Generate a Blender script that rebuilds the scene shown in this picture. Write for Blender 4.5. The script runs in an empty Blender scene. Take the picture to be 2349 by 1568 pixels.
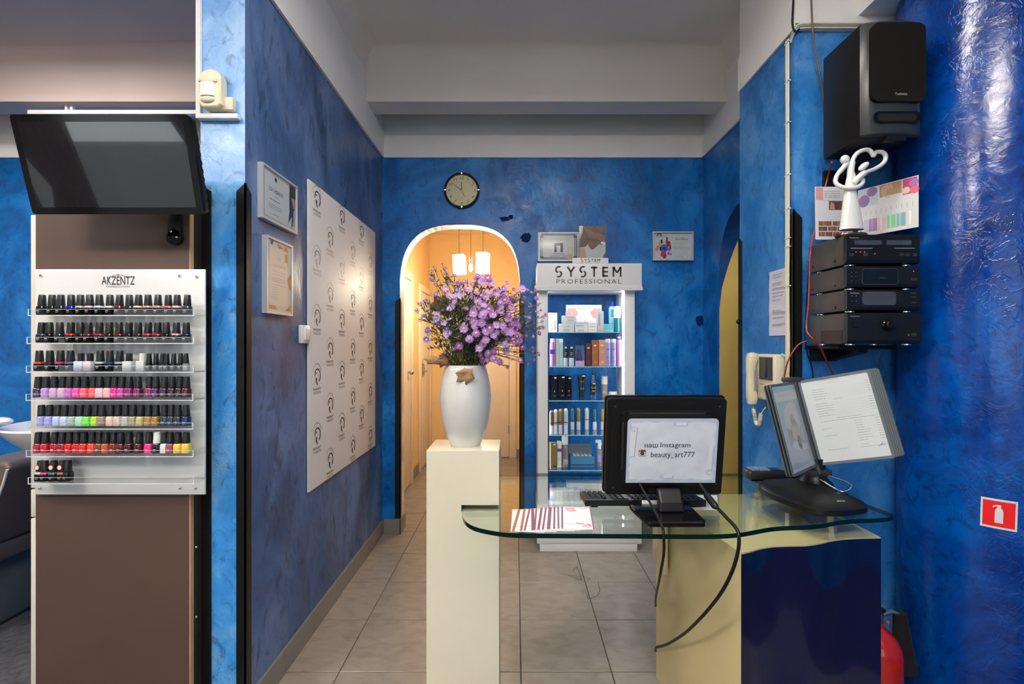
import bpy, bmesh, math, random
from mathutils import Vector, Matrix, noise as mnoise
R = random.Random(7)
PI = math.pi
SC = bpy.context.scene
C = SC.collection

# ---------------------------------------------------------------- camera
F, CX, CY, H = 1098.0, 1183.0, 793.0, 1.45      # focal length and principal point in px of 2349x1568, eye height in m
cam = bpy.data.objects.new('camera', bpy.data.cameras.new('camera'))
C.objects.link(cam)
cam.location = (0, 0, H); cam.rotation_euler = (PI/2, 0, 0)
cam.data.sensor_width = 36.0; cam.data.lens = F/2349*36.0
cam.data.shift_x = (1174.5-CX)/2349; cam.data.shift_y = (CY-784)/2349
cam.data.clip_start = 0.02
SC.camera = cam

# ---------------------------------------------------------------- world, lamps, exposure
W = bpy.data.worlds.new('world'); SC.world = W; W.use_nodes = True
bg = W.node_tree.nodes['Background']
bg.inputs[0].default_value = (0.92, 0.96, 1.0, 1); bg.inputs[1].default_value = 1.7
SC.view_settings.view_transform = 'Standard'; SC.view_settings.look = 'None'
SC.view_settings.gamma = 1.0; SC.view_settings.use_curve_mapping = False
SC.view_settings.exposure = 0.42

SC.cycles.max_bounces = 6; SC.cycles.diffuse_bounces = 4; SC.cycles.glossy_bounces = 3
SC.cycles.transparent_max_bounces = 20; SC.cycles.caustics_reflective = False; SC.cycles.caustics_refractive = False; SC.cycles.use_adaptive_sampling = True; SC.cycles.adaptive_threshold = 0.06

def area(name, loc, rot, sx, sy, power, col=(1, 1, 1), portal=False):
    l = bpy.data.lights.new(name, 'AREA'); l.shape = 'RECTANGLE'; l.size = sx; l.size_y = sy
    l.energy = power; l.color = col
    if portal: l.cycles.is_portal = True
    o = bpy.data.objects.new(name, l); C.objects.link(o); o.location = loc; o.rotation_euler = rot
    return o
# daylight through the shop windows behind the camera
area('window_portal', (-4.75, -2.93, 1.6), (PI/2, 0, 0), 2.9, 2.2, 1, portal=True)
area('window_portal', (-0.75, -2.93, 1.6), (PI/2, 0, 0), 3.9, 2.2, 1, portal=True)
# fluorescent ceiling fittings; the last one, over the desk, is added fill light
LAMPS = [(-2.2, -0.35, 3.14, 36, 66), (0.15, -0.6, 3.14, 18, 105), (-4.2, 0.6, 3.14, 36, 50), (-2.9, 2.45, 3.40, 20, 0), (0.2, 1.15, 3.395, 20, 0)]
for x, y, z, p, up in LAMPS:
    area('fluorescent_light', (x, y, z), (0, 0, 0), 1.2, 0.28, p, (1.0, 0.95, 0.885))
    if up: area('ceiling_fill_uplight', (x, y, z+0.075), (PI, 0, 0), 1.2, 0.26, up, (1.0, 0.95, 0.885))  # upward fill added to these lamps to brighten the ceiling
# unseen light added in the side room to brighten the ochre arch reveal
area('side_room_fill', (1.95, 2.95, 2.7), (0, 0, 0), 0.3, 0.3, 9, (1.0, 0.86, 0.62))

# ---------------------------------------------------------------- helpers
def PX(px, d): return (px-CX)*d/F
def PZ(py, d): return H-(py-CY)*d/F
def PT(px, py, d): return Vector((PX(px, d), d, PZ(py, d)))
def DZ(py, z): return (H-z)*F/(py-CY)              # depth of a pixel row lying at height z

class MB:
    """collects geometry in world coordinates; build() links it as one mesh object"""
    def __init__(s, m=None):
        s.v = []; s.f = []; s.mi = []; s.mats = []; s.cur = 0; s.sm = []; s.smooth = False
        if m is not None: s.mat(m)
    def mat(s, m):
        if m not in s.mats: s.mats.append(m)
        s.cur = s.mats.index(m); return s
    def add(s, vs, fs):
        b = len(s.v); s.v += [tuple(p) for p in vs]
        for f in fs:
            s.f.append([b+i for i in f]); s.mi.append(s.cur); s.sm.append(s.smooth)
        return s
    def box(s, x0, x1, y0, y1, z0, z1, M=None):
        vs = [(x, y, z) for z in (z0, z1) for y in (y0, y1) for x in (x0, x1)]
        if M is not None: vs = [M @ Vector(p) for p in vs]
        return s.add(vs, [(0, 2, 3, 1), (4, 5, 7, 6), (0, 1, 5, 4), (2, 6, 7, 3), (0, 4, 6, 2), (1, 3, 7, 5)])
    def rbox(s, x0, x1, y0, y1, z0, z1, r=0.004, seg=2, M=None):
        bm = bmesh.new()
        bmesh.ops.create_cube(bm, size=1)
        for v in bm.verts:
            v.co = Vector(((x0+x1)/2+v.co.x*(x1-x0), (y0+y1)/2+v.co.y*(y1-y0), (z0+z1)/2+v.co.z*(z1-z0)))
        bmesh.ops.bevel(bm, geom=bm.edges[:], offset=r, segments=seg, affect='EDGES', profile=0.5)
        bm.verts.index_update()
        vs = [M @ v.co if M is not None else v.co.copy() for v in bm.verts]
        fs = [[v.index for v in f.verts] for f in bm.faces]
        bm.free()
        sm = s.smooth; s.smooth = True; s.add(vs, fs); s.smooth = sm
        return s
    def prism(s, pts, a0, a1, axis='z', side=None):
        """pts: 2-D outline (counter-clockwise) -> extruded along an axis. z:(x,y) y:(x,z) x:(y,z)"""
        n = len(pts)
        def mk(p, a):
            return (p[0], p[1], a) if axis == 'z' else ((p[0], a, p[1]) if axis == 'y' else (a, p[0], p[1]))
        vs = [mk(p, a0) for p in pts]+[mk(p, a1) for p in pts]
        s.add(vs, [list(range(n))[::-1], list(range(n, 2*n))])
        if side is not None:
            c = s.cur; s.mat(side)
        b = len(s.v)-2*n
        for i in range(n):
            j = (i+1) % n
            s.f.append([b+i, b+j, b+n+j, b+n+i]); s.mi.append(s.cur); s.sm.append(s.smooth)
        if side is not None: s.cur = c
        return s
    def tube(s, pts, r, n=8, cap=True, closed=False):
        pts = [Vector(p) for p in pts]; m = len(pts)
        rs = r if isinstance(r, (list, tuple)) else [r]*m
        vs = []; up = Vector((0, 0, 1)); prev = None
        for i, p in enumerate(pts):
            if closed: t = pts[(i+1) % m]-pts[i-1]
            else: t = (pts[min(i+1, m-1)]-pts[max(i-1, 0)])
            t = t.normalized() if t.length > 1e-9 else Vector((0, 0, 1))
            if prev is None:
                a = t.cross(up) if abs(t.z) < 0.9 else t.cross(Vector((1, 0, 0)))
            else:
                a = prev-t*prev.dot(t)
                if a.length < 1e-6: a = t.cross(Vector((1, 0.1, 0)))
            a.normalize(); prev = a; b = t.cross(a)
            for k in range(n):
                q = 2*PI*k/n
                vs.append(p+(a*math.cos(q)+b*math.sin(q))*rs[i])
        fs = []
        for i in range(m if closed else m-1):
            i2 = (i+1) % m
            for k in range(n):
                k2 = (k+1) % n
                fs.append((i*n+k, i*n+k2, i2*n+k2, i2*n+k))
        if cap and not closed:
            fs.append(tuple(range(n))[::-1]); fs.append(tuple((m-1)*n+k for k in range(n)))
        sm = s.smooth; s.smooth = True; s.add(vs, fs); s.smooth = sm
        return s
    def lathe(s, prof, cx=0, cy=0, n=24, M=None, sx=1, sy=1):
        """prof: list of (r, z)"""
        vs = []; fs = []; m = len(prof)
        for r, z in prof:
            for k in range(n):
                q = 2*PI*k/n
                p = Vector((cx+r*math.cos(q)*sx, cy+r*math.sin(q)*sy, z))
                vs.append(M @ p if M is not None else p)
        for i in range(m-1):
            for k in range(n):
                k2 = (k+1) % n
                fs.append((i*n+k, i*n+k2, (i+1)*n+k2, (i+1)*n+k))
        if prof[0][0] > 1e-6: fs.append(tuple(range(n))[::-1])
        if prof[-1][0] > 1e-6: fs.append(tuple((m-1)*n+k for k in range(n)))
        sm = s.smooth; s.smooth = True; s.add(vs, fs); s.smooth = sm
        return s
    def ball(s, c, rx, ry=None, rz=None, n=12, m=8, M=None):
        ry = ry or rx; rz = rz or rx
        vs = []; fs = []
        for i in range(m+1):
            t = PI*i/m
            for k in range(n):
                q = 2*PI*k/n
                p = Vector((rx*math.sin(t)*math.cos(q), ry*math.sin(t)*math.sin(q), -rz*math.cos(t)))
                if M is not None: p = M.to_3x3() @ p
                vs.append(Vector(c)+p)
        for i in range(m):
            for k in range(n):
                k2 = (k+1) % n
                fs.append((i*n+k, i*n+k2, (i+1)*n+k2, (i+1)*n+k))
        sm = s.smooth; s.smooth = True; s.add(vs, fs); s.smooth = sm
        return s
    def mesh(s, name, off=Vector((0, 0, 0))):
        me = bpy.data.meshes.new(name)
        me.from_pydata([(p[0]-off[0], p[1]-off[1], p[2]-off[2]) for p in s.v], [], s.f)
        for m in s.mats: me.materials.append(m)
        for p, i, sm in zip(me.polygons, s.mi, s.sm):
            p.material_index = i; p.use_smooth = sm
        if any(s.sm):
            try: me.set_sharp_from_angle(angle=math.radians(42))
            except Exception: pass
        me.update()
        return me
    def build(s, name, parent=None, local=False, fix=True):
        off = Vector((0, 0, 0))
        if parent is not None and not local: off = rootloc(parent)
        me = s.mesh(name, off)
        if fix:
            bm = bmesh.new(); bm.from_mesh(me)
            bmesh.ops.remove_doubles(bm, verts=bm.verts, dist=1e-6)
            bmesh.ops.recalc_face_normals(bm, faces=bm.faces); bm.to_mesh(me); bm.free()
        o = bpy.data.objects.new(name, me); C.objects.link(o)
        if parent is not None: o.parent = parent
        return o

def rootloc(o):
    v = Vector((0, 0, 0))
    while o is not None:
        v = v+Vector(o.location); o = o.parent
    return v

def tag(o, label=None, cat=None, group=None, kind=None):
    if label: o['label'] = label
    if cat: o['category'] = cat
    if group: o['group'] = group
    if kind: o['kind'] = kind
    return o
def thing(name, label, cat, loc, group=None):
    o = bpy.data.objects.new(name, None); C.objects.link(o); o.location = loc
    o.empty_display_size = 0.05
    return tag(o, label, cat, group)
def struct(mb, name, label=None, parent=None):
    o = mb.build(name, parent)
    if parent is None: o['kind'] = 'structure'
    if label: o['label'] = label
    return o

class Fr:
    """a flat drawing frame: origin, unit u, unit v; normal = u x v"""
    def __init__(s, o, u, v):
        s.o = Vector(o); s.u = Vector(u).normalized(); s.v = Vector(v).normalized(); s.n = s.u.cross(s.v)
    def p(s, a, b, w=0.0): return s.o+s.u*a+s.v*b+s.n*w
    def rect(s, mb, a0, b0, a1, b1, w=0.0):
        return mb.add([s.p(a0, b0, w), s.p(a1, b0, w), s.p(a1, b1, w), s.p(a0, b1, w)], [(0, 1, 2, 3)])
    def poly(s, mb, pts, w=0.0):
        return mb.add([s.p(a, b, w) for a, b in pts], [tuple(range(len(pts)))])
    def disc(s, mb, a, b, r, w=0.0, n=20, rb=None):
        rb = rb or r
        return s.poly(mb, [(a+r*math.cos(2*PI*k/n), b+rb*math.sin(2*PI*k/n)) for k in range(n)], w)
    def arc(s, mb, a, b, r, q0, q1, wd, w=0.0, n=14):
        """ring segment, angles in degrees; wd may taper (w0,w1)"""
        w0, w1 = wd if isinstance(wd, tuple) else (wd, wd)
        vs = []; fs = []
        for k in range(n+1):
            t = k/n; q = math.radians(q0+(q1-q0)*t); h = (w0+(w1-w0)*t)/2
            for rr in (r-h, r+h): vs.append(s.p(a+rr*math.cos(q), b+rr*math.sin(q), w))
        for k in range(n): fs.append((2*k, 2*k+1, 2*k+3, 2*k+2))
        return mb.add(vs, fs)
    def stroke(s, mb, pts, wd, w=0.0):
        for (a, b), (c, d) in zip(pts[:-1], pts[1:]):
            dx, dy = c-a, d-b; L = math.hypot(dx, dy) or 1e-6
            nx, ny = -dy/L*wd/2, dx/L*wd/2
            s.poly(mb, [(a+nx, b+ny), (a-nx, b-ny), (c-nx, d-ny), (c+nx, d+ny)], w)
        return mb
    def slab(s, mb, a0, b0, a1, b1, w0, w1):
        vs = [s.p(a, b, w) for w in (w0, w1) for b in (b0, b1) for a in (a0, a1)]
        return mb.add(vs, [(0, 2, 3, 1), (4, 5, 7, 6), (0, 1, 5, 4), (2, 6, 7, 3), (0, 4, 6, 2), (1, 3, 7, 5)])
    def M(s):
        m = Matrix.Identity(4)
        for i in range(3): m[i][0] = s.u[i]; m[i][1] = s.v[i]; m[i][2] = s.n[i]; m[i][3] = s.o[i]
        return m

_tc = {}
def text_geo(txt, shear=0.0, spacing=1.0, bold=0.0):
    """outline font -> (verts, faces) with unit cap size, origin at lower left; width returned"""
    k = (txt, shear, spacing, bold)
    if k in _tc: return _tc[k]
    cu = bpy.data.curves.new('t', 'FONT'); cu.body = txt; cu.size = 1.0; cu.shear = shear
    cu.space_character = spacing; cu.resolution_u = 2; cu.offset = bold; cu.fill_mode = 'FRONT'
    ob = bpy.data.objects.new('t', cu)
    C.objects.link(ob)
    dg = bpy.context.evaluated_depsgraph_get()
    me = bpy.data.meshes.new_from_object(ob.evaluated_get(dg))
    vs = [v.co.copy() for v in me.vertices]; fs = [list(p.vertices) for p in me.polygons]
    x0 = min((v.x for v in vs), default=0); x1 = max((v.x for v in vs), default=1)
    y0 = min((v.y for v in vs), default=0); y1 = max((v.y for v in vs), default=1)
    bpy.data.objects.remove(ob); bpy.data.curves.remove(cu); bpy.data.meshes.remove(me)
    _tc[k] = (vs, fs, x0, x1, y0, y1); return _tc[k]
def text(mb, fr, txt, a0, b0, a1=None, h=None, w=0.0006, shear=0.0, spacing=1.0, bold=0.0, mid=None):
    """write txt from (a0,b0): width a1-a0 if given, height h (of its own box) if given; mid: centre u"""
    vs, fs, x0, x1, y0, y1 = text_geo(txt, shear, spacing, bold)
    if not vs: return mb
    if a1 is not None: sx = (a1-a0)/(x1-x0)
    sy = h/(y1-y0) if h is not None else sx
    if a1 is None: sx = sy
    if mid is not None: a0 = mid-(x1-x0)*sx/2
    return mb.add([fr.p(a0+(v.x-x0)*sx, b0+(v.y-y0)*sy, w) for v in vs], fs)
def lines(mb, fr, a0, a1, bs, wd, w=0.0006, rnd=None, dash=None):
    """rows of fine print: short bars of uneven word length"""
    rnd = rnd or R
    for b in bs:
        a = a0
        while a < a1:
            L = rnd.uniform(*dash) if dash else (a1-a0)
            e = min(a+L, a1)
            fr.rect(mb, a, b, e, b+wd, w); a = e+wd*0.9
    return mb
# ---------------------------------------------------------------- materials
M = {}
def nodes(m):
    m.use_nodes = True
    return m.node_tree.nodes, m.node_tree.links, m.node_tree.nodes['Principled BSDF']
def mat(name, col, rough=0.5, metal=0.0, spec=0.5, coat=0.0, emit=None, es=0.0, var=0.0, vscale=8.0, bump=0.0, bscale=60.0, sheen=0.0):
    """plain principled colour with an optional soft noise variation and fine bump"""
    if name in M: return M[name]
    m = bpy.data.materials.new(name); ns, ls, b = nodes(m)
    b.inputs['Base Color'].default_value = (*col, 1); b.inputs['Roughness'].default_value = rough
    b.inputs['Metallic'].default_value = metal; b.inputs['Specular IOR Level'].default_value = spec
    b.inputs['Coat Weight'].default_value = coat; b.inputs['Coat Roughness'].default_value = 0.06
    if emit: b.inputs['Emission Color'].default_value = (*emit, 1); b.inputs['Emission Strength'].default_value = es
    if var or bump:
        tc = ns.new('ShaderNodeTexCoord')
    if var:
        n = ns.new('ShaderNodeTexNoise'); n.inputs['Scale'].default_value = vscale; n.inputs['Detail'].default_value = 5
        ls.new(tc.outputs['Object'], n.inputs['Vector'])
        r = ns.new('ShaderNodeValToRGB'); e = r.color_ramp.elements
        e[0].position = 0.3; e[1].position = 0.7
        e[0].color = (*[c*(1-var) for c in col], 1); e[1].color = (*[min(1, c*(1+var)) for c in col], 1)
        ls.new(n.outputs['Fac'], r.inputs['Fac']); ls.new(r.outputs['Color'], b.inputs['Base Color'])
    if bump:
        n2 = ns.new('ShaderNodeTexNoise'); n2.inputs['Scale'].default_value = bscale; n2.inputs['Detail'].default_value = 4
        ls.new(tc.outputs['Object'], n2.inputs['Vector'])
        bp = ns.new('ShaderNodeBump'); bp.inputs['Strength'].default_value = bump; bp.inputs['Distance'].default_value = 0.01
        ls.new(n2.outputs['Fac'], bp.inputs['Height']); ls.new(bp.outputs['Normal'], b.inputs['Normal'])
    M[name] = m; return m
def srgb(r, g, b):
    f = lambda c: (c/255/12.92) if c/255 <= 0.04045 else ((c/255+0.055)/1.055)**2.4
    return (f(r), f(g), f(b))
def ramp(ns, ls, src, stops):
    r = ns.new('ShaderNodeValToRGB'); e = r.color_ramp.elements
    while len(e) > 1: e.remove(e[-1])
    e[0].position, e[0].color = stops[0][0], (*stops[0][1], 1)
    for p, c in stops[1:]:
        q = e.new(p); q.color = (*c, 1)
    ls.new(src, r.inputs['Fac']); return r.outputs['Color']
def mixc(ns, ls, fac, a, b, mode='MIX'):
    n = ns.new('ShaderNodeMix'); n.data_type = 'RGBA'; n.blend_type = mode
    for sock, val in ((n.inputs[0], fac), (n.inputs[6], a), (n.inputs[7], b)):
        if hasattr(val, 'is_linked') or hasattr(val, 'links'): ls.new(val, sock)
        elif isinstance(val, (int, float)): sock.default_value = val
        else: sock.default_value = (*val, 1)
    return n.outputs[2]

def plaster(name, dark, mid, light, rough=0.3, vertical=1.0, fleck=0.5, seed=0.0, spec=0.5):
    """trowelled decorative plaster: cloudy blue, darker trowel flecks, raised ridges, waxed gloss"""
    m = bpy.data.materials.new(name); ns, ls, b = nodes(m)
    tc = ns.new('ShaderNodeTexCoord'); mp = ns.new('ShaderNodeMapping')
    mp.inputs['Location'].default_value = (seed, seed*1.7, seed*0.6); mp.inputs['Scale'].default_value = (1, 1, vertical)
    ls.new(tc.outputs['Object'], mp.inputs['Vector'])
    def noise(sc, det, dist=0.0, ro=0.55):
        n = ns.new('ShaderNodeTexNoise'); n.inputs['Scale'].default_value = sc; n.inputs['Detail'].default_value = det
        n.inputs['Distortion'].default_value = dist; n.inputs['Roughness'].default_value = ro
        ls.new(mp.outputs['Vector'], n.inputs['Vector']); return n.outputs['Fac']
    base = ramp(ns, ls, noise(2.6, 7, 0.9, 0.62), [(0.38, dark), (0.5, mid), (0.62, light)])
    fl = ramp(ns, ls, noise(13, 5, 1.6, 0.6), [(0.54, (0, 0, 0)), (0.66, (1, 1, 1))])
    sep = ns.new('ShaderNodeMath'); sep.operation = 'MULTIPLY'; sep.inputs[1].default_value = fleck
    ls.new(fl, sep.inputs[0])
    c1 = mixc(ns, ls, sep.outputs[0], base, tuple(x*0.35 for x in dark))
    wh = ramp(ns, ls, noise(9, 6, 2.2, 0.65), [(0.60, (0, 0, 0)), (0.74, (1, 1, 1))])
    s2 = ns.new('ShaderNodeMath'); s2.operation = 'MULTIPLY'; s2.inputs[1].default_value = 0.35
    ls.new(wh, s2.inputs[0])
    c2 = mixc(ns, ls, s2.outputs[0], c1, tuple(min(1, x*1.5+0.02) for x in light))
    ls.new(c2, b.inputs['Base Color'])
    b.inputs['Specular IOR Level'].default_value = spec
    rr = ramp(ns, ls, noise(7, 4, 0.5), [(0.35, (rough*0.75,)*3), (0.65, (rough*1.35,)*3)])
    ls.new(rr, b.inputs['Roughness'])
    # short raised trowel marks: ridged noise, only here and there
    rn = noise(11, 3, 2.6, 0.5)
    rg = ramp(ns, ls, rn, [(0.45, (0, 0, 0)), (0.495, (1, 1, 1)), (0.52, (0.3, 0.3, 0.3)), (0.58, (0, 0, 0))])
    mk = ramp(ns, ls, noise(3.3, 3, 0.4), [(0.48, (0, 0, 0)), (0.62, (1, 1, 1))])
    mu = ns.new('ShaderNodeMath'); mu.operation = 'MULTIPLY'; ls.new(rg, mu.inputs[0]); ls.new(mk, mu.inputs[1])
    m5 = ns.new('ShaderNodeMath'); m5.operation = 'MULTIPLY'; m5.inputs[1].default_value = 0.38; ls.new(mu.outputs[0], m5.inputs[0]); mu = m5
    ad = ns.new('ShaderNodeMath'); ad.operation = 'ADD'; ls.new(mu.outputs[0], ad.inputs[0])
    ad2 = ns.new('ShaderNodeMath'); ad2.operation = 'MULTIPLY'; ad2.inputs[1].default_value = 0.7; ls.new(noise(19, 6, 1.5), ad2.inputs[0]); ls.new(ad2.outputs[0], ad.inputs[1])
    bp = ns.new('ShaderNodeBump'); bp.inputs['Strength'].default_value = 0.34; bp.inputs['Distance'].default_value = 0.006
    ls.new(ad.outputs[0], bp.inputs['Height']); ls.new(bp.outputs['Normal'], b.inputs['Normal'])
    M[name] = m; return m
plaster('blue_wall', (0.000, 0.095, 0.34), (0.000, 0.145, 0.48), (0.020, 0.215, 0.58), 0.36, 0.8, 0.5, 0.0, 0.35)
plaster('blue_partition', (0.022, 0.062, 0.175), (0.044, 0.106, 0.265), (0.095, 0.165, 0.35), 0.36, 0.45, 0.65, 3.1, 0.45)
plaster('blue_column', (0.000, 0.024, 0.19), (0.000, 0.048, 0.29), (0.000, 0.085, 0.39), 0.15, 0.9, 0.45, 7.7, 0.5)
plaster('blue_jut', (0.008, 0.130, 0.41), (0.022, 0.180, 0.52), (0.075, 0.27, 0.62), 0.36, 0.8, 0.42, 5.2, 0.4)
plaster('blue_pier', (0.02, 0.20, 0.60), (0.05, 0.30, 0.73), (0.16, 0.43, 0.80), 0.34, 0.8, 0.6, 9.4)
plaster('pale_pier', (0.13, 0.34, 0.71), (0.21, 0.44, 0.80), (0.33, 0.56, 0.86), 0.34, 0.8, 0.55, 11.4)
plaster('arch_plaster', (0.50, 0.42, 0.40), (0.70, 0.62, 0.58), (0.85, 0.80, 0.78), 0.4, 1.0, 0.2, 2.0)
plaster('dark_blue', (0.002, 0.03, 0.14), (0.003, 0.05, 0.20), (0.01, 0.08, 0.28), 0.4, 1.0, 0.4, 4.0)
mat('white_paint', (0.86, 0.85, 0.82), 0.55, var=0.03, vscale=3)
mat('ceiling_paint', (0.80, 0.765, 0.715), 0.6, var=0.03, vscale=2)
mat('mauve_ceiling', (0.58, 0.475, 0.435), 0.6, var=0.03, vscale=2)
mat('orange_wall', (0.86, 0.58, 0.25), 0.55, var=0.06, vscale=3)
mat('hall_ceiling', (0.80, 0.62, 0.42), 0.6)
mat('cream_door', (0.82, 0.68, 0.52), 0.45, var=0.03)
mat('yellow_jamb', (0.46, 0.33, 0.085), 0.5, var=0.08, vscale=5)
mat('black_guard', (0.006, 0.007, 0.007), 0.32, spec=0.3, bump=0.05, bscale=200)
mat('grout', (0.055, 0.048, 0.042), 0.9)
mat('skirting', (0.19, 0.18, 0.16), 0.35, var=0.05)
mat('dark_carpet', (0.052, 0.055, 0.062), 0.85, var=0.45, vscale=28, bump=0.3, bscale=90)
mat('asphalt', (0.16, 0.16, 0.165), 0.9, var=0.15)
mat('brown_laminate', (0.083, 0.050, 0.038), 0.42, var=0.05, vscale=4)
mat('dark_laminate', (0.022, 0.013, 0.010), 0.45)
mat('chip_edge', (0.42, 0.27, 0.13), 0.7)
mat('cream_edge', (0.66, 0.63, 0.52), 0.4)
mat('white_gloss', (0.70, 0.725, 0.735), 0.25, coat=0.1)
mat('white_satin', (0.76, 0.77, 0.77), 0.38)
mat('cream_gloss', (0.70, 0.67, 0.52), 0.18, coat=0.3, var=0.015)
mat('cream_cabinet', (0.62, 0.53, 0.285), 0.25, coat=0.2, var=0.02)
mat('navy_gloss', (0.003, 0.005, 0.040), 0.10, coat=0.25, spec=0.4)
mat('black_plastic', (0.006, 0.006, 0.0065), 0.38, spec=0.28)
mat('black_gloss', (0.005, 0.005, 0.006), 0.12, coat=0.15, spec=0.3)
mat('fascia_black', (0.007, 0.007, 0.0075), 0.3, spec=0.3)
mat('black_cap', (0.011, 0.012, 0.013), 0.30)
mat('charcoal', (0.030, 0.033, 0.037), 0.32, spec=0.4)
mat('grey_metal_case', (0.060, 0.056, 0.058), 0.42, metal=0.2)
mat('chrome', (0.75, 0.75, 0.75), 0.12, metal=1.0)
mat('brushed', (0.50, 0.51, 0.50), 0.3, metal=1.0)
mat('gold', (0.85, 0.58, 0.20), 0.2, metal=1.0)
mat('silver_frame', (0.62, 0.64, 0.63), 0.32, metal=0.45)
mat('paper', (0.72, 0.73, 0.74), 0.5)
mat('warm_paper', (0.84, 0.78, 0.70), 0.35)
mat('blue_paper', (0.50, 0.56, 0.68), 0.45)
mat('ink', (0.012, 0.012, 0.014), 0.5)
mat('grey_ink', (0.30, 0.31, 0.33), 0.6)
mat('light_ink', (0.52, 0.53, 0.55), 0.6)
mat('navy_ink', (0.02, 0.025, 0.16), 0.5)
mat('violet_ink', (0.07, 0.04, 0.20), 0.5)
mat('poster_white', (0.74, 0.70, 0.68), 0.50, spec=0.7)
mat('poster_ink', (0.016, 0.014, 0.013), 0.50, spec=0.7)
mat('ivory_plastic', (0.70, 0.65, 0.48), 0.35)
mat('white_plastic', (0.78, 0.78, 0.75), 0.35)
mat('screen_dark', (0.02, 0.025, 0.03), 0.1)
mat('red_cable', (0.32, 0.03, 0.02), 0.45)
mat('black_cable', (0.006, 0.006, 0.006), 0.4, spec=0.25)
mat('brown_cable', (0.12, 0.085, 0.05), 0.5)
mat('grey_rubber', (0.085, 0.105, 0.115), 0.38)
mat('grey_rubber_dark', (0.045, 0.058, 0.065), 0.38)
mat('vent_grey', (0.10, 0.10, 0.10), 0.5)
mat('red_paint', (0.50, 0.012, 0.010), 0.2, coat=0.4)
mat('sign_red', (0.80, 0.008, 0.012), 0.4)
mat('leather', (0.11, 0.085, 0.078), 0.38, bump=0.08, bscale=160)
mat('piping', (0.55, 0.53, 0.50), 0.35)
mat('arm_wood', (0.16, 0.075, 0.03), 0.3)
mat('ceramic', (0.78, 0.80, 0.82), 0.12, coat=0.3)
mat('grey_shell', (0.10, 0.125, 0.13), 0.35)
mat('porcelain', (0.80, 0.80, 0.76), 0.12, coat=0.5)
mat('mahogany', (0.06, 0.014, 0.010), 0.2, coat=0.3)
mat('clock_face', (0.58, 0.53, 0.32), 0.35)
mat('clock_rim', (0.022, 0.009, 0.008), 0.2, coat=0.3)
mat('lamp_glass', (0.9, 0.86, 0.78), 0.3, emit=(1.0, 0.86, 0.66), es=1.3)
mat('lamp_bulb', (1, 1, 1), 0.3, emit=(1.0, 0.88, 0.66), es=4.0)
mat('led', (1, 1, 1), 0.3, emit=(0.93, 0.97, 1.0), es=6.0)
mat('tube_lamp', (1, 1, 1), 0.3, emit=(1.0, 0.965, 0.92), es=5.0)
mat('red_led', (0.3, 0.0, 0.02), 0.3, emit=(1.0, 0.02, 0.10), es=1.6)
mat('plum', (0.17, 0.035, 0.085), 0.35)
mat('plum_rust', (0.27, 0.085, 0.050), 0.35)
mat('leaf_green', (0.062, 0.095, 0.036), 0.55, var=0.4, vscale=30)
mat('leaf_yellow', (0.30, 0.24, 0.055), 0.55, var=0.3, vscale=30)
mat('stem_green', (0.070, 0.085, 0.032), 0.55)
mat('dry_leaf', (0.33, 0.185, 0.085), 0.6, var=0.3, vscale=25, bump=0.3, bscale=70)
mat('dark_dry_leaf', (0.115, 0.042, 0.022), 0.6, var=0.3, vscale=25, bump=0.3, bscale=70)
mat('flower_disc', (0.62, 0.46, 0.045), 0.6, bump=0.3, bscale=400)
mat('curtain', (0.055, 0.034, 0.026), 0.8, var=0.15)
mat('skin', (0.50, 0.29, 0.21), 0.45)
mat('hair_brown', (0.13, 0.070, 0.042), 0.4, var=0.4, vscale=20)
mat('hair_dark', (0.035, 0.026, 0.024), 0.35)

def marble_tile():
    m = bpy.data.materials.new('floor_tile'); ns, ls, b = nodes(m)
    tc = ns.new('ShaderNodeTexCoord'); oi = ns.new('ShaderNodeObjectInfo')
    mp = ns.new('ShaderNodeMapping'); mp.inputs['Rotation'].default_value = (0, 0, 0.6); mp.inputs['Scale'].default_value = (1.3, 2.6, 1)
    vm = ns.new('ShaderNodeVectorMath'); vm.operation = 'ADD'
    sc = ns.new('ShaderNodeVectorMath'); sc.operation = 'SCALE'; sc.inputs[3].default_value = 37.0
    cb = ns.new('ShaderNodeCombineXYZ')
    ls.new(oi.outputs['Random'], cb.inputs[0]); ls.new(oi.outputs['Random'], cb.inputs[1]); ls.new(cb.outputs[0], sc.inputs[0])
    ls.new(tc.outputs['Object'], vm.inputs[0]); ls.new(sc.outputs[0], vm.inputs[1]); ls.new(vm.outputs[0], mp.inputs['Vector'])
    n = ns.new('ShaderNodeTexNoise'); n.inputs['Scale'].default_value = 8.0; n.inputs['Detail'].default_value = 8; n.inputs['Distortion'].default_value = 0.5
    ls.new(mp.outputs['Vector'], n.inputs['Vector'])
    c = ramp(ns, ls, n.outputs['Fac'], [(0.30, (0.215, 0.182, 0.152)), (0.50, (0.268, 0.232, 0.197)), (0.70, (0.295, 0.260, 0.222))])
    ls.new(c, b.inputs['Base Color'])
    b.inputs['Roughness'].default_value = 0.30; b.inputs['Specular IOR Level'].default_value = 0.45
    M['floor_tile'] = m
marble_tile()

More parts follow.
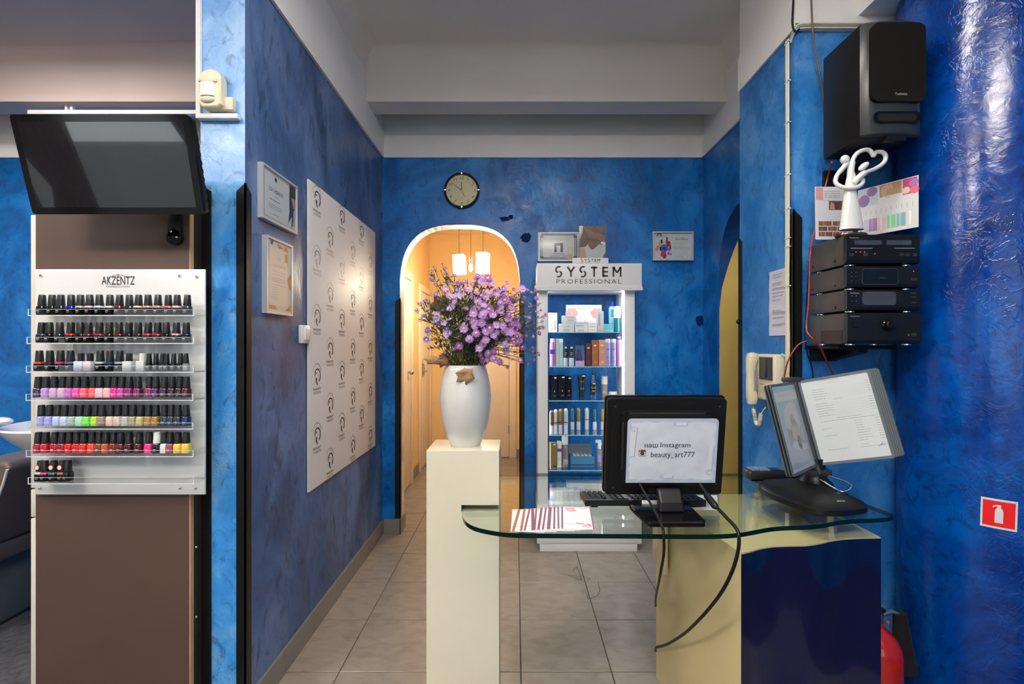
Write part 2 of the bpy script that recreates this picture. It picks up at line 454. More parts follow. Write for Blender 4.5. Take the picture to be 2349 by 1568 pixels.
def clear(name, tint, f0=0.04, rough=0.0, gl=(1, 1, 1)):
    """clear sheet: see-through with angle-dependent mirror (Schlick)"""
    m = bpy.data.materials.new(name); m.use_nodes = True
    ns, ls = m.node_tree.nodes, m.node_tree.links; ns.clear()
    out = ns.new('ShaderNodeOutputMaterial'); mx = ns.new('ShaderNodeMixShader')
    t = ns.new('ShaderNodeBsdfTransparent'); t.inputs[0].default_value = (*tint, 1)
    g = ns.new('ShaderNodeBsdfGlossy'); g.inputs['Roughness'].default_value = rough; g.inputs[0].default_value = (*gl, 1)
    lw = ns.new('ShaderNodeLayerWeight'); lw.inputs[0].default_value = 0.5
    pw = ns.new('ShaderNodeMath'); pw.operation = 'POWER'; pw.inputs[1].default_value = 5.0
    ml = ns.new('ShaderNodeMath'); ml.operation = 'MULTIPLY_ADD'; ml.inputs[1].default_value = 1-f0; ml.inputs[2].default_value = f0
    ls.new(lw.outputs['Facing'], pw.inputs[0]); ls.new(pw.outputs[0], ml.inputs[0])
    ls.new(ml.outputs[0], mx.inputs[0]); ls.new(t.outputs[0], mx.inputs[1]); ls.new(g.outputs[0], mx.inputs[2])
    ls.new(mx.outputs[0], out.inputs[0]); M[name] = m; return m
clear('desk_glass', (0.925, 0.97, 0.935), 0.045)
clear('shelf_glass', (0.955, 0.99, 0.985), 0.05)
clear('acrylic', (0.985, 0.99, 0.99), 0.02)
clear('pane', (0.95, 0.97, 0.96), 0.04)
clear('pane_soft', (0.96, 0.97, 0.965), 0.018, 0.10)
clear('bottle_clear', (0.90, 0.93, 0.95), 0.07)
clear('film', (0.97, 0.98, 0.98), 0.02, 0.22, (0.6, 0.6, 0.6))
mat('glass_edge', (0.001, 0.013, 0.011), 0.2, spec=0.2)
mat('shelf_edge', (0.36, 0.68, 0.70), 0.15)
mat('acrylic_edge', (0.66, 0.70, 0.71), 0.15)
# ---------------------------------------------------------------- the setting
D, XL, XLL, YF = 3.70, -1.031, -1.20, 1.823        # rear blue wall, partition faces, partition end
XR, XJ, YJ, YJ2 = 1.449, 1.285, 2.21, 2.745        # right wall, pier beside the hi-fi
ZB, ZC = 2.902, 3.45                               # top of the blue paint, ceiling
AX0, AX1, AS, AT = -0.896, 0.034, 1.864, 2.387     # arch in the rear wall: jambs, spring, crown
def arch_curve(c, a, h, n, k0=0, k1=28, N=28):
    out = []
    for k in range(k0, k1+1):
        q = PI-PI*k/N
        cx, sx = math.cos(q), math.sin(q)
        out.append((c+a*math.copysign(abs(cx)**(2/n), cx), h*abs(sx)**(2/n)))
    return out

# floor: grout bed with single tiles
b = MB(M['grout']); b.box(-1.3, 2.6, -3.1, 6.5, -0.12, -0.004)
floor = struct(b, 'floor', 'grey beige marbled tile floor with dark joints')
T = 0.4045
tm = MB(M['floor_tile'])
tm.v = []; g = 0.0022; e = 0.0018
for (s, z) in ((T-2*g, -0.02), (T-2*g, -e), (T-2*g-2*e, 0.0)):
    o = (T-s)/2
    tm.v += [(o, o, z), (T-o, o, z), (T-o, T-o, z), (o, T-o, z)]
for L in (0, 4):
    for k in range(4):
        tm.f.append([L+k, L+(k+1) % 4, L+4+(k+1) % 4, L+4+k]); tm.mi.append(0); tm.sm.append(False)
tm.f.append([8, 9, 10, 11]); tm.mi.append(0); tm.sm.append(False)
tile_mesh = tm.mesh('tile')
for i in range(-4, 10+1):
    for k in range(-3, 4):
        o = bpy.data.objects.new('tile', tile_mesh); C.objects.link(o); o.parent = floor
        o.location = (0.023+T*k, 2.132+T*i, R.uniform(-0.0006, 0.0004))
cr = MB(M['grout'])
ff = Fr((0, 0, 0.0008), (1, 0, 0), (0, 1, 0))
for path in ([(970, 850), (945, 875)], [(970, 850), (990, 905), (1000, 935), (975, 925), (915, 905)], [(1000, 905), (1050, 925), (1035, 940)],
             [(720, 940), (735, 933)], [(1100, 945), (1103, 970), (1110, 995), (1100, 1020), (1085, 1035), (1040, 1050), (1030, 1022)], [(1085, 1035), (1060, 1030)], [(870, 893), (990, 915)]):
    pts = []
    for x, y in path:
        px, py = 960+x*0.375, 980+y*0.375; d = DZ(py, 0); pts.append((PX(px, d), d))
    ff.stroke(cr, pts, 0.0035)
cr.build('crack', floor)
b = MB(M['dark_carpet']); b.box(-6.6, -1.3, -3.1, 3.9, -0.12, 0.0)
struct(b, 'floor_salon', 'dark grey mottled floor of the hair wash area')

# rear wall with arch
b = MB(M['blue_wall'])
b.box(-6.6, AX0, D, D+0.13, 0, ZB); b.box(AX1, XR+0.9, D, D+0.13, 0, ZB)
cv = [(x, AS+z) for x, z in arch_curve((AX0+AX1)/2, (AX1-AX0)/2, AT-AS, 2.8)]
for (x0, z0), (x1, z1) in zip(cv[:-1], cv[1:]):
    if x1-x0 < 1e-5: continue
    b.add([(x0, D, z0), (x1, D, z1), (x1, D, ZB), (x0, D, ZB), (x0, D+0.13, z0), (x1, D+0.13, z1), (x1, D+0.13, ZB), (x0, D+0.13, ZB)],
          [(0, 1, 2, 3), (7, 6, 5, 4)])
b.mat(M['white_paint']); b.box(-6.6, XR+0.9, D, D+0.13, ZB, ZC)
b.mat(M['white_paint']); b.box(-6.6, XR+0.9, D-0.012, D, ZB, 3.03)
b.box(-6.6, XR+0.9, D-0.006, D, 3.03, 3.045)
wall_back = struct(b, 'wall_back', 'blue trowelled plaster wall with arched doorway and white band on top')
b = MB(M['arch_plaster'])
_c = (AX0+AX1)/2
liner = [(_c+(x-_c)*0.997, z-(0.0015 if z > 0.1 else 0)) for x, z in [(AX0, 0.0)]+cv+[(AX1, 0.0)]]
for (x0, z0), (x1, z1) in zip(liner[:-1], liner[1:]):
    b.add([(x0, D-0.002, z0), (x1, D-0.002, z1), (x1, D+0.132, z1), (x0, D+0.132, z0)], [(0, 1, 2, 3)])
b.build('arch_reveal', wall_back, fix=False)

for cx, cy, rx, ry, sd in ((1207, 545, 13, 13, 1), (1158, 502, 12, 6, 2), (1172, 497, 6, 5, 3), (1606, 735, 10, 14, 4)):
    rr = random.Random(sd); b = MB(mat('patch_navy', (0.003, 0.022, 0.085), 0.85, spec=0.1))
    b.add([(PX(cx, D)+rx*D/F*rr.uniform(0.7, 1.15)*math.cos(2*PI*k/18), D-0.0012, PZ(cy, D)+ry*D/F*rr.uniform(0.7, 1.15)*math.sin(2*PI*k/18)) for k in range(18)], [tuple(range(18))])
    b.build('paint_patch', wall_back, fix=False)

# partition between salon and corridor
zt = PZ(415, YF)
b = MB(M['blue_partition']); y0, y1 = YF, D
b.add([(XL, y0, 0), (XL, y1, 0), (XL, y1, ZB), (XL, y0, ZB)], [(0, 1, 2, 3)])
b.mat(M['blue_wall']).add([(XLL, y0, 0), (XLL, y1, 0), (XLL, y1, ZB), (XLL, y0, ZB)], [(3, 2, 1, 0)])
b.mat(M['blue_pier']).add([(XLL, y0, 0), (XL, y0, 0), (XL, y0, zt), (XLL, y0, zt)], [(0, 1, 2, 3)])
b.mat(M['pale_pier']).add([(XLL, y0, zt), (XL, y0, zt), (XL, y0, ZB), (XLL, y0, ZB)], [(0, 1, 2, 3)])  # upper part of the end takes a paler plaster
b.mat(M['white_paint']).box(XLL, XL, y0, y1, ZB, ZC)
b.box(XL, XL+0.014, y0, y1, ZB, 3.125)
struct(b, 'wall_left', 'blue plaster partition with pale upper end and white band on top')
b = MB(M['white_paint']); b.box(PX(452, 1.82), PX(462, 1.82), 1.812, 1.823, PZ(272, 1.82), ZC)
struct(b, 'trim_1', 'white corner strip up the left edge of the partition')

# right wall with side arch, pier, column
b = MB(M['blue_wall'])
RY0, RY1, RS = 2.76, 3.407, 1.864
b.box(XR, XR+0.14, RY1, D, 0, ZB)
cv2 = [(y, RS+z) for y, z in arch_curve(2.94, RY1-2.94, 0.523, 2.8) if y >= RY0]
for (a0, z0), (a1, z1) in zip(cv2[:-1], cv2[1:]):
    if a1-a0 < 1e-5: continue
    b.add([(XR, a0, z0), (XR, a1, z1), (XR, a1, ZB), (XR, a0, ZB)], [(0, 3, 2, 1)])
    b.add([(XR+0.14, a0, z0), (XR+0.14, a1, z1), (XR+0.14, a1, ZB), (XR+0.14, a0, ZB)], [(0, 1, 2, 3)])
b.mat(M['white_paint']); b.box(XR, XR+0.14, YJ2, D, ZB, ZC); b.box(XR-0.014, XR, YJ2, D, ZB, 3.03)
wall_right = struct(b, 'wall_right', 'short blue side wall with an arched opening beside the rear corner')
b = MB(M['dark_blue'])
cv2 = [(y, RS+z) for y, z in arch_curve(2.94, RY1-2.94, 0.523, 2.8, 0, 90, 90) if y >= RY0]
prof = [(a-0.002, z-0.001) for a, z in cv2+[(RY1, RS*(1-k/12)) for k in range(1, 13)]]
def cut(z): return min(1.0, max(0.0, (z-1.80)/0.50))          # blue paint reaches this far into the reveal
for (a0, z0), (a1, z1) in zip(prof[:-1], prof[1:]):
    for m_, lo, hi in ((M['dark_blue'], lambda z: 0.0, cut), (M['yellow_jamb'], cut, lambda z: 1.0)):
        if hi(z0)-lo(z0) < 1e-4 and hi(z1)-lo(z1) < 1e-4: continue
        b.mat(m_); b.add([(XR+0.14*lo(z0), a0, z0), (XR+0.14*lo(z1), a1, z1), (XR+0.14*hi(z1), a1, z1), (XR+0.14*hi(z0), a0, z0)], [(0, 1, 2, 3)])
b.build('side_arch_reveal', wall_right, fix=False)
b = MB(M['yellow_jamb']); b.box(2.35, 2.45, 2.2, 3.9, 0, ZB)
struct(b, 'wall_side_room', 'ochre wall of the side room beyond the arch')
b = MB(M['blue_jut']); b.box(XJ, 2.5, YJ, YJ2, 0, ZB)
b.mat(M['white_paint']); b.box(XJ, 2.5, YJ, YJ2, ZB, ZC); b.box(XJ-0.012, XJ, YJ-0.012, YJ2, ZB, 3.10); b.box(XJ, 2.5, YJ-0.012, YJ, ZB+0.03, 3.10)
struct(b, 'wall_pier', 'blue plaster pier carrying the loudspeaker and hi-fi shelf')
COLX, COLY, COLR = 1.971, 2.0, 0.30
b = MB(M['blue_column']); b.lathe([(COLR, 0.0), (COLR, 2.966)], COLX, COLY, 96)
struct(b, 'column', 'round column in glossy deep blue plaster')
b = MB(M['white_paint']); b.box(1.574, 2.5, -0.4, YJ-0.012, 2.966, ZC)
struct(b, 'trim_2', 'boxed ceiling soffit above the round column')

# ceiling, beams
b = MB(M['ceiling_paint']); b.box((XL+XLL)/2, 2.6, -3.1, D+0.13, ZC, ZC+0.12)
struct(b, 'ceiling', 'grey white painted ceiling')
b = MB(M['mauve_ceiling']); b.box(-6.6, (XL+XLL)/2, -3.1, D+0.13, ZC, ZC+0.12)  # browner tone here than the corridor ceiling
struct(b, 'ceiling_salon', 'mauve beige ceiling over the wash area')
def beam(x0, x1, n):
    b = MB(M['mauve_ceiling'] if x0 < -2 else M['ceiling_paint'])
    pr = [(3.30, 3.135), (3.308, 3.127), (3.468, 3.127), (3.468, ZC-0.005), (3.15, ZC-0.0005)]
    for k in range(1, 13):
        t = k/12; pr.append((3.15+0.15*math.sin(t*PI/2), ZC-0.0005-0.15*(1-math.cos(t*PI/2))))
    b.smooth = True
    b.prism(pr[::-1], x0, x1, 'x'); b.box(x0, x1, 3.286, 3.30, 3.127, 3.165)
    return struct(b, 'trim_%d' % n, 'painted concrete ceiling beam with a ledge' + (' over the wash area' if x0 < -2 else ' over the corridor'))
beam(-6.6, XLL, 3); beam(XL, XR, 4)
def cove(x, sgn, y0, y1, n, label, r=0.12):
    b = MB(M['ceiling_paint']); b.smooth = True
    pr = [(x, ZC-0.0005)]+[(x+sgn*r*(1-math.sin(k/12*PI/2)), ZC-0.0005-r*(1-math.cos(k/12*PI/2))) for k in range(13)]
    b.prism(pr, y0, y1, 'y'); struct(b, 'trim_%d' % n, label)
cove(XL, 1, -0.5, 3.28, 5, 'soft plaster cove above the partition'); cove(XR, -1, YJ2, 3.28, 6, 'soft plaster cove above the right wall')
b = MB(M['white_paint']); b.rbox(PX(62, 3.32), XLL-0.005, 3.32, 3.36, 3.058, 3.088, 0.004)
for x in (PX(148, 3.32), PX(160, 3.32), -1.6): b.box(x-0.008, x+0.008, 3.33, 3.35, 3.086, 3.127)
tag(b.build('curtain_rail'), 'pale curtain rail hung below the ceiling beam behind the television', 'rail')

# salon behind the camera: outer walls, windows, street
b = MB(M['white_paint'])
WZ0, WZ1 = 0.5, 2.7
for (x0, x1, z0, z1) in [(-6.6, -6.2, 0, ZC), (-3.3, -2.7, 0, ZC), (1.2, 2.6, 0, ZC), (-6.2, -3.3, 0, WZ0), (-2.7, 1.2, 0, WZ0), (-6.2, -3.3, WZ1, ZC), (-2.7, 1.2, WZ1, ZC)]:
    b.box(x0, x1, -3.12, -3.0, z0, z1)
struct(b, 'wall_front', 'white window wall of the shop front')
b = MB(M['white_paint']); b.box(-6.6, -6.5, -3.0, D, 0, ZC); struct(b, 'wall_far_left', 'white outer side wall of the salon')
b = MB(M['blue_wall']); b.box(2.5, 2.6, -3.0, YJ, 0, ZC); struct(b, 'wall_far_right', 'blue side wall beside the column')
for i, (x0, x1) in enumerate([(-6.2, -3.3), (-2.7, 1.2)]):
    b = MB(M['dark_laminate'])
    n = 1 if i == 0 else 3
    for k in range(n+1):
        x = x0+(x1-x0-0.06)*k/n; b.box(x, x+0.06, -3.10, -3.02, WZ0, WZ1)
    b.box(x0, x1, -3.10, -3.02, WZ0, WZ0+0.06); b.box(x0, x1, -3.10, -3.02, WZ1-0.06, WZ1)
    w = struct(b, 'window_%d' % (i+1), 'shop window with dark frame')
    for k in range(n):
        xa = x0+(x1-x0-0.06)*k/n+0.06; xb = x0+(x1-x0-0.06)*(k+1)/n
        p = MB(M['pane']); p.box(xa, xb, -3.066, -3.060, WZ0+0.06, WZ1-0.06); p.build('pane', w)
def curtain(x0, x1, label):
    b = MB(M['curtain']); b.smooth = True; n = 40; vs = []; fs = []
    for j, (z, k) in enumerate(((2.95, 1.0), (1.7, 0.62), (1.2, 0.42), (0.75, 0.55), (0.2, 0.7))):
        for i in range(n+1):
            t = i/n; vs.append((x0+(x1-x0)*t*k, -2.86+0.035*math.sin(t*PI*14), z))
    for j in range(4):
        for i in range(n): q = j*(n+1)+i; fs.append((q, q+1, q+n+2, q+n+1))
    b.add(vs, fs); tag(b.build('curtain', fix=False), label, 'curtain')
curtain(-5.2, -6.35, 'brown drape tied back at the left end of the shop front')
curtain(-3.05, -4.4, 'brown drape tied back beside the shop window by the wash area')
curtain(-2.95, -1.9, 'brown drape tied back at the middle pier of the shop front')
b = MB(M['asphalt']); b.box(-30, 20, -24, -3.2, -0.3, -0.15); struct(b, 'ground_street', 'grey street outside the shop windows')
for x, y, z, p, up in LAMPS:
    t = thing('ceiling_lamp', 'long fluorescent ceiling lamp %s' % ('over the salon chairs' if x < -4 else 'above the wash area' if y > 2 else 'added as fill over the glass desk' if y > 1 else 'left of the desk' if x < -1 else 'in front of the desk'), 'lamp', (x, y, z), 'fluorescent ceiling lamps')
    b = MB(M['white_plastic']); b.box(x-0.64, x+0.64, y-0.17, y+0.17, z+0.012, z+(0.065 if up else 0.05)); b.build('housing', t)
    b = MB(M['tube_lamp']); b.box(x-0.61, x+0.61, y-0.15, y+0.15, z+0.004, z+0.012); b.build('diffuser', t)
    if up:
        b = MB(M['tube_lamp']); b.box(x-0.61, x+0.61, y-0.15, y+0.15, z+0.0655, z+0.0705); b.build('fill_diffuser', t)  # glowing top face added to go with the upward fill
        for dx in (-0.5, 0.5):
            b = MB(M['brushed']); b.tube([(x+dx, y-0.16, z+0.06), (x+dx, y-0.16, ZC)], 0.003, 6); b.build('hanger', t)

# hall behind the arch
HX, HE, HZ = -1.12, 6.22, 2.90
b = MB(M['orange_wall']); b.box(HX-0.1, HX, D+0.13, HE, 0, HZ); struct(b, 'wall_hall_left', 'orange yellow hall wall with two doors')
b = MB(M['orange_wall']); b.box(HX-0.1, 0.8, HE, HE+0.1, 0, HZ); struct(b, 'wall_hall_end', 'orange yellow end wall of the hall')
b = MB(M['orange_wall']); b.box(0.7, 0.8, D+0.13, HE, 0, HZ); struct(b, 'wall_hall_right', 'orange yellow right wall of the hall')
b = MB(M['hall_ceiling']); b.box(HX-0.1, 0.8, D+0.13, HE+0.1, HZ, HZ+0.1); struct(b, 'ceiling_hall', 'pale ceiling of the hall')
def side_door(n, y0, y1, z1, label):
    b = MB(M['cream_door'])
    for ya, yb, za, zb in ((y0, y0+0.075, 0, z1-0.0755), (y1-0.075, y1, 0, z1-0.0755), (y0, y1, z1-0.075, z1)): b.rbox(HX, HX+0.03, ya, yb, za, zb, 0.006)
    d = struct(b, 'door_%d' % n, label)
    l = MB(M['cream_door']); l.rbox(HX+0.002, HX+0.018, y0+0.08, y1-0.08, 0.012, z1-0.08, 0.003); l.build('door_leaf', d)
    return d
d2 = side_door(1, 5.49, 6.21, 2.166, 'far cream door in the left hall wall with a hasp')
k = MB(M['brushed']); yy = 5.62
k.rbox(HX+0.018, HX+0.024, yy-0.02, yy+0.05, 1.08, 1.28, 0.002); k.tube([(HX+0.02, yy, 1.15), (HX+0.06, yy, 1.15), (HX+0.06, yy+0.10, 1.15)], 0.009, 8)
k.tube([(HX+0.03, yy+0.05, 1.24), (HX+0.035, yy+0.06, 1.18), (HX+0.03, yy+0.07, 1.10)], 0.006, 6); k.build('door_handle', d2)
d1 = side_door(2, 4.20, 5.11, 2.21, 'near cream door in the left hall wall beside the arch')
k = MB(M['brushed']); k.ball((HX+0.055, 4.9, 1.18), 0.026); k.tube([(HX+0.018, 4.9, 1.18), (HX+0.05, 4.9, 1.18)], 0.01, 8); k.build('door_knob', d1)
b = MB(M['cream_door'])
ex0, ex1 = PX(1021, HE), PX(1184, HE)
for xa, xb, za, zb in ((ex0, ex0+0.08, 0, 2.0395), (ex1-0.09, ex1, 0, 2.0395), (ex0, ex1, 2.04, 2.12)): b.rbox(xa, xb, HE-0.03, HE, za, zb, 0.006)
d3 = struct(b, 'door_3', 'cream door in the end wall of the hall')
l = MB(M['cream_door']); l.rbox(ex0+0.085, ex1-0.095, HE-0.02, HE-0.002, 0.012, 2.035, 0.003); l.build('door_leaf', d3)
l = MB(M['brushed'])
for z in (0.32, 1.7): l.tube([(ex1-0.094, HE-0.026, z), (ex1-0.094, HE-0.026, z+0.10)], 0.008, 8)
l.build('hinge', d3)

# skirting tiles
def skirting(n, p0, p1, nrm, label, step=0.302, phase=0.0, h=0.108, t=0.012):
    p0, p1 = Vector((*p0, 0)), Vector((*p1, 0)); L = (p1-p0).length; u = (p1-p0)/L; nv = Vector((*nrm, 0))
    def slab(mb, a, c, w0, w1, z0, z1):
        vs = [p0+u*s+nv*w+Vector((0, 0, z)) for z in (z0, z1) for w in (w0, w1) for s in (a, c)]
        mb.add(vs, [(0, 2, 3, 1), (4, 5, 7, 6), (0, 1, 5, 4), (2, 6, 7, 3), (0, 4, 6, 2), (1, 3, 7, 5)])
    b = MB(M['grout']); slab(b, 0, L, 0, t-0.002, 0, h-0.002); o = struct(b, 'baseboard_%s' % n, label)
    a = 0.0; c = phase if phase > 0.03 else step
    while a < L-0.01:
        c = min(c, L)
        q = MB(M['skirting']); slab(q, a+0.001, c-0.001, 0, t, 0.001, h); q.build('skirting_tile', o)
        a = c; c += step
skirting('left', (XL, YF+0.04), (XL, D-0.012), (1, 0), 'grey tile skirting along the foot of the partition', phase=0.25)
skirting('back_left', (XL+0.012, D), (AX0, D), (0, -1), 'short grey tile skirting between partition and arch', h=0.115)
skirting('arch_left', (AX0, D-0.012), (AX0, D+0.14), (1, 0), 'grey skirting inside the left arch jamb', h=0.115)
skirting('back_right', (AX1+0.04, D), (XR, D), (0, -1), 'grey tile skirting behind the lit display case')
skirting('hall_left', (HX, 5.12), (HX, 5.48), (1, 0), 'grey skirting between the two hall doors')
skirting('hall_near', (HX, D+0.14), (HX, 4.19), (1, 0), 'grey skirting before the near hall door')
skirting('hall_end', (PX(1186, HE), HE), (0.7, HE), (0, -1), 'grey skirting right of the end door')

# black corner guards with pointed tops
def guard(corner, du, dv, wu, wv, z0, zp, drop, label, t=0.006):
    cx, cy = corner; b = MB(M['black_guard'])
    for (dx, dy), w, (ox, oy) in ((du, wu, dv), (dv, wv, du)):
        # leaf lies along (dx,dy); pushed out of the wall by -(ox,oy)
        def P(s, o, z): return (cx+dx*s-ox*o, cy+dy*s-oy*o, z)
        vs = [P(-t, 0, z0), P(w, 0, z0), P(w, 0, zp-drop), P(-t, 0, zp), P(-t, t, z0), P(w, t, z0), P(w, t, zp-drop), P(-t, t, zp)]
        b.add(vs, [(0, 1, 2, 3), (7, 6, 5, 4), (0, 4, 5, 1), (1, 5, 6, 2), (2, 6, 7, 3), (3, 7, 4, 0)])
    tag(b.build('corner_guard'), label, 'guard', 'black corner guards')
zg = PZ(420, YF)
guard((XL, YF), (-1, 0), (0, 1), 0.030, 0.034, 0.0, zg, 0.032, 'black pointed corner guard on the partition end beside the framed certificates')
guard((XLL, YF), (1, 0), (0, 1), 0.042, 0.03, 0.0, zg, 0.032, 'black pointed corner guard on the partition end beside the polish rack')
guard((AX0, D), (-1, 0), (0, 1), 0.036, 0.036, 0.12, PZ(683, D), 0.03, 'black corner guard on the left jamb of the rear arch')
guard((AX1, D), (1, 0), (0, 1), 0.034, 0.036, 0.0, PZ(683, D), 0.03, 'black corner guard on the right jamb of the rear arch')
guard((XJ, YJ), (1, 0), (0, 1), 0.034, 0.034, 0.0, PZ(480, YJ), 0.04, 'black pointed corner guard on the pier beside the hi-fi')
guard((XJ, YJ2), (1, 0), (0, -1), 0.04, 0.03, 0.0, PZ(545, YJ2), 0.03, 'thin black corner guard beside the ochre arch reveal')
b = MB(M['black_gloss']); b.ball((XJ-0.012, YJ2-0.01, PZ(738, YJ2)), 0.013); b.tube([(XJ-0.012, YJ2-0.01, PZ(738, YJ2)), (XJ+0.01, YJ2-0.01, PZ(738, YJ2))], 0.006, 8)
tag(b.build('coat_knob'), 'tiny black knob on the thin corner guard', 'knob')

# pendant lamp in the hall
pd = 4.8
t = thing('pendant_lamp', 'three light glass pendant glowing in the orange hall', 'lamp', (PX(1080, pd), pd, HZ-0.001))
b = MB(M['brushed']); b.rbox(PX(1040, pd), PX(1122, pd), pd-0.03, pd+0.03, HZ-0.03, HZ-0.001, 0.004); b.build('ceiling_plate', t)
for px, top, bot, sh in ((1053, 585, 628, True), (1080, 588, 626, False), (1108, 580, 626, True)):
    x = PX(px, pd); z1, z0 = PZ(top, pd), PZ(bot, pd)
    b = MB(M['brushed']); b.tube([(x, pd, HZ-0.02), (x, pd, z1)], 0.0035, 6); b.build('cord', t)
    if sh:
        b = MB(M['lamp_glass'])
        tw = R.uniform(-0.3, 0.3); rot = Matrix.Translation((x, pd, z1)) @ Matrix.Rotation(tw, 4, 'Z') @ Matrix.Rotation(-0.05 if px < 1080 else 0.02, 4, 'Y') @ Matrix.Translation((0, 0, -z1))
        for (xa, xb, ya, yb) in ((-.055, .055, -.055, -.050), (-.055, .055, .050, .055), (-.055, -.050, -.05, .05), (.050, .055, -.05, .05)):
            b.box(xa, xb, ya, yb, z0, z1, rot)
        b.box(-.055, .055, -.055, .055, z1-0.004, z1, rot); b.build('glass_shade', t)
    b = MB(M['chrome']); b.lathe([(0.012, z1-0.07), (0.016, z1-0.06), (0.016, z1-0.01), (0.006, z1)], x, pd, 12); b.build('lamp_holder', t)
    b = MB(M['lamp_bulb']); b.ball((x, pd, z1-0.11), 0.022, 0.022, 0.045); b.build('bulb', t)
    l = bpy.data.lights.new('pendant_bulb', 'POINT'); l.energy = 13; l.color = (1.0, 0.85, 0.62); l.shadow_soft_size = 0.06
    o = bpy.data.objects.new('pendant_bulb', l); C.objects.link(o); o.location = (x, pd, z0-0.03); o.parent = t
    o.location = Vector((x, pd, z0-0.03))-Vector(t.location)
# ---------------------------------------------------------------- left side: storage panel, polish rack, television
ORD = ['first', 'second', 'third', 'fourth', 'fifth', 'sixth', 'seventh', 'eighth', 'ninth', 'tenth', 'eleventh', 'twelfth', 'thirteenth',
       'fourteenth', 'fifteenth', 'sixteenth', 'seventeenth', 'eighteenth', 'nineteenth', 'twentieth']
PD = 1.75
sx0, sx1 = PX(82, PD), PX(437, PD)
t = thing('storage_panel', 'tall brown laminate panel standing under the television beside the blue partition', 'panel', ((sx0+sx1)/2, 1.785, 0))
b = MB(M['brown_laminate']); b.box(sx0, sx1-0.004, PD, PD+0.018, 0, 2.07); b.build('front_board', t)
b = MB(M['chip_edge']); b.box(sx1-0.004, sx1, PD, PD+0.018, 0, 2.07); b.build('board_edge', t)
b = MB(M['dark_laminate']); b.box(sx0, sx1-0.002, PD+0.018, YF-0.008, 0, 2.07); b.build('side_board', t)
b = MB(M['chrome'])
for py in (1262, 1425): b.ball((sx1, PD+0.03, PZ(py, PD)), 0.005)
b.build('screw', t)
for z0, z1 in ((0, PZ(1188, PD)), (PZ(1186, PD), PZ(1122, PD)), (PZ(1120, PD), PZ(492, PD))):
    b = MB(M['cream_edge']); b.rbox(PX(70, PD), sx0, PD, PD+0.022, z0+0.001, z1-0.001, 0.003); b.build('edge_strip', t)

# polish rack
RD = 1.735
rx0, rx1, rz0, rz1 = PX(80, RD), PX(470, RD), PZ(1134, RD), PZ(617, RD)
rack = thing('polish_rack', 'white acrylic nail polish rack with clear shelves fixed to the brown panel', 'rack', ((rx0+rx1)/2, RD, rz0))
b = MB(M['white_gloss']); b.rbox(rx0, rx1, RD, RD+0.008, rz0, rz1, 0.002); bk = b.build('back_plate', rack)
fr = Fr((0, RD, 0), (1, 0, 0), (0, 0, 1))
b = MB(M['ink'])
def RPX(x): return PX(40+x/2.85, RD)
def RPZ(y): return PZ(600+y/2.85, RD)
text(b, fr, 'AKZÉNTZ', RPX(552), RPZ(150), RPX(768), RPZ(95)-RPZ(150)+0.008, w=0.001)
text(b, fr, 'PROFESSIONAL', RPX(582), RPZ(168), RPX(738), RPZ(157)-RPZ(168), w=0.001, spacing=1.4)
fr.arc(b, RPX(660), RPZ(190), (RPZ(85)-RPZ(190)), 50, 130, (0.0012, 0.0012), 0.001)
b.build('lettering', bk)
for x, y in ((156, 92), (1063, 92), (150, 1477), (1067, 1477), (1176, 97), (1168, 1477)):
    b = MB(M['chrome']); b.lathe([(0.0001, 0.006), (0.004, 0.005), (0.0055, 0.0)], 0, 0, 12, Matrix.Translation((RPX(x), RD, RPZ(y))) @ Matrix.Rotation(PI/2, 4, 'X'))
    b.build('screw', rack)
SD = 1.69
def BX(x): return PX(40+x/2.85, SD)
ROWY = [350, 530, 714, 895, 1080, 1257, 1432]
ROWX = [(78, 1165), (70, 1162), (66, 1158), (64, 1156), (64, 1156), (66, 1158), (78, 1160)]
rowz = []
for y, (xa, xb) in zip(ROWY, ROWX):
    z = PZ(600+y/2.85, SD); rowz.append(z); x0, x1 = PX(40+xa/2.85, SD-0.022), PX(40+xb/2.85, SD-0.022)
    b = MB(M['acrylic'])
    b.box(x0, x1, SD-0.024, RD, z-0.004, z)
    b.box(x0, x1, SD-0.027, SD-0.024, z-0.004, z+0.020)
    for x in (x0, x1-0.003): b.box(x, x+0.003, SD-0.024, RD, z, z+0.020)
    s = b.build('shelf', rack)
    b = MB(M['acrylic_edge']); b.box(x0, x1, SD-0.0278, SD-0.027, z-0.004, z-0.001); b.box(x0, x1, SD-0.0276, SD-0.027, z+0.0188, z+0.0198)
    for x in (x0, x1-0.003): b.box(x, x+0.003, SD-0.0276, SD-0.027, z, z+0.019)
    b.build('shelf_edge', s)

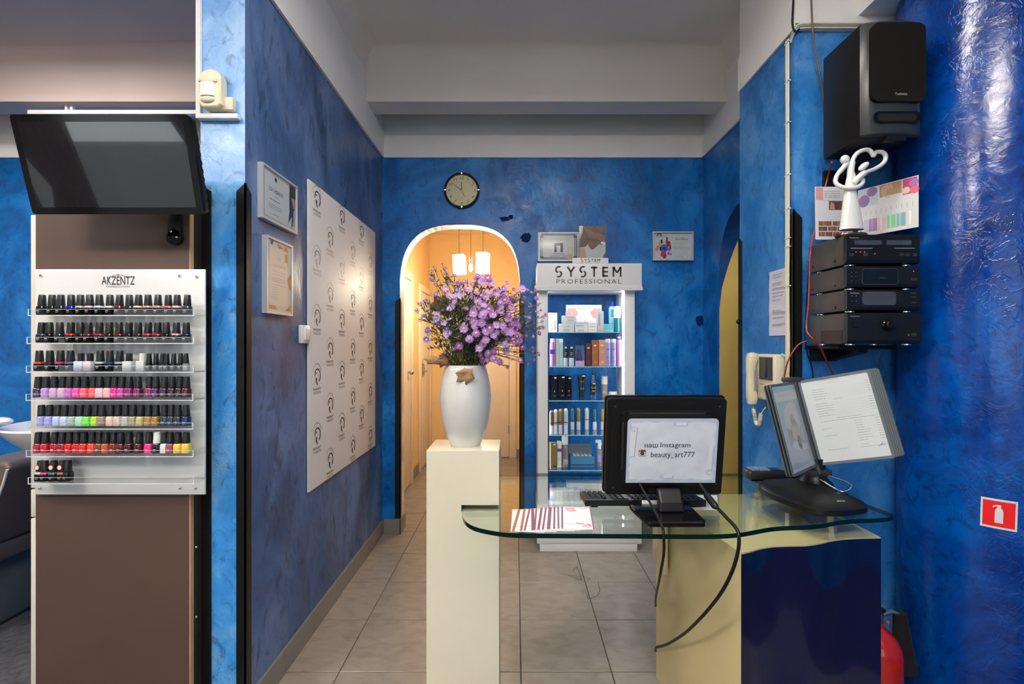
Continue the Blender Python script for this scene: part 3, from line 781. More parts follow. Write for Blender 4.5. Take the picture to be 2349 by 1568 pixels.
# bottle prototypes (origin at the base)
def sq_lathe(mb, prof, n=16, p=3.2):
    vs = []; fs = []
    for r, z in prof:
        for k in range(n):
            q = 2*PI*(k+0.5)/n; c, s = math.cos(q), math.sin(q)
            vs.append((r*math.copysign(abs(c)**(2/p), c), r*math.copysign(abs(s)**(2/p), s), z))
    for i in range(len(prof)-1):
        for k in range(n): k2 = (k+1) % n; fs.append((i*n+k, i*n+k2, (i+1)*n+k2, (i+1)*n+k))
    mb.smooth = True; mb.add(vs, fs+[tuple(range(n))[::-1], tuple((len(prof)-1)*n+k for k in range(n))]); mb.smooth = False
mat('glass_foot', (0.35, 0.33, 0.34), 0.08, coat=0.6)
def body_mesh(kind):
    m = MB(M['black_gloss'])
    if kind == 'gel':          # dark coat with the shade showing at the shoulder
        m.mat(M['glass_foot']); m.mat(M['black_gloss']); sq_lathe(m, [(0.0125, 0), (0.0142, 0.002), (0.0145, 0.024), (0.0140, 0.026)])
        m.mat(M['glass_foot']); sq_lathe(m, [(0.0140, 0.026), (0.0128, 0.0315), (0.0075, 0.034)])
    elif kind == 'lac':
        m.mat(M['glass_foot']); m.mat(M['bottle_clear']); sq_lathe(m, [(0.0115, 0), (0.0132, 0.0015), (0.0134, 0.005)])
        m.mat(M['glass_foot']); sq_lathe(m, [(0.0134, 0.005), (0.0136, 0.028), (0.0128, 0.034), (0.0105, 0.038), (0.0065, 0.040)])
    elif kind == 'mini':
        m.mat(M['glass_foot']); sq_lathe(m, [(0.0088, 0), (0.0102, 0.0015), (0.0104, 0.022), (0.0095, 0.026), (0.006, 0.0275)])
    elif kind == 'square':
        m.mat(M['glass_foot']); sq_lathe(m, [(0.0145, 0), (0.0155, 0.0015), (0.0155, 0.032), (0.0145, 0.034), (0.008, 0.035)], 16, 8)
    return m.mesh('body')
def cap_mesh(kind):
    m = MB(M['black_cap'])
    if kind == 'tall': m.lathe([(0.0122, 0), (0.0124, 0.004), (0.0100, 0.036), (0.0090, 0.0385), (0.0001, 0.0390)], 0, 0, 16)
    elif kind == 'mini': m.lathe([(0.0088, 0), (0.0090, 0.003), (0.0068, 0.033), (0.006, 0.035), (0.0001, 0.0353)], 0, 0, 14)
    elif kind == 'short': m.lathe([(0.0098, 0), (0.0100, 0.001), (0.0098, 0.026), (0.0088, 0.027), (0.0001, 0.0272)], 0, 0, 14)
    return m.mesh('cap')
def mark_mesh(kind):
    m = MB(M['light_ink']); f = Fr((0, -0.0158 if kind == 'square' else (-0.0150 if kind == 'gel' else (-0.0108 if kind == 'mini' else -0.0141)), 0), (1, 0, 0), (0, 0, 1))
    z = 0.013 if kind != 'lac' else 0.016; r = R
    for row, (w, h) in enumerate(((0.010, 0.0034), (0.008, 0.0012))):
        a = -w/2
        while a < w/2:
            e = min(w/2, a+0.0018); f.rect(m, a, z-row*0.0042, e, z-row*0.0042+h); a = e+0.0008
    return m.mesh('label')
BODY = {k: body_mesh(k) for k in ('gel', 'lac', 'mini', 'square')}
CAP = {k: cap_mesh(k) for k in ('tall', 'mini', 'short')}
MARK = {k: mark_mesh(k) for k in ('gel', 'lac', 'mini', 'square')}
BH = {'gel': 0.0335, 'lac': 0.0390, 'mini': 0.027, 'square': 0.0345}
pcache = {}
def polish(col, rough=0.12):
    if col not in pcache: pcache[col] = mat('polish_%d' % len(pcache), srgb(*col), rough, coat=0.5)
    return pcache[col]
def bottle(x, row, kind, capk, col, label, capm=None, tape=None):
    o = thing('polish_bottle', label, 'bottle', (x, SD+R.uniform(-0.002, 0.003), rowz[row]+0.0005), 'nail polish bottles on the rack')
    bo = bpy.data.objects.new('body', BODY[kind]); C.objects.link(bo); bo.parent = o
    bo.material_slots[0].link = 'OBJECT'; bo.material_slots[0].material = polish(col)
    if kind in ('gel', 'lac'):
        s = 1 if kind == 'gel' else 1
        # slot order: first material is the coat listed first
    bo.rotation_euler.z = R.uniform(-0.15, 0.15)
    c = bpy.data.objects.new('cap', CAP[capk]); C.objects.link(c); c.parent = o; c.location.z = BH[kind]
    c.rotation_euler = (R.uniform(-0.02, 0.02), R.uniform(-0.04, 0.04), 0)
    if capm: c.material_slots[0].link = 'OBJECT'; c.material_slots[0].material = capm
    l = bpy.data.objects.new('label', MARK[kind]); C.objects.link(l); l.parent = o
    return o
# make the shade the first slot of each body
for k in BODY:
    me = BODY[k]; names = [m.name for m in me.materials]; j = names.index('glass_foot')
    if j != 0:
        mats = list(me.materials); mats[0], mats[j] = mats[j], mats[0]
        for i, m in enumerate(mats): me.materials[i] = m
        for p in me.polygons:
            if p.material_index == 0: p.material_index = j
            elif p.material_index == j: p.material_index = 0
dk = (22, 26, 36); dk2 = (30, 26, 28)
rows = []
rows.append(([161, 225, 287, 351, 412, 477, 540, 603, 667, 730, 794, 857, 921, 985, 1046, 1108], 'gel',
  [(dk, 'black'), (dk, 'charcoal'), ((40, 44, 60), 'slate'), ((20, 24, 235), 'vivid blue'), ((196, 186, 172), 'beige'), ((236, 196, 200), 'pale pink'), ((206, 226, 240), 'ice blue'), ((228, 220, 226), 'milky white'),
   ((128, 30, 66), 'wine'), ((52, 48, 50), 'dark grey'), ((232, 212, 186), 'cream'), ((236, 168, 140), 'peach'), ((226, 158, 140), 'salmon'), ((220, 110, 130), 'rose'), ((226, 200, 196), 'blush'), ((70, 74, 84), 'steel grey')]))
rows.append(([154, 208, 281, 346, 409, 467, 533, 598, 664, 726, 791, 856, 915, 973, 1043, 1101], 'gel',
  [((70, 60, 120), 'violet'), (dk2, 'black'), ((24, 66, 58), 'dark green'), ((214, 36, 40), 'red'), (dk, 'blue black'), ((136, 26, 62), 'burgundy'), ((150, 32, 72), 'berry'), (dk2, 'brown black'), ((110, 24, 46), 'dark cherry'),
   (dk, 'ink black'), ((80, 36, 52), 'plum'), ((206, 36, 70), 'crimson'), ((186, 34, 66), 'raspberry'), (dk2, 'soot black'), ((200, 170, 160), 'nude'), ((34, 44, 66), 'navy')]))
rows.append(([147, 213, 278, 344, 415, 479, 543, 606, 668], 'gel',
  [((226, 66, 52), 'orange red'), ((44, 36, 42), 'black'), ((214, 50, 120), 'hot pink'), ((96, 84, 150), 'lavender'), ((196, 206, 222), 'silver blue'), ((206, 204, 212), 'silver'), ((190, 194, 204), 'grey white'), ((38, 60, 84), 'steel blue'), ((150, 164, 184), 'pale grey blue')]))
rows.append(([137, 189, 242, 294, 346, 396, 446, 496, 545, 592, 637, 685, 737, 791, 862, 909, 963, 1014, 1060, 1106], 'lac',
  [((58, 30, 72), 'deep violet'), ((172, 132, 204), 'lilac'), ((206, 164, 206), 'pale lilac'), ((212, 172, 206), 'orchid'), ((196, 92, 186), 'purple pink'), ((240, 70, 168), 'bright pink'), ((240, 88, 104), 'coral pink'), ((242, 92, 92), 'coral'),
   ((238, 190, 206), 'baby pink'), ((234, 180, 184), 'powder pink'), ((226, 20, 150), 'magenta'), ((192, 52, 158), 'fuchsia'), ((122, 20, 92), 'plum'), ((110, 18, 84), 'dark magenta'), ((124, 16, 92), 'beetroot'), ((74, 28, 84), 'aubergine'),
   ((52, 22, 52), 'blackcurrant'), ((48, 22, 42), 'mulberry'), ((46, 22, 34), 'dark wine'), ((64, 16, 30), 'oxblood')]))
rows.append(([157, 208, 261, 316, 365, 415, 463, 513, 559, 609, 657, 710, 761, 810, 858, 908, 961, 1006, 1053, 1104], 'lac',
  [((150, 152, 216), 'periwinkle'), ((150, 156, 222), 'hyacinth blue'), ((172, 198, 232), 'sky blue'), ((186, 202, 222), 'misty blue'), ((150, 172, 164), 'sage grey'), ((164, 220, 184), 'mint'), ((98, 216, 72), 'bright green'), ((170, 208, 40), 'lime'),
   ((140, 122, 116), 'taupe'), ((210, 188, 174), 'sand'), ((204, 180, 176), 'pinkish beige'), ((172, 174, 172), 'silver'), ((150, 146, 118), 'antique silver'), ((186, 172, 120), 'pale gold'), ((150, 120, 62), 'old gold'), ((140, 112, 40), 'gold'),
   ((24, 46, 66), 'petrol'), ((22, 42, 62), 'dark petrol'), ((28, 38, 54), 'midnight'), ((20, 36, 84), 'navy')]))
rows.append(([139, 189, 247, 295, 342, 391, 436, 488, 537, 583, 631, 681, 730, 799, 863, 914, 964, 1002, 1054, 1103], 'lac',
  [((160, 14, 46), 'crimson'), ((176, 14, 52), 'raspberry'), ((164, 14, 36), 'ruby'), ((150, 16, 34), 'garnet'), ((206, 10, 24), 'bright red'), ((186, 24, 30), 'scarlet'), ((206, 36, 32), 'tomato red'), ((222, 60, 42), 'orange red'),
   ((112, 54, 28), 'copper brown'), ((176, 74, 34), 'rust'), ((112, 46, 28), 'brown'), ((86, 20, 26), 'maroon'), ((66, 20, 28), 'dark maroon'), ((70, 18, 34), 'oxblood'), ((230, 44, 126), 'hot pink'), ((18, 18, 22), 'black'),
   ((222, 228, 228), 'white'), ((142, 66, 84), 'dusty mauve'), ((226, 196, 66), 'yellow'), ((228, 198, 76), 'pale yellow')]))
rows.append(([150, 186, 240, 298, 328], 'gel', [((200, 196, 204), 'white and black'), ((206, 60, 130), 'black and pink'), ((20, 120, 110), 'black and teal'), ((206, 84, 60), 'black and coral'), (dk, 'plain black')]))
for r, (xs, kind, cols) in enumerate(rows):
    for i, (x, (col, cn)) in enumerate(zip(xs, cols)):
        lab = '%s nail polish bottle, %s from the left on the rack\'s %s shelf' % (cn, ORD[i], ORD[r])
        kd, ck, cm = kind, 'tall', None
        if r == 2 and i in (4, 5): kd, ck = 'square', 'short'
        if r == 5 and i == 15: cm = M['white_plastic']
        o = bottle(BX(x), r, kd, ck, col, lab, cm)
        if r == 6 and i in (0, 2, 3):
            b = MB(mat('orange_sticker', srgb(222, 110, 44), 0.4)); f = Fr((0, -0.0135, 0.050), (1, 0, 0), (0, 0.06, 1)); f.disc(b, 0, 0, 0.0085, 0.0, 16)
            b.mat(M['paper']); f.disc(b, 0.001, -0.001, 0.0062, 0.0004, 16)
            s = b.build('sticker', o, local=True)
for i, (x, cn, cm) in enumerate(((733, 'black', None), (817, 'white', M['white_plastic']))):
    bottle(BX(x), 2, 'square', 'short', (196, 202, 204), 'clear square nail care bottle with %s cap on the rack\'s third shelf' % cn, cm)
for i, x in enumerate([864, 908, 945, 978, 1022, 1067, 1106]):
    bottle(BX(x), 2, 'mini', 'mini', (18, 19, 22) if i < 6 else (120, 126, 130), '%s mini polish bottle, %s of the seven minis on the third shelf' % ('black' if i < 6 else 'grey', ORD[i]))

# television on a wall arm
tx0, tx1 = -1.62, -1.045
A, Bt = Vector((tx0, 1.605, 1.891)), Vector((tx0, 1.53, 2.190))
tvh = (Bt-A).length; tw = tx1-tx0
tf = Fr(A, (1, 0, 0), Bt-A)
tv = thing('television', 'black flat television tilted down from the top of the brown panel', 'television', (-1.33, 1.70, 1.89))
def rrect(x0, y0, x1, y1, r, n=4):
    out = []
    for cx, cy, q in ((x1-r, y0+r, -90), (x1-r, y1-r, 0), (x0+r, y1-r, 90), (x0+r, y0+r, 180)):
        for k in range(n+1):
            a = math.radians(q+90*k/n); out.append((cx+r*math.cos(a), cy+r*math.sin(a)))
    return out
def fslab(mb, fr, pts, w0, w1):
    n = len(pts); vs = [fr.p(a, b_, w0) for a, b_ in pts]+[fr.p(a, b_, w1) for a, b_ in pts]
    mb.add(vs, [tuple(range(n))[::-1], tuple(range(n, 2*n))]+[(i, (i+1) % n, n+(i+1) % n, n+i) for i in range(n)]); return mb
b = MB(M['black_gloss']); fslab(b, tf, rrect(0, 0, tw, tvh, 0.012), -0.012, 0); b.build('front_glass', tv)
mat('tv_screen', (0.012, 0.012, 0.015), 0.02, coat=1.0, spec=0.8)
b = MB(M['tv_screen']); tf.rect(b, 0.022, 0.022, tw-0.022, tvh-0.022, 0.0006); b.build('screen', tv, fix=False)
b = MB(M['black_plastic']); fslab(b, tf, rrect(0.004, 0.004, tw-0.004, tvh-0.004, 0.01), -0.036, -0.0125)
for k in range(9): b2 = tf.slab(b, tw-0.010, 0.03+k*0.026, tw-0.001, 0.042+k*0.026, -0.034, -0.014)
b.build('back_cover', tv)
bx = PX(405, 1.75)
b = MB(M['black_plastic'])
b.prism([(bx-0.028+0.028*(1+math.cos(q)), PZ(545, 1.75)+0.028*math.sin(q)) for q in [2*PI*k/20 for k in range(20)]], 1.735, 1.7505, 'y')
b.rbox(bx-0.024, bx+0.024, 1.735, 1.7505, PZ(545, 1.75), 2.02, 0.004)
b.rbox(bx-0.016, bx+0.016, 1.60, 1.74, 1.985, 2.015, 0.005); b.rbox(bx-0.05, bx+0.05, 1.590, 1.612, 1.95, 2.05, 0.004)
b.build('wall_arm', tv)
b = MB(M['chrome'])
for dx, py in ((-0.008, 532), (0.012, 545)): b.ball((bx+dx, 1.734, PZ(py, 1.74)), 0.0045)
b.build('screw', tv)

# motion sensor, junction box, cable duct on the partition end
PF = YF-0.001
t = thing('motion_sensor', 'ivory motion sensor mounted high on the pale blue partition end', 'sensor', (PX(481, 1.79), PF, PZ(250, 1.8)))
b = MB(M['ivory_plastic'])
x0, x1, z0, z1 = PX(455, 1.78), PX(507, 1.78), PZ(246, 1.78), PZ(158, 1.78); xm = (x0+x1)/2; rr = (x1-x0)/2
out = [(xm+rr*math.cos(q), z1-rr*0.8+rr*0.8*math.sin(q)) for q in [PI*k/12 for k in range(13)]]+[(x0, z0+0.018), (x0+0.015, z0), (x1-0.015, z0), (x1, z0+0.012)]
b.prism(out, PF-0.045, PF, 'y', None); bo = b.build('housing', t); bv = bo.modifiers.new('bevel', 'BEVEL'); bv.width = 0.008; bv.segments = 3; bv.limit_method = 'ANGLE'; bv.angle_limit = 0.9
b = MB(M['white_plastic']); b.smooth = True
for k in range(10):
    q0, q1 = PI*k/10, PI*(k+1)/10; xc = xm-0.006; r_ = rr*0.62
    b.add([(xc-r_*math.cos(q0), PF-0.045-0.010*math.sin(q0), z0+0.040), (xc-r_*math.cos(q1), PF-0.045-0.010*math.sin(q1), z0+0.040),
           (xc-r_*math.cos(q1), PF-0.045-0.010*math.sin(q1), z0+0.092), (xc-r_*math.cos(q0), PF-0.045-0.010*math.sin(q0), z0+0.092)], [(0, 1, 2, 3)])
b.build('lens', t)
b = MB(M['ivory_plastic']); b.ball((xm-0.006, PF-0.046, z0+0.028), rr*0.66, 0.010, 0.014)
b.build('lower_lens', t)
b = MB(M['ivory_plastic']); b.rbox(x0+0.003, x1-0.012, PF-0.052, PF-0.044, z0+0.092, z0+0.105, 0.003); b.build('brow', t)
b = MB(M['ink'])
for k in range(4): b.box(x0-0.0006, x0+0.001, PF-0.040, PF-0.028, z0+0.06+k*0.01, z0+0.063+k*0.01)
b.build('slot', t)
b = MB(M['ivory_plastic']); b.rbox(PX(508, 1.80), PX(535, 1.80), PF-0.026, PF, PZ(252, 1.80), PZ(223, 1.80), 0.003)
tag(b.build('junction_box'), 'small ivory junction box beside the motion sensor', 'box')
b = MB(M['white_plastic']); b.tube([PT(500, 240, 1.805), PT(502, 252, 1.808), PT(512, 256, 1.81), PT(520, 252, 1.812)], 0.0022, 8)
tag(b.build('sensor_cable'), 'short white cable between motion sensor and junction box', 'cable')
b = MB(M['white_plastic']); b.rbox(PX(450, 1.80), PX(546, 1.80), PF-0.026, PF, PZ(272, 1.80), PZ(260, 1.80), 0.003)
tag(b.build('cable_duct'), 'short white horizontal cable duct under the motion sensor', 'duct')

# ---------------------------------------------------------------- hair wash unit at the far left
t = thing('wash_basin', 'white ceramic hair wash basin behind the brown salon chair', 'basin', (-2.97, 3.25, 0))
b = MB(M['ceramic'])
b.lathe([(r*1.08, z*1.1-0.145) for r, z in [(0.06, 0.62), (0.10, 0.70), (0.20, 0.80), (0.30, 0.90), (0.345, 0.955), (0.355, 0.972), (0.345, 0.982), (0.325, 0.975), (0.26, 0.90), (0.15, 0.84), (0.0001, 0.83)]], -2.97, 3.25, 40)
b.build('bowl', t)
b = MB(M['ceramic']); b.ball((PX(-8, 2.92), 2.94, PZ(967, 2.92)), 0.07, 0.05, 0.026); b.build('neck_rest', t)
b = MB(M['black_plastic']); b.lathe([(0.13, 0), (0.12, 0.05), (0.08, 0.50), (0.065, 0.54)], -2.97, 3.25, 20); b.build('pedestal', t)
cd = 2.4
t = thing('salon_chair', 'brown leather salon chair with pale piping and wooden armrest at the left edge', 'chair', (PX(-60, cd), 2.5, 0))
def CP(px, py): return (PX(px, cd), PZ(py, cd))
prof = [CP(12, 1240), CP(66, 1100), CP(80, 1060), CP(70, 1046), CP(-10, 1046), CP(-40, 1056), CP(-150, 1240), CP(-90, 1262)]
b = MB(M['leather']); b.prism(prof, 2.28, 2.78, 'y'); bk = b.build('backrest', t)
bv = bk.modifiers.new('bevel', 'BEVEL'); bv.width = 0.018; bv.segments = 3
b = MB(M['piping'])
for s in (2.279, 2.781): b.tube([(PX(px, cd), s, PZ(py, cd)) for px, py in ((76, 1062), (66, 1096), (38, 1168), (14, 1236))], 0.006, 8)
b.build('piping', t)
b = MB(M['leather']); b.rbox(PX(-320, cd), PX(6, cd), 2.26, 2.80, PZ(1292, cd), PZ(1240, cd), 0.03, 3); b.build('seat', t)
for y in (2.22, 2.86):
    b = MB(M['arm_wood']); b.rbox(PX(-180, cd), PX(38, cd)-0.0, y-0.03, y+0.03, PZ(1176, cd), PZ(1160, cd), 0.014, 3); b.build('armrest', t)
    b = MB(M['charcoal']); b.rbox(PX(-180, cd), PX(66, cd), y-0.012, y+0.012, PZ(1186, cd), PZ(1177, cd), 0.004)
    b.tube([(PX(52, cd), y, PZ(1184, cd)), (PX(36, cd), y, PZ(1228, cd))], 0.014, 8)
    b.tube([(PX(36, cd), y, PZ(1226, cd)), (PX(28, cd), y, PZ(1235, cd)), (PX(26, cd), y, PZ(1292, cd)), (PX(-10, cd), y, PZ(1292, cd))], 0.006, 8)
    b.build('arm_frame', t)
b = MB(M['grey_shell']); b.rbox(PX(-240, 2.6), PX(56, 2.6), 2.36, 2.74, 0.0, PZ(1292, cd), 0.03, 3); b.build('base_shell', t)

# ---------------------------------------------------------------- framed certificates, switch, logo board on the partition
def lw_frame(name, y0, y1, z0, z1, th, label):
    t = thing(name, label, 'certificate', (XL, (y0+y1)/2, z0), 'framed certificates on the partition')
    f = Fr((XL+th, y0, z0), (0, 1, 0), (0, 0, 1)); L, Hh = y1-y0, z1-z0
    for i, (a0, b0, a1, b1) in enumerate(((0, 0, L, 0.009), (0, Hh-0.009, L, Hh), (0, 0.009, 0.009, Hh-0.009), (L-0.009, 0.009, L, Hh-0.009))):
        b = MB(M['silver_frame']); f.slab(b, a0, b0, a1, b1, -th+0.0005, 0.0); b.build('frame_bar', t)
    b = MB(M['paper']); f.slab(b, 0.009, 0.009, L-0.009, Hh-0.009, -th+0.002, -0.005); sh = b.build('sheet', t)
    return t, f, sh, L, Hh
t, f, sh, L, Hh = lw_frame('framed_certificate', 1.909, 2.213, 1.963, 2.185, 0.023, 'silver framed landscape certificate with long-haired woman, upper one on the partition')
b = MB(M['navy_ink']); w = -0.0045
text(b, f, 'СЕРТИ', 0.052, 0.128, 0.109, 0.017, w=w); text(b, f, 'ИКАТ', 0.129, 0.128, 0.178, 0.017, w=w)
f.rect(b, 0.1182, 0.127, 0.1208, 0.146, w); f.arc(b, 0.1195, 0.1365, 0.0062, 0, 360, 0.0024, w, 20)
for k in range(8):
    q = PI*k/8; f.stroke(b, [(0.112-0.011*math.cos(q), 0.187-0.011*math.sin(q)), (0.112+0.011*math.cos(q), 0.187+0.011*math.sin(q))], 0.0016, w)
b.mat(M['grey_ink']); text(b, f, '№ 007', 0.10, 0.110, 0.135, 0.007, w=w)
lines(b, f, 0.062, 0.150, (0.094,), 0.004, w, dash=(0.012, 0.024)); lines(b, f, 0.055, 0.165, (0.074, 0.067, 0.060), 0.0022, w, dash=(0.01, 0.022))
lines(b, f, 0.085, 0.14, (0.036,), 0.003, w, dash=(0.008, 0.02))
for a0, b0, a1, b1 in ((0.018, 0.016, L-0.018, 0.0185), (0.018, Hh-0.0185, L-0.018, Hh-0.016), (0.018, 0.016, 0.0205, Hh-0.016)): f.rect(b, a0, b0, a1, b1, w)
b.build('lettering', sh, fix=False)
b = MB(M['hair_dark']); f.poly(b, [(0.232, Hh-0.012), (L-0.012, Hh-0.012), (L-0.012, 0.12), (0.275, 0.10), (0.268, 0.03), (0.252, 0.016), (0.255, 0.07), (0.238, 0.05), (0.222, 0.03), (0.234, 0.09)], -0.0046)
b.mat(M['skin']); f.poly(b, [(0.246, 0.155), (L-0.014, 0.155), (L-0.016, 0.115), (0.270, 0.110), (0.262, 0.125)], -0.0040)
b.mat(M['hair_dark']); f.poly(b, [(0.240, 0.205), (L-0.012, 0.205), (L-0.012, 0.160), (0.25, 0.155)], -0.0036)
b.mat(mat('blue_streak', (0.02, 0.10, 0.28), 0.4)); f.poly(b, [(0.262, 0.10), (0.268, 0.10), (0.262, 0.03), (0.257, 0.035)], -0.0036); f.poly(b, [(0.284, 0.11), (0.288, 0.11), (0.275, 0.02), (0.272, 0.025)], -0.0036)
b.build('portrait', sh, fix=False)
b = MB(M['pane_soft']); f.slab(b, 0.009, 0.009, L-0.009, Hh-0.009, -0.003, -0.002); b.build('pane', t)
t, f, sh, L, Hh = lw_frame('framed_certificate', 1.942, 2.166, 1.584, 1.902, 0.023, 'silver framed portrait certificate with orange ribbon print, lower one on the partition')
b = MB(mat('award_orange', srgb(216, 130, 62), 0.4)); w = -0.0045
f.rect(b, 0.150, 0.22, 0.185, 0.298, w); f.poly(b, [(0.156, 0.222), (0.182, 0.222), (0.18, 0.20), (0.169, 0.212), (0.158, 0.20)], w)
f.poly(b, [(0.18, 0.16), (0.211, 0.19), (0.211, 0.11), (0.195, 0.12)], w); f.poly(b, [(0.02, 0.02), (0.09, 0.02), (0.075, 0.035), (0.02, 0.04)], w); f.poly(b, [(0.16, 0.02), (0.211, 0.02), (0.211, 0.05)], w)
b.mat(M['navy_ink']); f.poly(b, [(0.035, 0.306), (0.06, 0.306), (0.05, 0.285), (0.035, 0.29)], w)
b.mat(mat('award_red', srgb(178, 96, 84), 0.4)); f.poly(b, [(0.08, 0.30), (0.15, 0.29), (0.11, 0.282)], w); f.poly(b, [(0.012, 0.30), (0.022, 0.29), (0.018, 0.06), (0.012, 0.05)], w)
b.mat(M['warm_paper']); f.rect(b, 0.024, 0.036, 0.180, 0.278, w+0.0003)
b.mat(M['light_ink']); f.arc(b, 0.105, 0.245, 0.019, 0, 360, 0.002, w+0.0006, 24); f.arc(b, 0.105, 0.245, 0.011, 200, 340, 0.003, w+0.0006); f.stroke(b, [(0.105, 0.236), (0.105, 0.258)], 0.003, w+0.0006)
text(b, f, 'СВИДЕТЕЛЬСТВО', 0.04, 0.198, 0.172, 0.012, w=w+0.0006)
lines(b, f, 0.05, 0.16, (0.178, 0.166), 0.002, w+0.0006, dash=(0.01, 0.03)); lines(b, f, 0.045, 0.17, (0.150, 0.143, 0.136, 0.122), 0.0022, w+0.0006, dash=(0.01, 0.04))
lines(b, f, 0.042, 0.09, (0.110, 0.102, 0.092, 0.080, 0.070, 0.062), 0.002, w+0.0006, dash=(0.01, 0.02))
b.mat(mat('award_gold', srgb(196, 140, 50), 0.35)); f.rect(b, 0.157, 0.232, 0.181, 0.268, w+0.0008)
b.build('lettering', sh, fix=False)
b = MB(M['pane_soft']); f.slab(b, 0.009, 0.009, L-0.009, Hh-0.009, -0.003, -0.002); b.build('pane', t)

t = thing('light_switch', 'white double rocker light switch beside the logo board', 'switch', (XL, 2.31, 1.463))
b = MB(M['white_plastic']); b.rbox(XL, XL+0.022, 2.266, 2.352, 1.462, 1.550, 0.006); b.build('surround', t)
b = MB(M['white_plastic']); b.rbox(XL+0.020, XL+0.030, 2.282, 2.336, 1.478, 1.536, 0.003); b.build('rocker', t)

py0, py1, pz0, pz1 = 2.358, 3.473, 0.728, 2.272
board = thing('logo_board', 'large white board printed with rows of black beauty salon logos', 'board', (XL, (py0+py1)/2, pz0))
b = MB(M['poster_white']); b.rbox(XL+0.002, XL+0.012, py0, py1, pz0, pz1, 0.001); sheet = b.build('panel', board)
LU = [2.4537, 2.6264, 2.804, 2.9917, 3.1607, 3.35]
for c, yy in enumerate(LU):
    for k in range(5):
        zz = (2.2165 if c % 2 == 0 else 2.048)-0.303*k
        f = Fr((XL+0.0123, yy, zz), (0, 1, 0), (0, 0, 1)); b = MB(M['poster_ink']); w = 0.0004; s = 0.052
        f.arc(b, 0, 0, s, 185, 8, (0.0006, 0.0045), w, 18)
        # hair of the profile head
        f.arc(b, 0.004, -0.012, 0.036, 150, -52, (0.006, 0.013), w, 16)
        f.poly(b, [(-0.030, -0.004), (-0.022, 0.012), (-0.012, 0.020), (-0.018, 0.004), (-0.022, -0.010), (-0.029, -0.020)], w)
        f.disc(b, -0.008, 0.004, 0.0055, w, 10)
        f.poly(b, [(-0.016, -0.022), (-0.004, -0.018), (0.004, -0.028), (0.000, -0.040), (0.008, -0.052), (0.012, -0.062), (-0.002, -0.055), (-0.016, -0.040)], w)
        f.stroke(b, [(0.014, -0.006), (0.018, -0.012), (0.016, -0.020)], 0.002, w)
        text(b, f, 'beautyart', -0.048, -0.088, 0.048, 0.021, w=w)
        f.rect(b, -0.048, -0.0925, 0.048, -0.0912, w)
        text(b, f, 'САЛОН•КРАСОТЫ', -0.044, -0.103, 0.046, 0.0075, w=w)
        b.build('logo', sheet, fix=False)
# ---------------------------------------------------------------- reception desk: plinth, glass top, cabinet
GZ, GT = 0.885, 0.014                      # glass top surface, thickness
def GP(px, py): d = DZ(py, GZ); return (PX(px, d), d)
y0, y1 = 1.68, 1.88
px0, px1 = PX(978, y0), PX(1145, y0); PT_ = 1.083; slx = PX(1061, y0)-0.004
b = MB(M['cream_gloss'])
s0, s1 = GZ-GT-0.003, GZ+0.006
b.prism([(px0, 0), (px1, 0), (px1, s0), (slx, s0), (slx, s1), (px1, s1), (px1, PT_), (px0, PT_)], y0, y1, 'y')
o = b.build('plinth'); tag(o, 'tall cream lacquered plinth under the white vase, slotted for the glass desk top', 'plinth')
bv = o.modifiers.new('bevel', 'BEVEL'); bv.width = 0.0015; bv.segments = 2
front = [(1060.5, 1166), (1060, 1176), (1062, 1186), (1067.5, 1194.6), (1077, 1202), (1089.6, 1208), (1115, 1214.5), (1149, 1220), (1183, 1223), (1285, 1223.5), (1430, 1224), (1591, 1225.5), (1650, 1225), (1694.6, 1222), (1731, 1215.4), (1761, 1209.5), (1794, 1206), (1850, 1204.5), (1887, 1201),
         (1913, 1195.5), (1942, 1191), (1998, 1189), (2030, 1187), (2046, 1184), (2051, 1180), (2042, 1175.5)]
gp = [GP(*p) for p in front]
gp += [GP(1998, 1160), (1.245, 1.83), (1.262, 1.93), (1.255, 2.03), (1.21, 2.10), (1.14, 2.122), (0.6, 2.125), (0.0, 2.125), (-0.10, 2.115), (-0.165, 2.07), (-0.185, 1.98), (-0.186, 1.72)]
def smooth_poly(p, it=1):
    for _ in range(it):
        q = []
        for i in range(len(p)):
            a, c = p[i], p[(i+1) % len(p)]
            q += [(a[0]*.75+c[0]*.25, a[1]*.75+c[1]*.25), (a[0]*.25+c[0]*.75, a[1]*.25+c[1]*.75)]
        p = q
    return p
gp = smooth_poly(gp, 2)
gt = thing('desk_glass', 'wavy greenish glass desk top resting on the plinth and on steel standoffs', 'desk top', (0.5, 1.8, GZ-GT))
b = MB(M['desk_glass']); b.prism(gp, GZ-GT, GZ, 'z', M['glass_edge']); b.build('glass_sheet', gt)
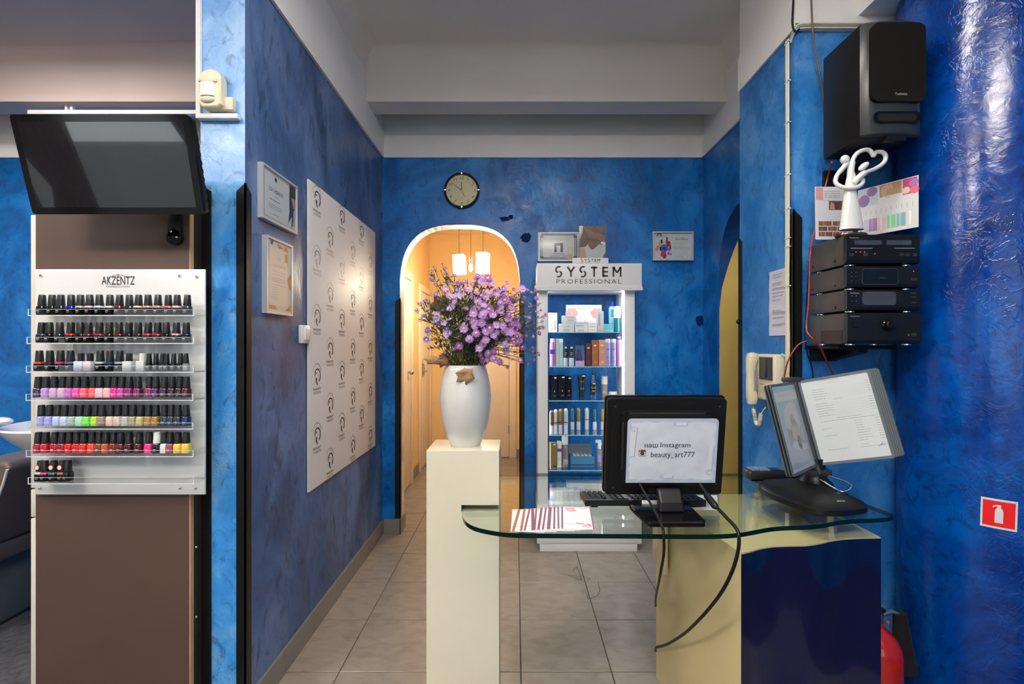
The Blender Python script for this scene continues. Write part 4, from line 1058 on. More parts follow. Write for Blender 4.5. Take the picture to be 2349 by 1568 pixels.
# cabinet
CZ = 0.80
def KP(px, py): d = DZ(py, CZ); return (PX(px, d), d)
wave = [KP(*p) for p in ((1700, 1268), (1720, 1263.5), (1746, 1256), (1776, 1251.5), (1813, 1250), (1850, 1249), (1879, 1245), (1905, 1239), (1935, 1234.5), (1968, 1232.5), (2020, 1231.3))]
P2 = (0.616, 2.10); P3 = (1.232, 2.10)
cab = thing('desk_cabinet', 'reception cabinet with cream sides and top and wavy navy front below the glass', 'cabinet', (0.92, 1.8, 0))
b = MB(M['cream_cabinet']); b.prism(wave+[P3, P2], CZ-0.018, CZ, 'z'); b.build('top_board', cab)
inner = [(x, y+0.012) for x, y in wave]
b = MB(M['cream_cabinet'])
b.prism([wave[0], inner[0], (P2[0]+0.018, P2[1]-0.001), P2], 0, CZ-0.018, 'z'); b.build('side_board', cab)
b = MB(M['cream_cabinet']); b.prism([(wave[-1][0]-0.018, wave[-1][1]+0.012), (wave[-1][0], wave[-1][1]+0.012), P3, (P3[0]-0.018, P3[1])], 0, CZ-0.018, 'z'); b.build('side_board', cab)
b = MB(M['navy_gloss']); b.smooth = True
ws = []
for i in range(len(wave)-1):
    p0, p1, p2, p3 = [Vector(wave[max(0, min(len(wave)-1, i+j))]) for j in (-1, 0, 1, 2)]
    for k in range(6):
        t_ = k/6; ws.append(tuple(0.5*((2*p1)+(-p0+p2)*t_+(2*p0-5*p1+4*p2-p3)*t_*t_+(-p0+3*p1-3*p2+p3)*t_**3)))
ws.append(wave[-1])
for (xa, ya), (xb, yb) in zip(ws[:-1], ws[1:]): b.add([(xa, ya-0.002, 0.0), (xb, yb-0.002, 0.0), (xb, yb-0.002, CZ-0.004), (xa, ya-0.002, CZ-0.004)], [(0, 1, 2, 3)])
for (xa, ya), (xb, yb) in zip(ws[:-1], ws[1:]): b.add([(xa, ya+0.010, 0.0), (xb, yb+0.010, 0.0), (xb, yb+0.010, CZ-0.018), (xa, ya+0.010, CZ-0.018)], [(3, 2, 1, 0)])
b.build('front_panel', cab)
b = MB(M['cream_cabinet']); b.rbox(P2[0]-0.016, P2[0]+0.004, 1.95, 2.10, PZ(1292, 2.05), CZ, 0.002); b.build('drawer_front', cab)
for x, y in ((1.104, 1.672), (1.040, 2.04), (0.70, 2.02)):
    b = MB(M['brushed']); b.lathe([(0.017, CZ), (0.017, GZ-GT-0.006), (0.024, GZ-GT-0.006), (0.024, GZ-GT)], x, y, 20); b.build('standoff', gt)
    if y < 1.7: continue
    b = MB(M['chrome']); b.lathe([(0.024, GZ+0.0005), (0.024, GZ+0.004), (0.020, GZ+0.006), (0.0001, GZ+0.006)], x, y, 20); b.build('standoff_cap', gt)

# ---------------------------------------------------------------- vase
vx, vy = PX(1068, 1.78), 1.78
k = 1.78/F
prof = []
for dy, wd in ((0, 66), (4, 70), (16, 80), (38, 96), (62, 108), (90, 115), (112, 116.5), (135, 113), (158, 104), (172, 97), (181, 93)):
    prof.append((wd/2*k, PT_+dy*k))
prof += [(prof[-1][0]-0.004, prof[-1][1]+0.003), (prof[-1][0]-0.010, prof[-1][1]-0.004), (prof[-3][0]-0.012, prof[-3][1]-0.05), (0.03, PT_+0.06), (0.0001, PT_+0.055)]
mat('pearl', (0.62, 0.63, 0.60), 0.26, spec=0.7, coat=0.35, bump=0.12, bscale=38)
b = MB(M['pearl']); b.lathe(prof, vx, vy, 56)
tag(b.build('vase'), 'tall pearly white barrel vase standing on the cream plinth', 'vase')
VT = PT_+181*k

# ---------------------------------------------------------------- monitor seen from behind
A, Bt = Vector((0.3055, 1.66, 0.930)), Vector((0.3055, 1.61, 1.2755))
mf = Fr(A, (1, 0, 0), Bt-A); mw, mh = 0.412, (Bt-A).length
mon = thing('monitor', 'black computer monitor seen from behind with a white notice taped on', 'monitor', (0.50, 1.57, GZ))
b = MB(M['black_plastic']); fslab(b, mf, rrect(0.004, 0.004, mw-0.004, mh-0.004, 0.012), -0.03, -0.004); fslab(b, mf, rrect(0.016, 0.016, mw-0.016, mh-0.016, 0.012), -0.004, 0.0); b.build('rear_shell', mon)
b = MB(M['black_gloss']); fslab(b, mf, rrect(0, 0, mw, mh, 0.012), -0.044, -0.0305); b.build('bezel', mon)
b = MB(M['screen_dark']); mf.rect(b, 0.02, 0.025, mw-0.02, mh-0.02, -0.0446); b.build('screen', mon, fix=False)
b = MB(M['black_plastic']); fslab(b, mf, rrect(0.050, 0.048, mw-0.044, mh-0.042, 0.02), 0.0005, 0.016); fslab(b, mf, rrect(0.060, 0.052, mw-0.054, mh-0.056, 0.02), 0.0165, 0.031); bul = b.build('rear_bulge', mon)
b = MB(M['vent_grey'])
for i in range(46):
    a = 0.075+i*0.0056; mf.stroke(b, [(a, mh-0.053), (a+0.003, mh-0.045)], 0.0018, 0.0168)
for i in range(26):
    q = 0.105+i*0.0064; mf.stroke(b, [(0.0525, q), (0.0585, q+0.003)], 0.0018, 0.0168)
tag(b.build('vent_slots', bul, fix=False), kind='stuff')
b = MB(M['black_plastic']); fslab(b, mf, rrect(0.145, 0.018, 0.285, 0.048, 0.008), 0.001, 0.022); b.build('hinge_cover', mon)
b = MB(M['chrome'])
for a, q in ((0.03, mh-0.03), (mw-0.03, mh-0.03), (0.03, 0.03), (mw-0.025, 0.045)):
    b = MB(M['grey_metal_case']); mf.disc(b, a, q, 0.004, 0.0006, 10); b.build('screw', mon, fix=False)
b = MB(M['black_plastic'])
nx0, nx1 = 0.475, 0.555
vs = []
for z, yy, hw, dp in ((GZ+0.018, 1.585, 0.044, 0.020), (GZ+0.05, 1.592, 0.040, 0.018), (0.972, 1.612, 0.040, 0.014)):
    vs.append((z, yy, hw, dp))
for (z0, ya, ha, da), (z1, yb, hb, db) in zip(vs[:-1], vs[1:]):
    cx = 0.5135
    b.add([(cx-ha, ya-da, z0), (cx+ha, ya-da, z0), (cx+ha, ya+da, z0), (cx-ha, ya+da, z0), (cx-hb, yb-db, z1), (cx+hb, yb-db, z1), (cx+hb, yb+db, z1), (cx-hb, yb+db, z1)],
          [(0, 1, 2, 3), (7, 6, 5, 4), (0, 4, 5, 1), (1, 5, 6, 2), (2, 6, 7, 3), (3, 7, 4, 0)])
o = b.build('stand_neck', mon); bv = o.modifiers.new('bevel', 'BEVEL'); bv.width = 0.008; bv.segments = 3
b = MB(M['black_gloss'])
b.prism([(0.412, 1.487), (0.588, 1.487), (0.598, 1.505), (0.600, 1.66), (0.392, 1.66), (0.396, 1.60)], GZ+0.0005, GZ+0.018, 'z')
o = b.build('stand_foot', mon); bv = o.modifiers.new('bevel', 'BEVEL'); bv.width = 0.005; bv.segments = 3
# notice
nt = thing('paper_notice', 'white paper notice with social media name taped to the monitor back', 'notice', tuple(mf.p(0.22, 0.06, 0.033)))
b = MB(M['blue_paper'])
na0, na1, nb0, nb1 = 0.066, 0.369, 0.063, 0.287
pts = rrect(na0, nb0, na1, nb1, 0.012)
fslab(b, mf, [(na0, nb0), (na1, nb0)]+[p for p in rrect(na0, nb0, na1, nb1, 0.014) if p[1] > 0.2], 0.0318, 0.0326); sh = b.build('sheet', nt)
mat('scroll_paper', (0.68, 0.71, 0.78), 0.45, var=0.10, vscale=14); mat('scroll_shade', (0.44, 0.50, 0.63), 0.45); mat('scroll_light', (0.74, 0.76, 0.82), 0.45)
rr_ = random.Random(3); out = []
n = 64
for i in range(n):
    q = i/n*4; sd = int(q); t_ = q-sd; j = rr_.uniform(-0.003, 0.003)+0.002*math.sin(i*1.7)
    a0, a1, b0, b1 = na0+0.010, na1-0.011, nb0+0.012, nb1-0.012
    out.append(((a0+(a1-a0)*t_, b0+j), (a1+j, b0+(b1-b0)*t_), (a1-(a1-a0)*t_, b1+j), (a0+j, b1-(b1-b0)*t_))[sd])
b = MB(M['scroll_paper']); mf.poly(b, out, 0.0329); b.build('parchment_print', sh, fix=False)
def NP(cx, cy): return (na0+(cx-540)/(1500-540)*(na1-na0), nb1-(cy-255)/(940-255)*(nb1-nb0))
for pl, (cx, cy, r_) in (([(570, 355), (640, 345), (615, 650), (570, 660)], (605, 365, 0.009)), ([(1420, 545), (1455, 545), (1450, 800), (1395, 820)], (1425, 825, 0.010)),
                         ([(1035, 290), (1165, 295), (1160, 325), (1040, 330)], (1042, 310, 0.005)), ([(920, 850), (1040, 850), (1035, 885), (925, 890)], (925, 868, 0.005))):
    b = MB(M['scroll_shade']); q = [NP(*p) for p in pl]; mf.poly(b, [(a+0.004, c-0.003) for a, c in q], 0.0331); b.mat(M['scroll_light']); mf.poly(b, q, 0.0333)
    a, c = NP(cx, cy); b.mat(M['scroll_shade']); mf.arc(b, a, c, r_, 0, 330, (0.002, 0.003), 0.0335); mf.arc(b, a, c, r_*0.5, 60, 330, 0.0015, 0.0335)
    b.build('scroll_print', sh, fix=False)
b = MB(M['ink'])
a0, c0 = NP(728, 560); a1, _ = NP(1212, 560); sp_ = (a1-a0)
for q0, q1 in ((0.0, 0.008), (0.052, 0.060)): mf.rect(b, a0+sp_*q0, c0, a0+sp_*q1+0.001, c0+0.0125, 0.0337)
for q0 in (-0.004, 0.048):
    for zz in (0.0, 0.0117): mf.rect(b, a0+sp_*q0, c0+zz, a0+sp_*(q0+0.022), c0+zz+0.0008, 0.0337)
mf.rect(b, a0, c0+0.0058, a0+sp_*0.058, c0+0.0070, 0.0337)
text(b, mf, 'аш', a0+sp_*0.085, c0-0.0003, a0+sp_*0.285, 0.0132, w=0.0337); text(b, mf, 'Instagram', a0+sp_*0.345, c0-0.0045, a1, 0.022, w=0.0337)
a0, c0 = NP(798, 665); a1, _ = NP(1262, 665); text(b, mf, 'beauty_art777', a0, c0-0.0055, a1, 0.025, w=0.0337)
b.build('lettering', sh, fix=False)
b = MB(mat('icon_cream', (0.55, 0.50, 0.44), 0.4)); a0, c0 = NP(668, 655); a1, c1 = NP(742, 585)
fr_ = rrect(a0, c0, a1, c1, 0.004); b.mat(M['ink']); mf.poly(b, rrect(a0-0.0006, c0-0.0006, a1+0.0006, c1+0.0006, 0.0042), 0.0335); b.mat(M['icon_cream']); mf.poly(b, fr_, 0.0337)
b.mat(mat('icon_brown', (0.13, 0.06, 0.035), 0.4)); mf.poly(b, [(a0+0.0004, c1-0.007), (a1-0.0004, c1-0.007), (a1-0.0004, c1-0.003), (a1-0.004, c1-0.0003), (a0+0.004, c1-0.0003), (a0+0.0004, c1-0.003)], 0.0339)
for i, cc in enumerate(((0.5, 0.05, 0.03), (0.6, 0.4, 0.03), (0.05, 0.3, 0.08), (0.03, 0.12, 0.4))):
    b.mat(mat('icon_stripe_%d' % i, cc, 0.4)); mf.rect(b, a0+0.002+i*0.0016, c1-0.007, a0+0.0034+i*0.0016, c1-0.0008, 0.0341)
ca, cb = (a0+a1)/2, (c0+c1)/2-0.001
b.mat(M['ink']); mf.disc(b, ca, cb, 0.0062, 0.0343, 18); b.mat(M['navy_ink']); mf.disc(b, ca, cb, 0.0045, 0.0345, 16); b.mat(M['light_ink']); mf.disc(b, ca-0.0012, cb+0.0014, 0.0012, 0.0347, 8)
b.build('camera_emblem', sh, fix=False)

def smooth_path(pts, n=6):
    pts = [Vector(p) for p in pts]; out = []
    for i in range(len(pts)-1):
        p0, p1, p2, p3 = [pts[max(0, min(len(pts)-1, i+j))] for j in (-1, 0, 1, 2)]
        for k in range(n):
            t_ = k/n; out.append(0.5*((2*p1)+(-p0+p2)*t_+(2*p0-5*p1+4*p2-p3)*t_*t_+(-p0+3*p1-3*p2+p3)*t_**3))
    return out+[pts[-1]]
b = MB(M['black_cable'])
b.tube(smooth_path([PT(1467, 1109, 1.618), PT(1471, 1117, 1.60), PT(1490, 1150, 1.545), PT(1512, 1192, 1.462), PT(1521, 1214, 1.408), PT(1523, 1240, 1.400), PT(1522, 1275, 1.41), PT(1512, 1330, 1.50), PT(1504, 1372, 1.80), PT(1504, 1390, 2.05)]), 0.0042, 8)
tag(b.build('video_cable'), 'thin black cable hanging from the left underside of the monitor', 'cable')
t = thing('power_cable', 'thick black cable with ferrite lump looping from monitor down the cabinet side', 'cable', PT(1605, 1105, 1.6))
b = MB(M['black_cable'])
b.tube(smooth_path([PT(1605, 1109, 1.618), PT(1611, 1119, 1.60), PT(1626, 1138, 1.56), PT(1640, 1158, 1.52), PT(1665, 1185, 1.46), PT(1688, 1210, 1.415), PT(1695, 1232, 1.395), PT(1692, 1268, 1.395), PT(1676, 1318, 1.41), PT(1648, 1368, 1.45), PT(1608, 1416, 1.56), PT(1570, 1452, 1.72), PT(1530, 1477, 1.92), PT(1506, 1484, 2.05), PT(1504, 1492, 2.08)]), 0.0052, 10)
b.build('cord', t)
b = MB(M['black_plastic']); b.tube([PT(1618, 1133, 1.575), PT(1622, 1137, 1.567), PT(1640, 1160, 1.517), PT(1644, 1164, 1.509)], [0.007, 0.011, 0.011, 0.007], 14); b.build('ferrite', t)

# ---------------------------------------------------------------- keyboard, papers
kb = thing('keyboard', 'black keyboard lying on the glass behind the monitor', 'keyboard', (0.45, 1.745, GZ))
kx0, kx1, ky0, ky1 = 0.243, 0.665, 1.672, 1.815
def kz(y): return GZ+0.012+0.016*(1-(y-ky0)/(ky1-ky0))     # rear edge (towards the camera) stands higher
b = MB(M['black_plastic']); b.prism([(ky0, GZ+0.006), (ky1, GZ+0.001), (ky1, GZ+0.010), (ky0, GZ+0.026)], kx0, kx1, 'x'); b.build('case', kb)
for x in (kx0+0.02, kx1-0.05):
    b = MB(M['black_plastic']); b.rbox(x, x+0.025, ky0+0.002, ky0+0.010, GZ+0.0005, GZ+0.008, 0.001); b.build('foot', kb)
keym = {}
def key_mesh(w):
    if w not in keym:
        m = MB(mat('key_top', (0.022, 0.022, 0.026), 0.25)); h = 0.008
        a, c, g_ = w/2, 0.0085, 0.0022
        m.add([(-a, -c, 0), (a, -c, 0), (a, c, 0), (-a, c, 0), (-a+g_, -c+g_, h), (a-g_, -c+g_, h), (a-g_, c-g_, h), (-a+g_, c-g_, h)], [(0, 4, 5, 1), (1, 5, 6, 2), (2, 6, 7, 3), (3, 7, 4, 0), (4, 7, 6, 5)])
        keym[w] = m.mesh('key')
    return keym[w]
slope = math.atan2(-0.016, ky1-ky0)
def put_key(x, y, w):
    o = bpy.data.objects.new('key', key_mesh(w)); C.objects.link(o); o.parent = kb
    o.location = Vector((x, y, kz(y)-0.003))-Vector(kb.location); o.rotation_euler.x = slope
for r in range(6):                          # user sits on the far side: first row is the function row nearest the camera
    y = ky0+0.014+r*0.0215+(0.004 if r > 0 else 0)
    x = kx0+0.014
    for c in range(4):
        if r > 0: put_key(x+c*0.0195, y, 0.0175)
    x = kx0+0.105
    for c in range(3): put_key(x+c*0.0195, y, 0.0175)
    x = kx0+0.178
    if r < 5:
        n = 12
        for c in range(n):
            if x+c*0.0195 < kx1-0.01: put_key(x+c*0.0195, y, 0.0175)
    else:
        for c, w in ((0, 0.0175), (1, 0.0175)): put_key(x+c*0.0195, y, w)
        put_key(x+0.10, y, 0.095)
        for c in range(8, 12): put_key(x+c*0.0195, y, 0.0175)
def sheet_on_glass(name, label, cat, pts, m, h=0.0008, base=GZ+0.0003):
    b = MB(m); b.prism([GP(*p) for p in pts], base, base+h, 'z'); return tag(b.build(name), label, cat)
sheet_on_glass('note_paper', 'blank white note paper lying right of the monitor stand', 'paper', [(1592, 1168), (1648, 1170), (1645, 1136), (1596, 1136)], M['paper'])
b = MB(M['paper']); c_ = GP(1497, 1170); b.rbox(c_[0]-0.032, c_[0]+0.022, c_[1]+0.015, c_[1]+0.022, GZ+0.0005, GZ+0.028, 0.001)
tag(b.build('card_block'), 'small upright white card behind the monitor stand', 'card')
b = MB(M['chrome'])
ch = [GP(x, y) for x, y in ((1563, 1148), (1569, 1153), (1573, 1160), (1580, 1166), (1586, 1170))]
for i, (x, y) in enumerate(smooth_path([(*p, GZ+0.003) for p in ch], 4)[:]) if False else []: pass
for p in smooth_path([(x, y, GZ+0.0035) for x, y in ch], 5): b.ball(p, 0.0028, n=8, m=6)
t_b = b.build('bead_chain'); tag(t_b, 'silver bead chain lying beside the monitor stand', 'chain')
b = MB(M['black_gloss']); c_ = GP(1570, 1166); b.ball((c_[0], c_[1]+0.02, GZ+0.012), 0.026, 0.045, 0.0118, 16, 10)
tag(b.build('computer_mouse'), 'black mouse half hidden by the monitor stand', 'mouse')

# ---------------------------------------------------------------- fan of leaflets
tops = [1173, 1188.5, 1201, 1213, 1218.5, 1228.5, 1240, 1250.5, 1258.5, 1270, 1278.5, 1287.5]
bots = [1168.5, 1173.5, 1192, 1201, 1219, 1224, 1232, 1243, 1254, 1269, 1279, 1287.5]
mat('print_pink', (0.62, 0.33, 0.30), 0.35); mat('print_beige', (0.62, 0.52, 0.40), 0.35); mat('leaflet_white', (0.78, 0.76, 0.76), 0.3)
for i, (tp, bt) in enumerate(zip(tops, bots)):
    z = GZ+0.0006+i*0.0009
    pa, pb = GP(bt, 1219.5), GP(tp, 1168.5)
    u = Vector((pb[1]-pa[1], -(pb[0]-pa[0]), 0)); v = Vector((pb[0]-pa[0], pb[1]-pa[1], 0)); f = Fr((pa[0], pa[1], z), u, v); Lh = v.length; Wd = 0.1
    pl = 'rust' if i < 3 else 'plum'
    lab = ('white salon leaflet on top of the desk fan, rightmost and fully visible' if i == 11 else '%s-edged white leaflet, %s from the left in the fan on the glass desk' % (pl, ORD[i]))
    t = thing('leaflet', lab, 'leaflet', f.p(0.05, 0.1), 'leaflets fanned on the desk')
    b = MB(M['leaflet_white']); f.slab(b, 0, 0, Wd, Lh, 0, 0.0006); b.build('sheet', t)
    b = MB(M['plum_rust'] if i < 3 else M['plum']); wd = (0.004, 0.009, 0.008, 0.006, 0.010, 0.006, 0.008, 0.006, 0.011, 0.006, 0.006, 0.006)[i]
    f.rect(b, 0, 0, wd, Lh, 0.0008)
    b.mat(M['print_beige']); f.rect(b, wd+0.003, 0.035, Wd-0.004, 0.044, 0.0008)
    b.mat(M['print_pink']); f.rect(b, wd+0.001, Lh-0.012, Wd-0.03, Lh-0.006, 0.0008)
    if i == 11:
        b.mat(M['print_pink']); f.poly(b, [(0.014, Lh-0.012), (0.042, Lh-0.012), (0.052, Lh-0.045), (0.030, Lh-0.052), (0.016, Lh-0.04)], 0.0009)
        f.poly(b, [(0.06, 0.02), (0.085, 0.012), (0.094, 0.03), (0.075, 0.045)], 0.0009)
        b.mat(M['ink']); f.arc(b, 0.078, Lh-0.022, 0.008, 20, 200, (0.003, 0.001), 0.0010); f.stroke(b, [(0.046, 0.048), (0.07, 0.044)], 0.004, 0.001); f.stroke(b, [(0.082, 0.045), (0.093, 0.022)], 0.003, 0.001)
        b.mat(M['plum']); f.rect(b, Wd-0.0045, 0, Wd, Lh, 0.0009)
    b.build('print', t, fix=False)
# ---------------------------------------------------------------- lit display case
DF = 3.373
dc = thing('display_case', 'white lit display case with glass shelves and a lettered header', 'cabinet', (0.52, 3.53, 0))
def X(px): return PX(px, DF)
def Z(py): return PZ(py, DF)
bx0, bx1 = X(1232), X(1472)
b = MB(M['white_satin']); b.rbox(bx0, bx1, DF, 3.69, 0.055, Z(1157), 0.003); base = b.build('base_cabinet', dc)
b = MB(M['white_satin']); b.rbox(bx0+0.036, bx1-0.034, DF-0.006, DF, 0.062, Z(1160), 0.002); b.build('base_door', base)
b = MB(M['white_satin']); b.rbox(bx0+0.02, bx1-0.03, DF+0.002, 3.67, 0.0, 0.055, 0.003); b.build('plinth_board', dc)
pz = Z(1157); hz0, hz1 = Z(660), Z(605)
b = MB(M['white_satin']); b.rbox(X(1234), X(1257), DF+0.01, 3.69, pz, hz0, 0.003); b.build('side_post', dc)
b = MB(M['white_satin']); b.rbox(X(1434), X(1457), DF+0.01, 3.69, pz, hz0, 0.003); b.build('side_post', dc)
b = MB(M['led']); b.box(X(1434)-0.008, X(1434)-0.0005, DF+0.035, DF+0.060, pz+0.03, hz0-0.02); b.build('led_strip', dc)
b = MB(M['led']); b.box(X(1257)+0.0003, X(1257)+0.0015, DF+0.045, DF+0.070, pz+0.03, hz0-0.02); b.build('led_strip', dc)
b = MB(M['white_satin']); b.box(X(1257), X(1434), DF+0.02, 3.60, hz0-0.012, hz0); b.build('top_board', dc)
b = MB(M['led']); b.box(X(1262), X(1430), DF+0.05, DF+0.09, hz0-0.020, hz0-0.0125); b.build('led_strip', dc)
b = MB(M['white_satin']); b.rbox(X(1231), X(1470), DF-0.03, 3.62, hz0+0.004, hz1, 0.003); hd = b.build('header', dc)
b = MB(M['white_gloss']); b.prism([(DF-0.05, hz0-0.022), (3.62, hz0-0.022), (3.62, hz0+0.003), (DF-0.03, hz0+0.014), (DF-0.05, hz0-0.004)], X(1227), X(1470), 'x'); b.build('header_ledge', dc)
hf = Fr((0, DF-0.03, 0), (1, 0, 0), (0, 0, 1)); HD = DF-0.03
def HX_(px): return PX(px, HD)
def HZ_(py): return PZ(py, HD)
def system_logo(mb, fr, x0, x1, z0, z1, wd, w):
    """SYSTEM with its split S glyphs, drawn as strokes"""
    n = 6; L = x1-x0; h = z1-z0
    cs = [0.05, 0.235, 0.415, 0.585, 0.755, 0.93]; hw = 0.052*L
    for i, ch in enumerate('SYSTEM'):
        c = x0+cs[i]*L
        if ch == 'S':
            r_ = h*0.30
            fr.arc(mb, c+hw*0.1, z1-r_, r_, 60, 215, wd, w); fr.stroke(mb, [(c-hw*0.75, z1-r_*1.4), (c-hw*0.2, z1-r_*1.95)], wd, w)
            fr.arc(mb, c-hw*0.1, z0+r_, r_, -120, 35, wd, w); fr.stroke(mb, [(c+hw*0.75, z0+r_*1.4), (c+hw*0.2, z0+r_*1.95)], wd*0.7, w)
        elif ch == 'Y':
            fr.stroke(mb, [(c-hw, z1), (c, z0+h*0.48), (c+hw, z1)], wd, w); fr.stroke(mb, [(c, z0+h*0.5), (c, z0)], wd, w)
        elif ch == 'T':
            fr.stroke(mb, [(c-hw*0.95, z1-wd/2), (c+hw*0.95, z1-wd/2)], wd, w); fr.stroke(mb, [(c, z1), (c, z0)], wd, w)
        elif ch == 'E':
            fr.stroke(mb, [(c-hw*0.7, z1), (c-hw*0.7, z0)], wd, w)
            for q in (z1-wd/2, (z0+z1)/2, z0+wd/2): fr.stroke(mb, [(c-hw*0.7, q), (c+hw*0.75, q)], wd, w)
        else:
            fr.stroke(mb, [(c-hw*1.05, z0), (c-hw*1.05, z1)], wd, w); fr.stroke(mb, [(c+hw*1.05, z0), (c+hw*1.05, z1)], wd, w)
            fr.stroke(mb, [(c-hw*1.05, z1-wd*0.3), (c, z0+h*0.4), (c+hw*1.05, z1-wd*0.3)], wd, w)
mat('sign_black', (0.02, 0.012, 0.014), 0.4); mat('sign_halo', (0.85, 0.85, 0.85), 0.4)
b = MB(M['sign_halo']); system_logo(b, hf, HX_(1273), HX_(1427), HZ_(635), HZ_(611), 0.019, 0.0006)
text(b, hf, 'PROFESSIONAL', HX_(1276)-0.002, HZ_(651)-0.002, HX_(1426)+0.002, HZ_(639.5)-HZ_(651)+0.004, w=0.0006, spacing=1.25, bold=0.05)
b.mat(M['sign_black']); system_logo(b, hf, HX_(1274), HX_(1426), HZ_(634.5), HZ_(611.5), 0.0125, 0.0012)
text(b, hf, 'PROFESSIONAL', HX_(1276.5), HZ_(650.5), HX_(1425.5), HZ_(640)-HZ_(650.5), w=0.0012, spacing=1.25)
b.build('lettering', hd, fix=False)
st = thing('header_card', 'small white lettered card standing on the display case header', 'sign', (HX_(1354), HD+0.02, hz1))
b = MB(M['white_satin']); b.rbox(HX_(1313), HX_(1396), HD+0.004, HD+0.012, hz1+0.0005, HZ_(591), 0.001); cb_ = b.build('card', st)
b = MB(M['sign_black']); f2 = Fr((0, HD+0.0038, 0), (1, 0, 0), (0, 0, 1)); system_logo(b, f2, HX_(1333), HX_(1377), HZ_(599.5), HZ_(593), 0.0042, 0.0004)
text(b, f2, 'PROFESSIONAL', HX_(1333), HZ_(604), HX_(1377), HZ_(601.2)-HZ_(604), w=0.0004, spacing=1.25); b.build('lettering', cb_, fix=False)
SZ = [PZ(761, 3.40), PZ(840, 3.40), PZ(918, 3.40), PZ(997, 3.40), PZ(1078, 3.40)]
for z in SZ:
    b = MB(M['shelf_glass']); b.box(X(1257)+0.009, X(1434)-0.009, 3.401, 3.69, z-0.006, z); s = b.build('glass_shelf', dc)
    b = MB(M['shelf_edge']); b.box(X(1257)+0.009, X(1434)-0.009, 3.399, 3.401, z-0.006, z); b.build('shelf_edge', s)

# ---- products
def cx1(c): return 1220+c/5.807
def cy1(c): return 580+c/5.807
def cy2(c): return 830+c/5.807
def carton(px0, px1, ptop, z, d, dp, col, label, prints=(), turn=0.0, rough=0.45, name='carton', zoff=0.0):
    x0, x1 = PX(px0, d), PX(px1, d); z0 = z+0.0006+zoff; z1 = PZ(ptop, d)
    t = thing(name, label, 'box', ((x0+x1)/2, d+dp/2, z0), 'care products in the display case')
    m = col if not isinstance(col, tuple) else mat('c_%d_%d_%d' % col, srgb(*col), rough)
    Mx = Matrix.Translation((0, 0, 0)) @ Matrix.Rotation(turn, 4, 'Z')
    w = x1-x0; b = MB(m); b.rbox(-w/2, w/2, -dp/2, dp/2, 0, z1-z0, 0.0012, 1, Mx); b.build('box_body', t, local=True)
    if prints:
        b = MB(M['ink']); f = Fr(Mx @ Vector((-w/2, -dp/2-0.0006, 0)), Mx.to_3x3() @ Vector((1, 0, 0)), (0, 0, 1)); hh = z1-z0
        for p in prints:
            k = p[0]
            if k == 'c': b.mat(mat('c_%d_%d_%d' % p[1], srgb(*p[1]), 0.45))
            elif k == 'r': f.rect(b, p[1]*w, p[2]*hh, p[3]*w, p[4]*hh)
            elif k == 't': text(b, f, p[1], p[2]*w, p[3]*hh, p[4]*w, (p[5]*hh if len(p) > 5 else None), w=0.0003)
            elif k == 'v':
                fv = Fr(f.p(p[2]*w, p[3]*hh, 0.0), (0, 0, 1), -f.u); text(b, fv, p[1], 0, 0, p[4]*hh, p[5]*w, w=0.0003)
            elif k == 'l': lines(b, f, p[1]*w, p[2]*w, [q*hh for q in p[3]], 0.0018, 0.0003, dash=(0.006, 0.016))
        b.build('print', t, local=True, fix=False)
    return t
def flask(px0, px1, ptop, z, d, secs, label, n=20, name='bottle', cat='bottle', flat=1.0, prints=()):
    """secs: list of (part name, material, [(rel radius, rel height)...]) from the bottom up"""
    x0, x1 = PX(px0, d), PX(px1, d); z0 = z+0.0006; hh = PZ(ptop, d)-z0; r = (x1-x0)/2
    t = thing(name, label, cat, ((x0+x1)/2, d, z0), 'care products in the display case')
    for pn, m, pr in secs:
        m = mat('c_%d_%d_%d' % m, srgb(*m), 0.3, coat=0.2) if isinstance(m, tuple) else m
        b = MB(m); b.lathe([(max(1e-4, a*r), q*hh) for a, q in pr], 0, 0, n, sy=flat); b.build(pn, t, local=True)
    if prints:
        b = MB(M['ink']); f = Fr((-r, -r*flat-0.0012, 0), (1, 0, 0), (0, 0, 1))
        for p in prints:
            if p[0] == 'c': b.mat(mat('c_%d_%d_%d' % p[1], srgb(*p[1]), 0.45))
            elif p[0] == 'r': f.rect(b, p[1]*2*r, p[2]*hh, p[3]*2*r, p[4]*hh)
            elif p[0] == 't': text(b, f, p[1], p[2]*2*r, p[3]*hh, p[4]*2*r, p[5]*hh, w=0.0003)
        b.build('label', t, local=True, fix=False)
    return t
W_ = (236, 238, 240); GRY = ('c', (120, 124, 132))
d1 = 3.50
carton(cx1(220), cx1(338), cy1(795), SZ[0], 3.46, 0.05, W_, 'tall white carton at the left end of the top case shelf', (('v', 'BIOPTIC', 0.48, 0.08, 0.52, 0.18), GRY, ('r', 0.2, 0.95, 0.95, 0.98), ('r', 0.72, 0.1, 0.8, 0.6)))
carton(cx1(358), cx1(566), cy1(943), SZ[0], 3.46, 0.07, (206, 210, 214), 'low grey white carton, left of the bottom row on the top case shelf', (('c', (90, 94, 104)), ('t', 'GENXSKIN', 0.16, 0.62, 0.72), ('l', 0.3, 0.7, (0.16, 0.24, 0.32))))
carton(cx1(400), cx1(590), cy1(832), SZ[0], 3.465, 0.06, (198, 202, 206), 'grey white carton stacked on another on the top case shelf', (('c', (90, 94, 104)), ('t', 'GENXSKIN', 0.25, 0.72, 0.85), ('l', 0.4, 0.8, (0.3, 0.4, 0.5))), zoff=PZ(cy1(943), 3.46)-SZ[0]+0.0006)
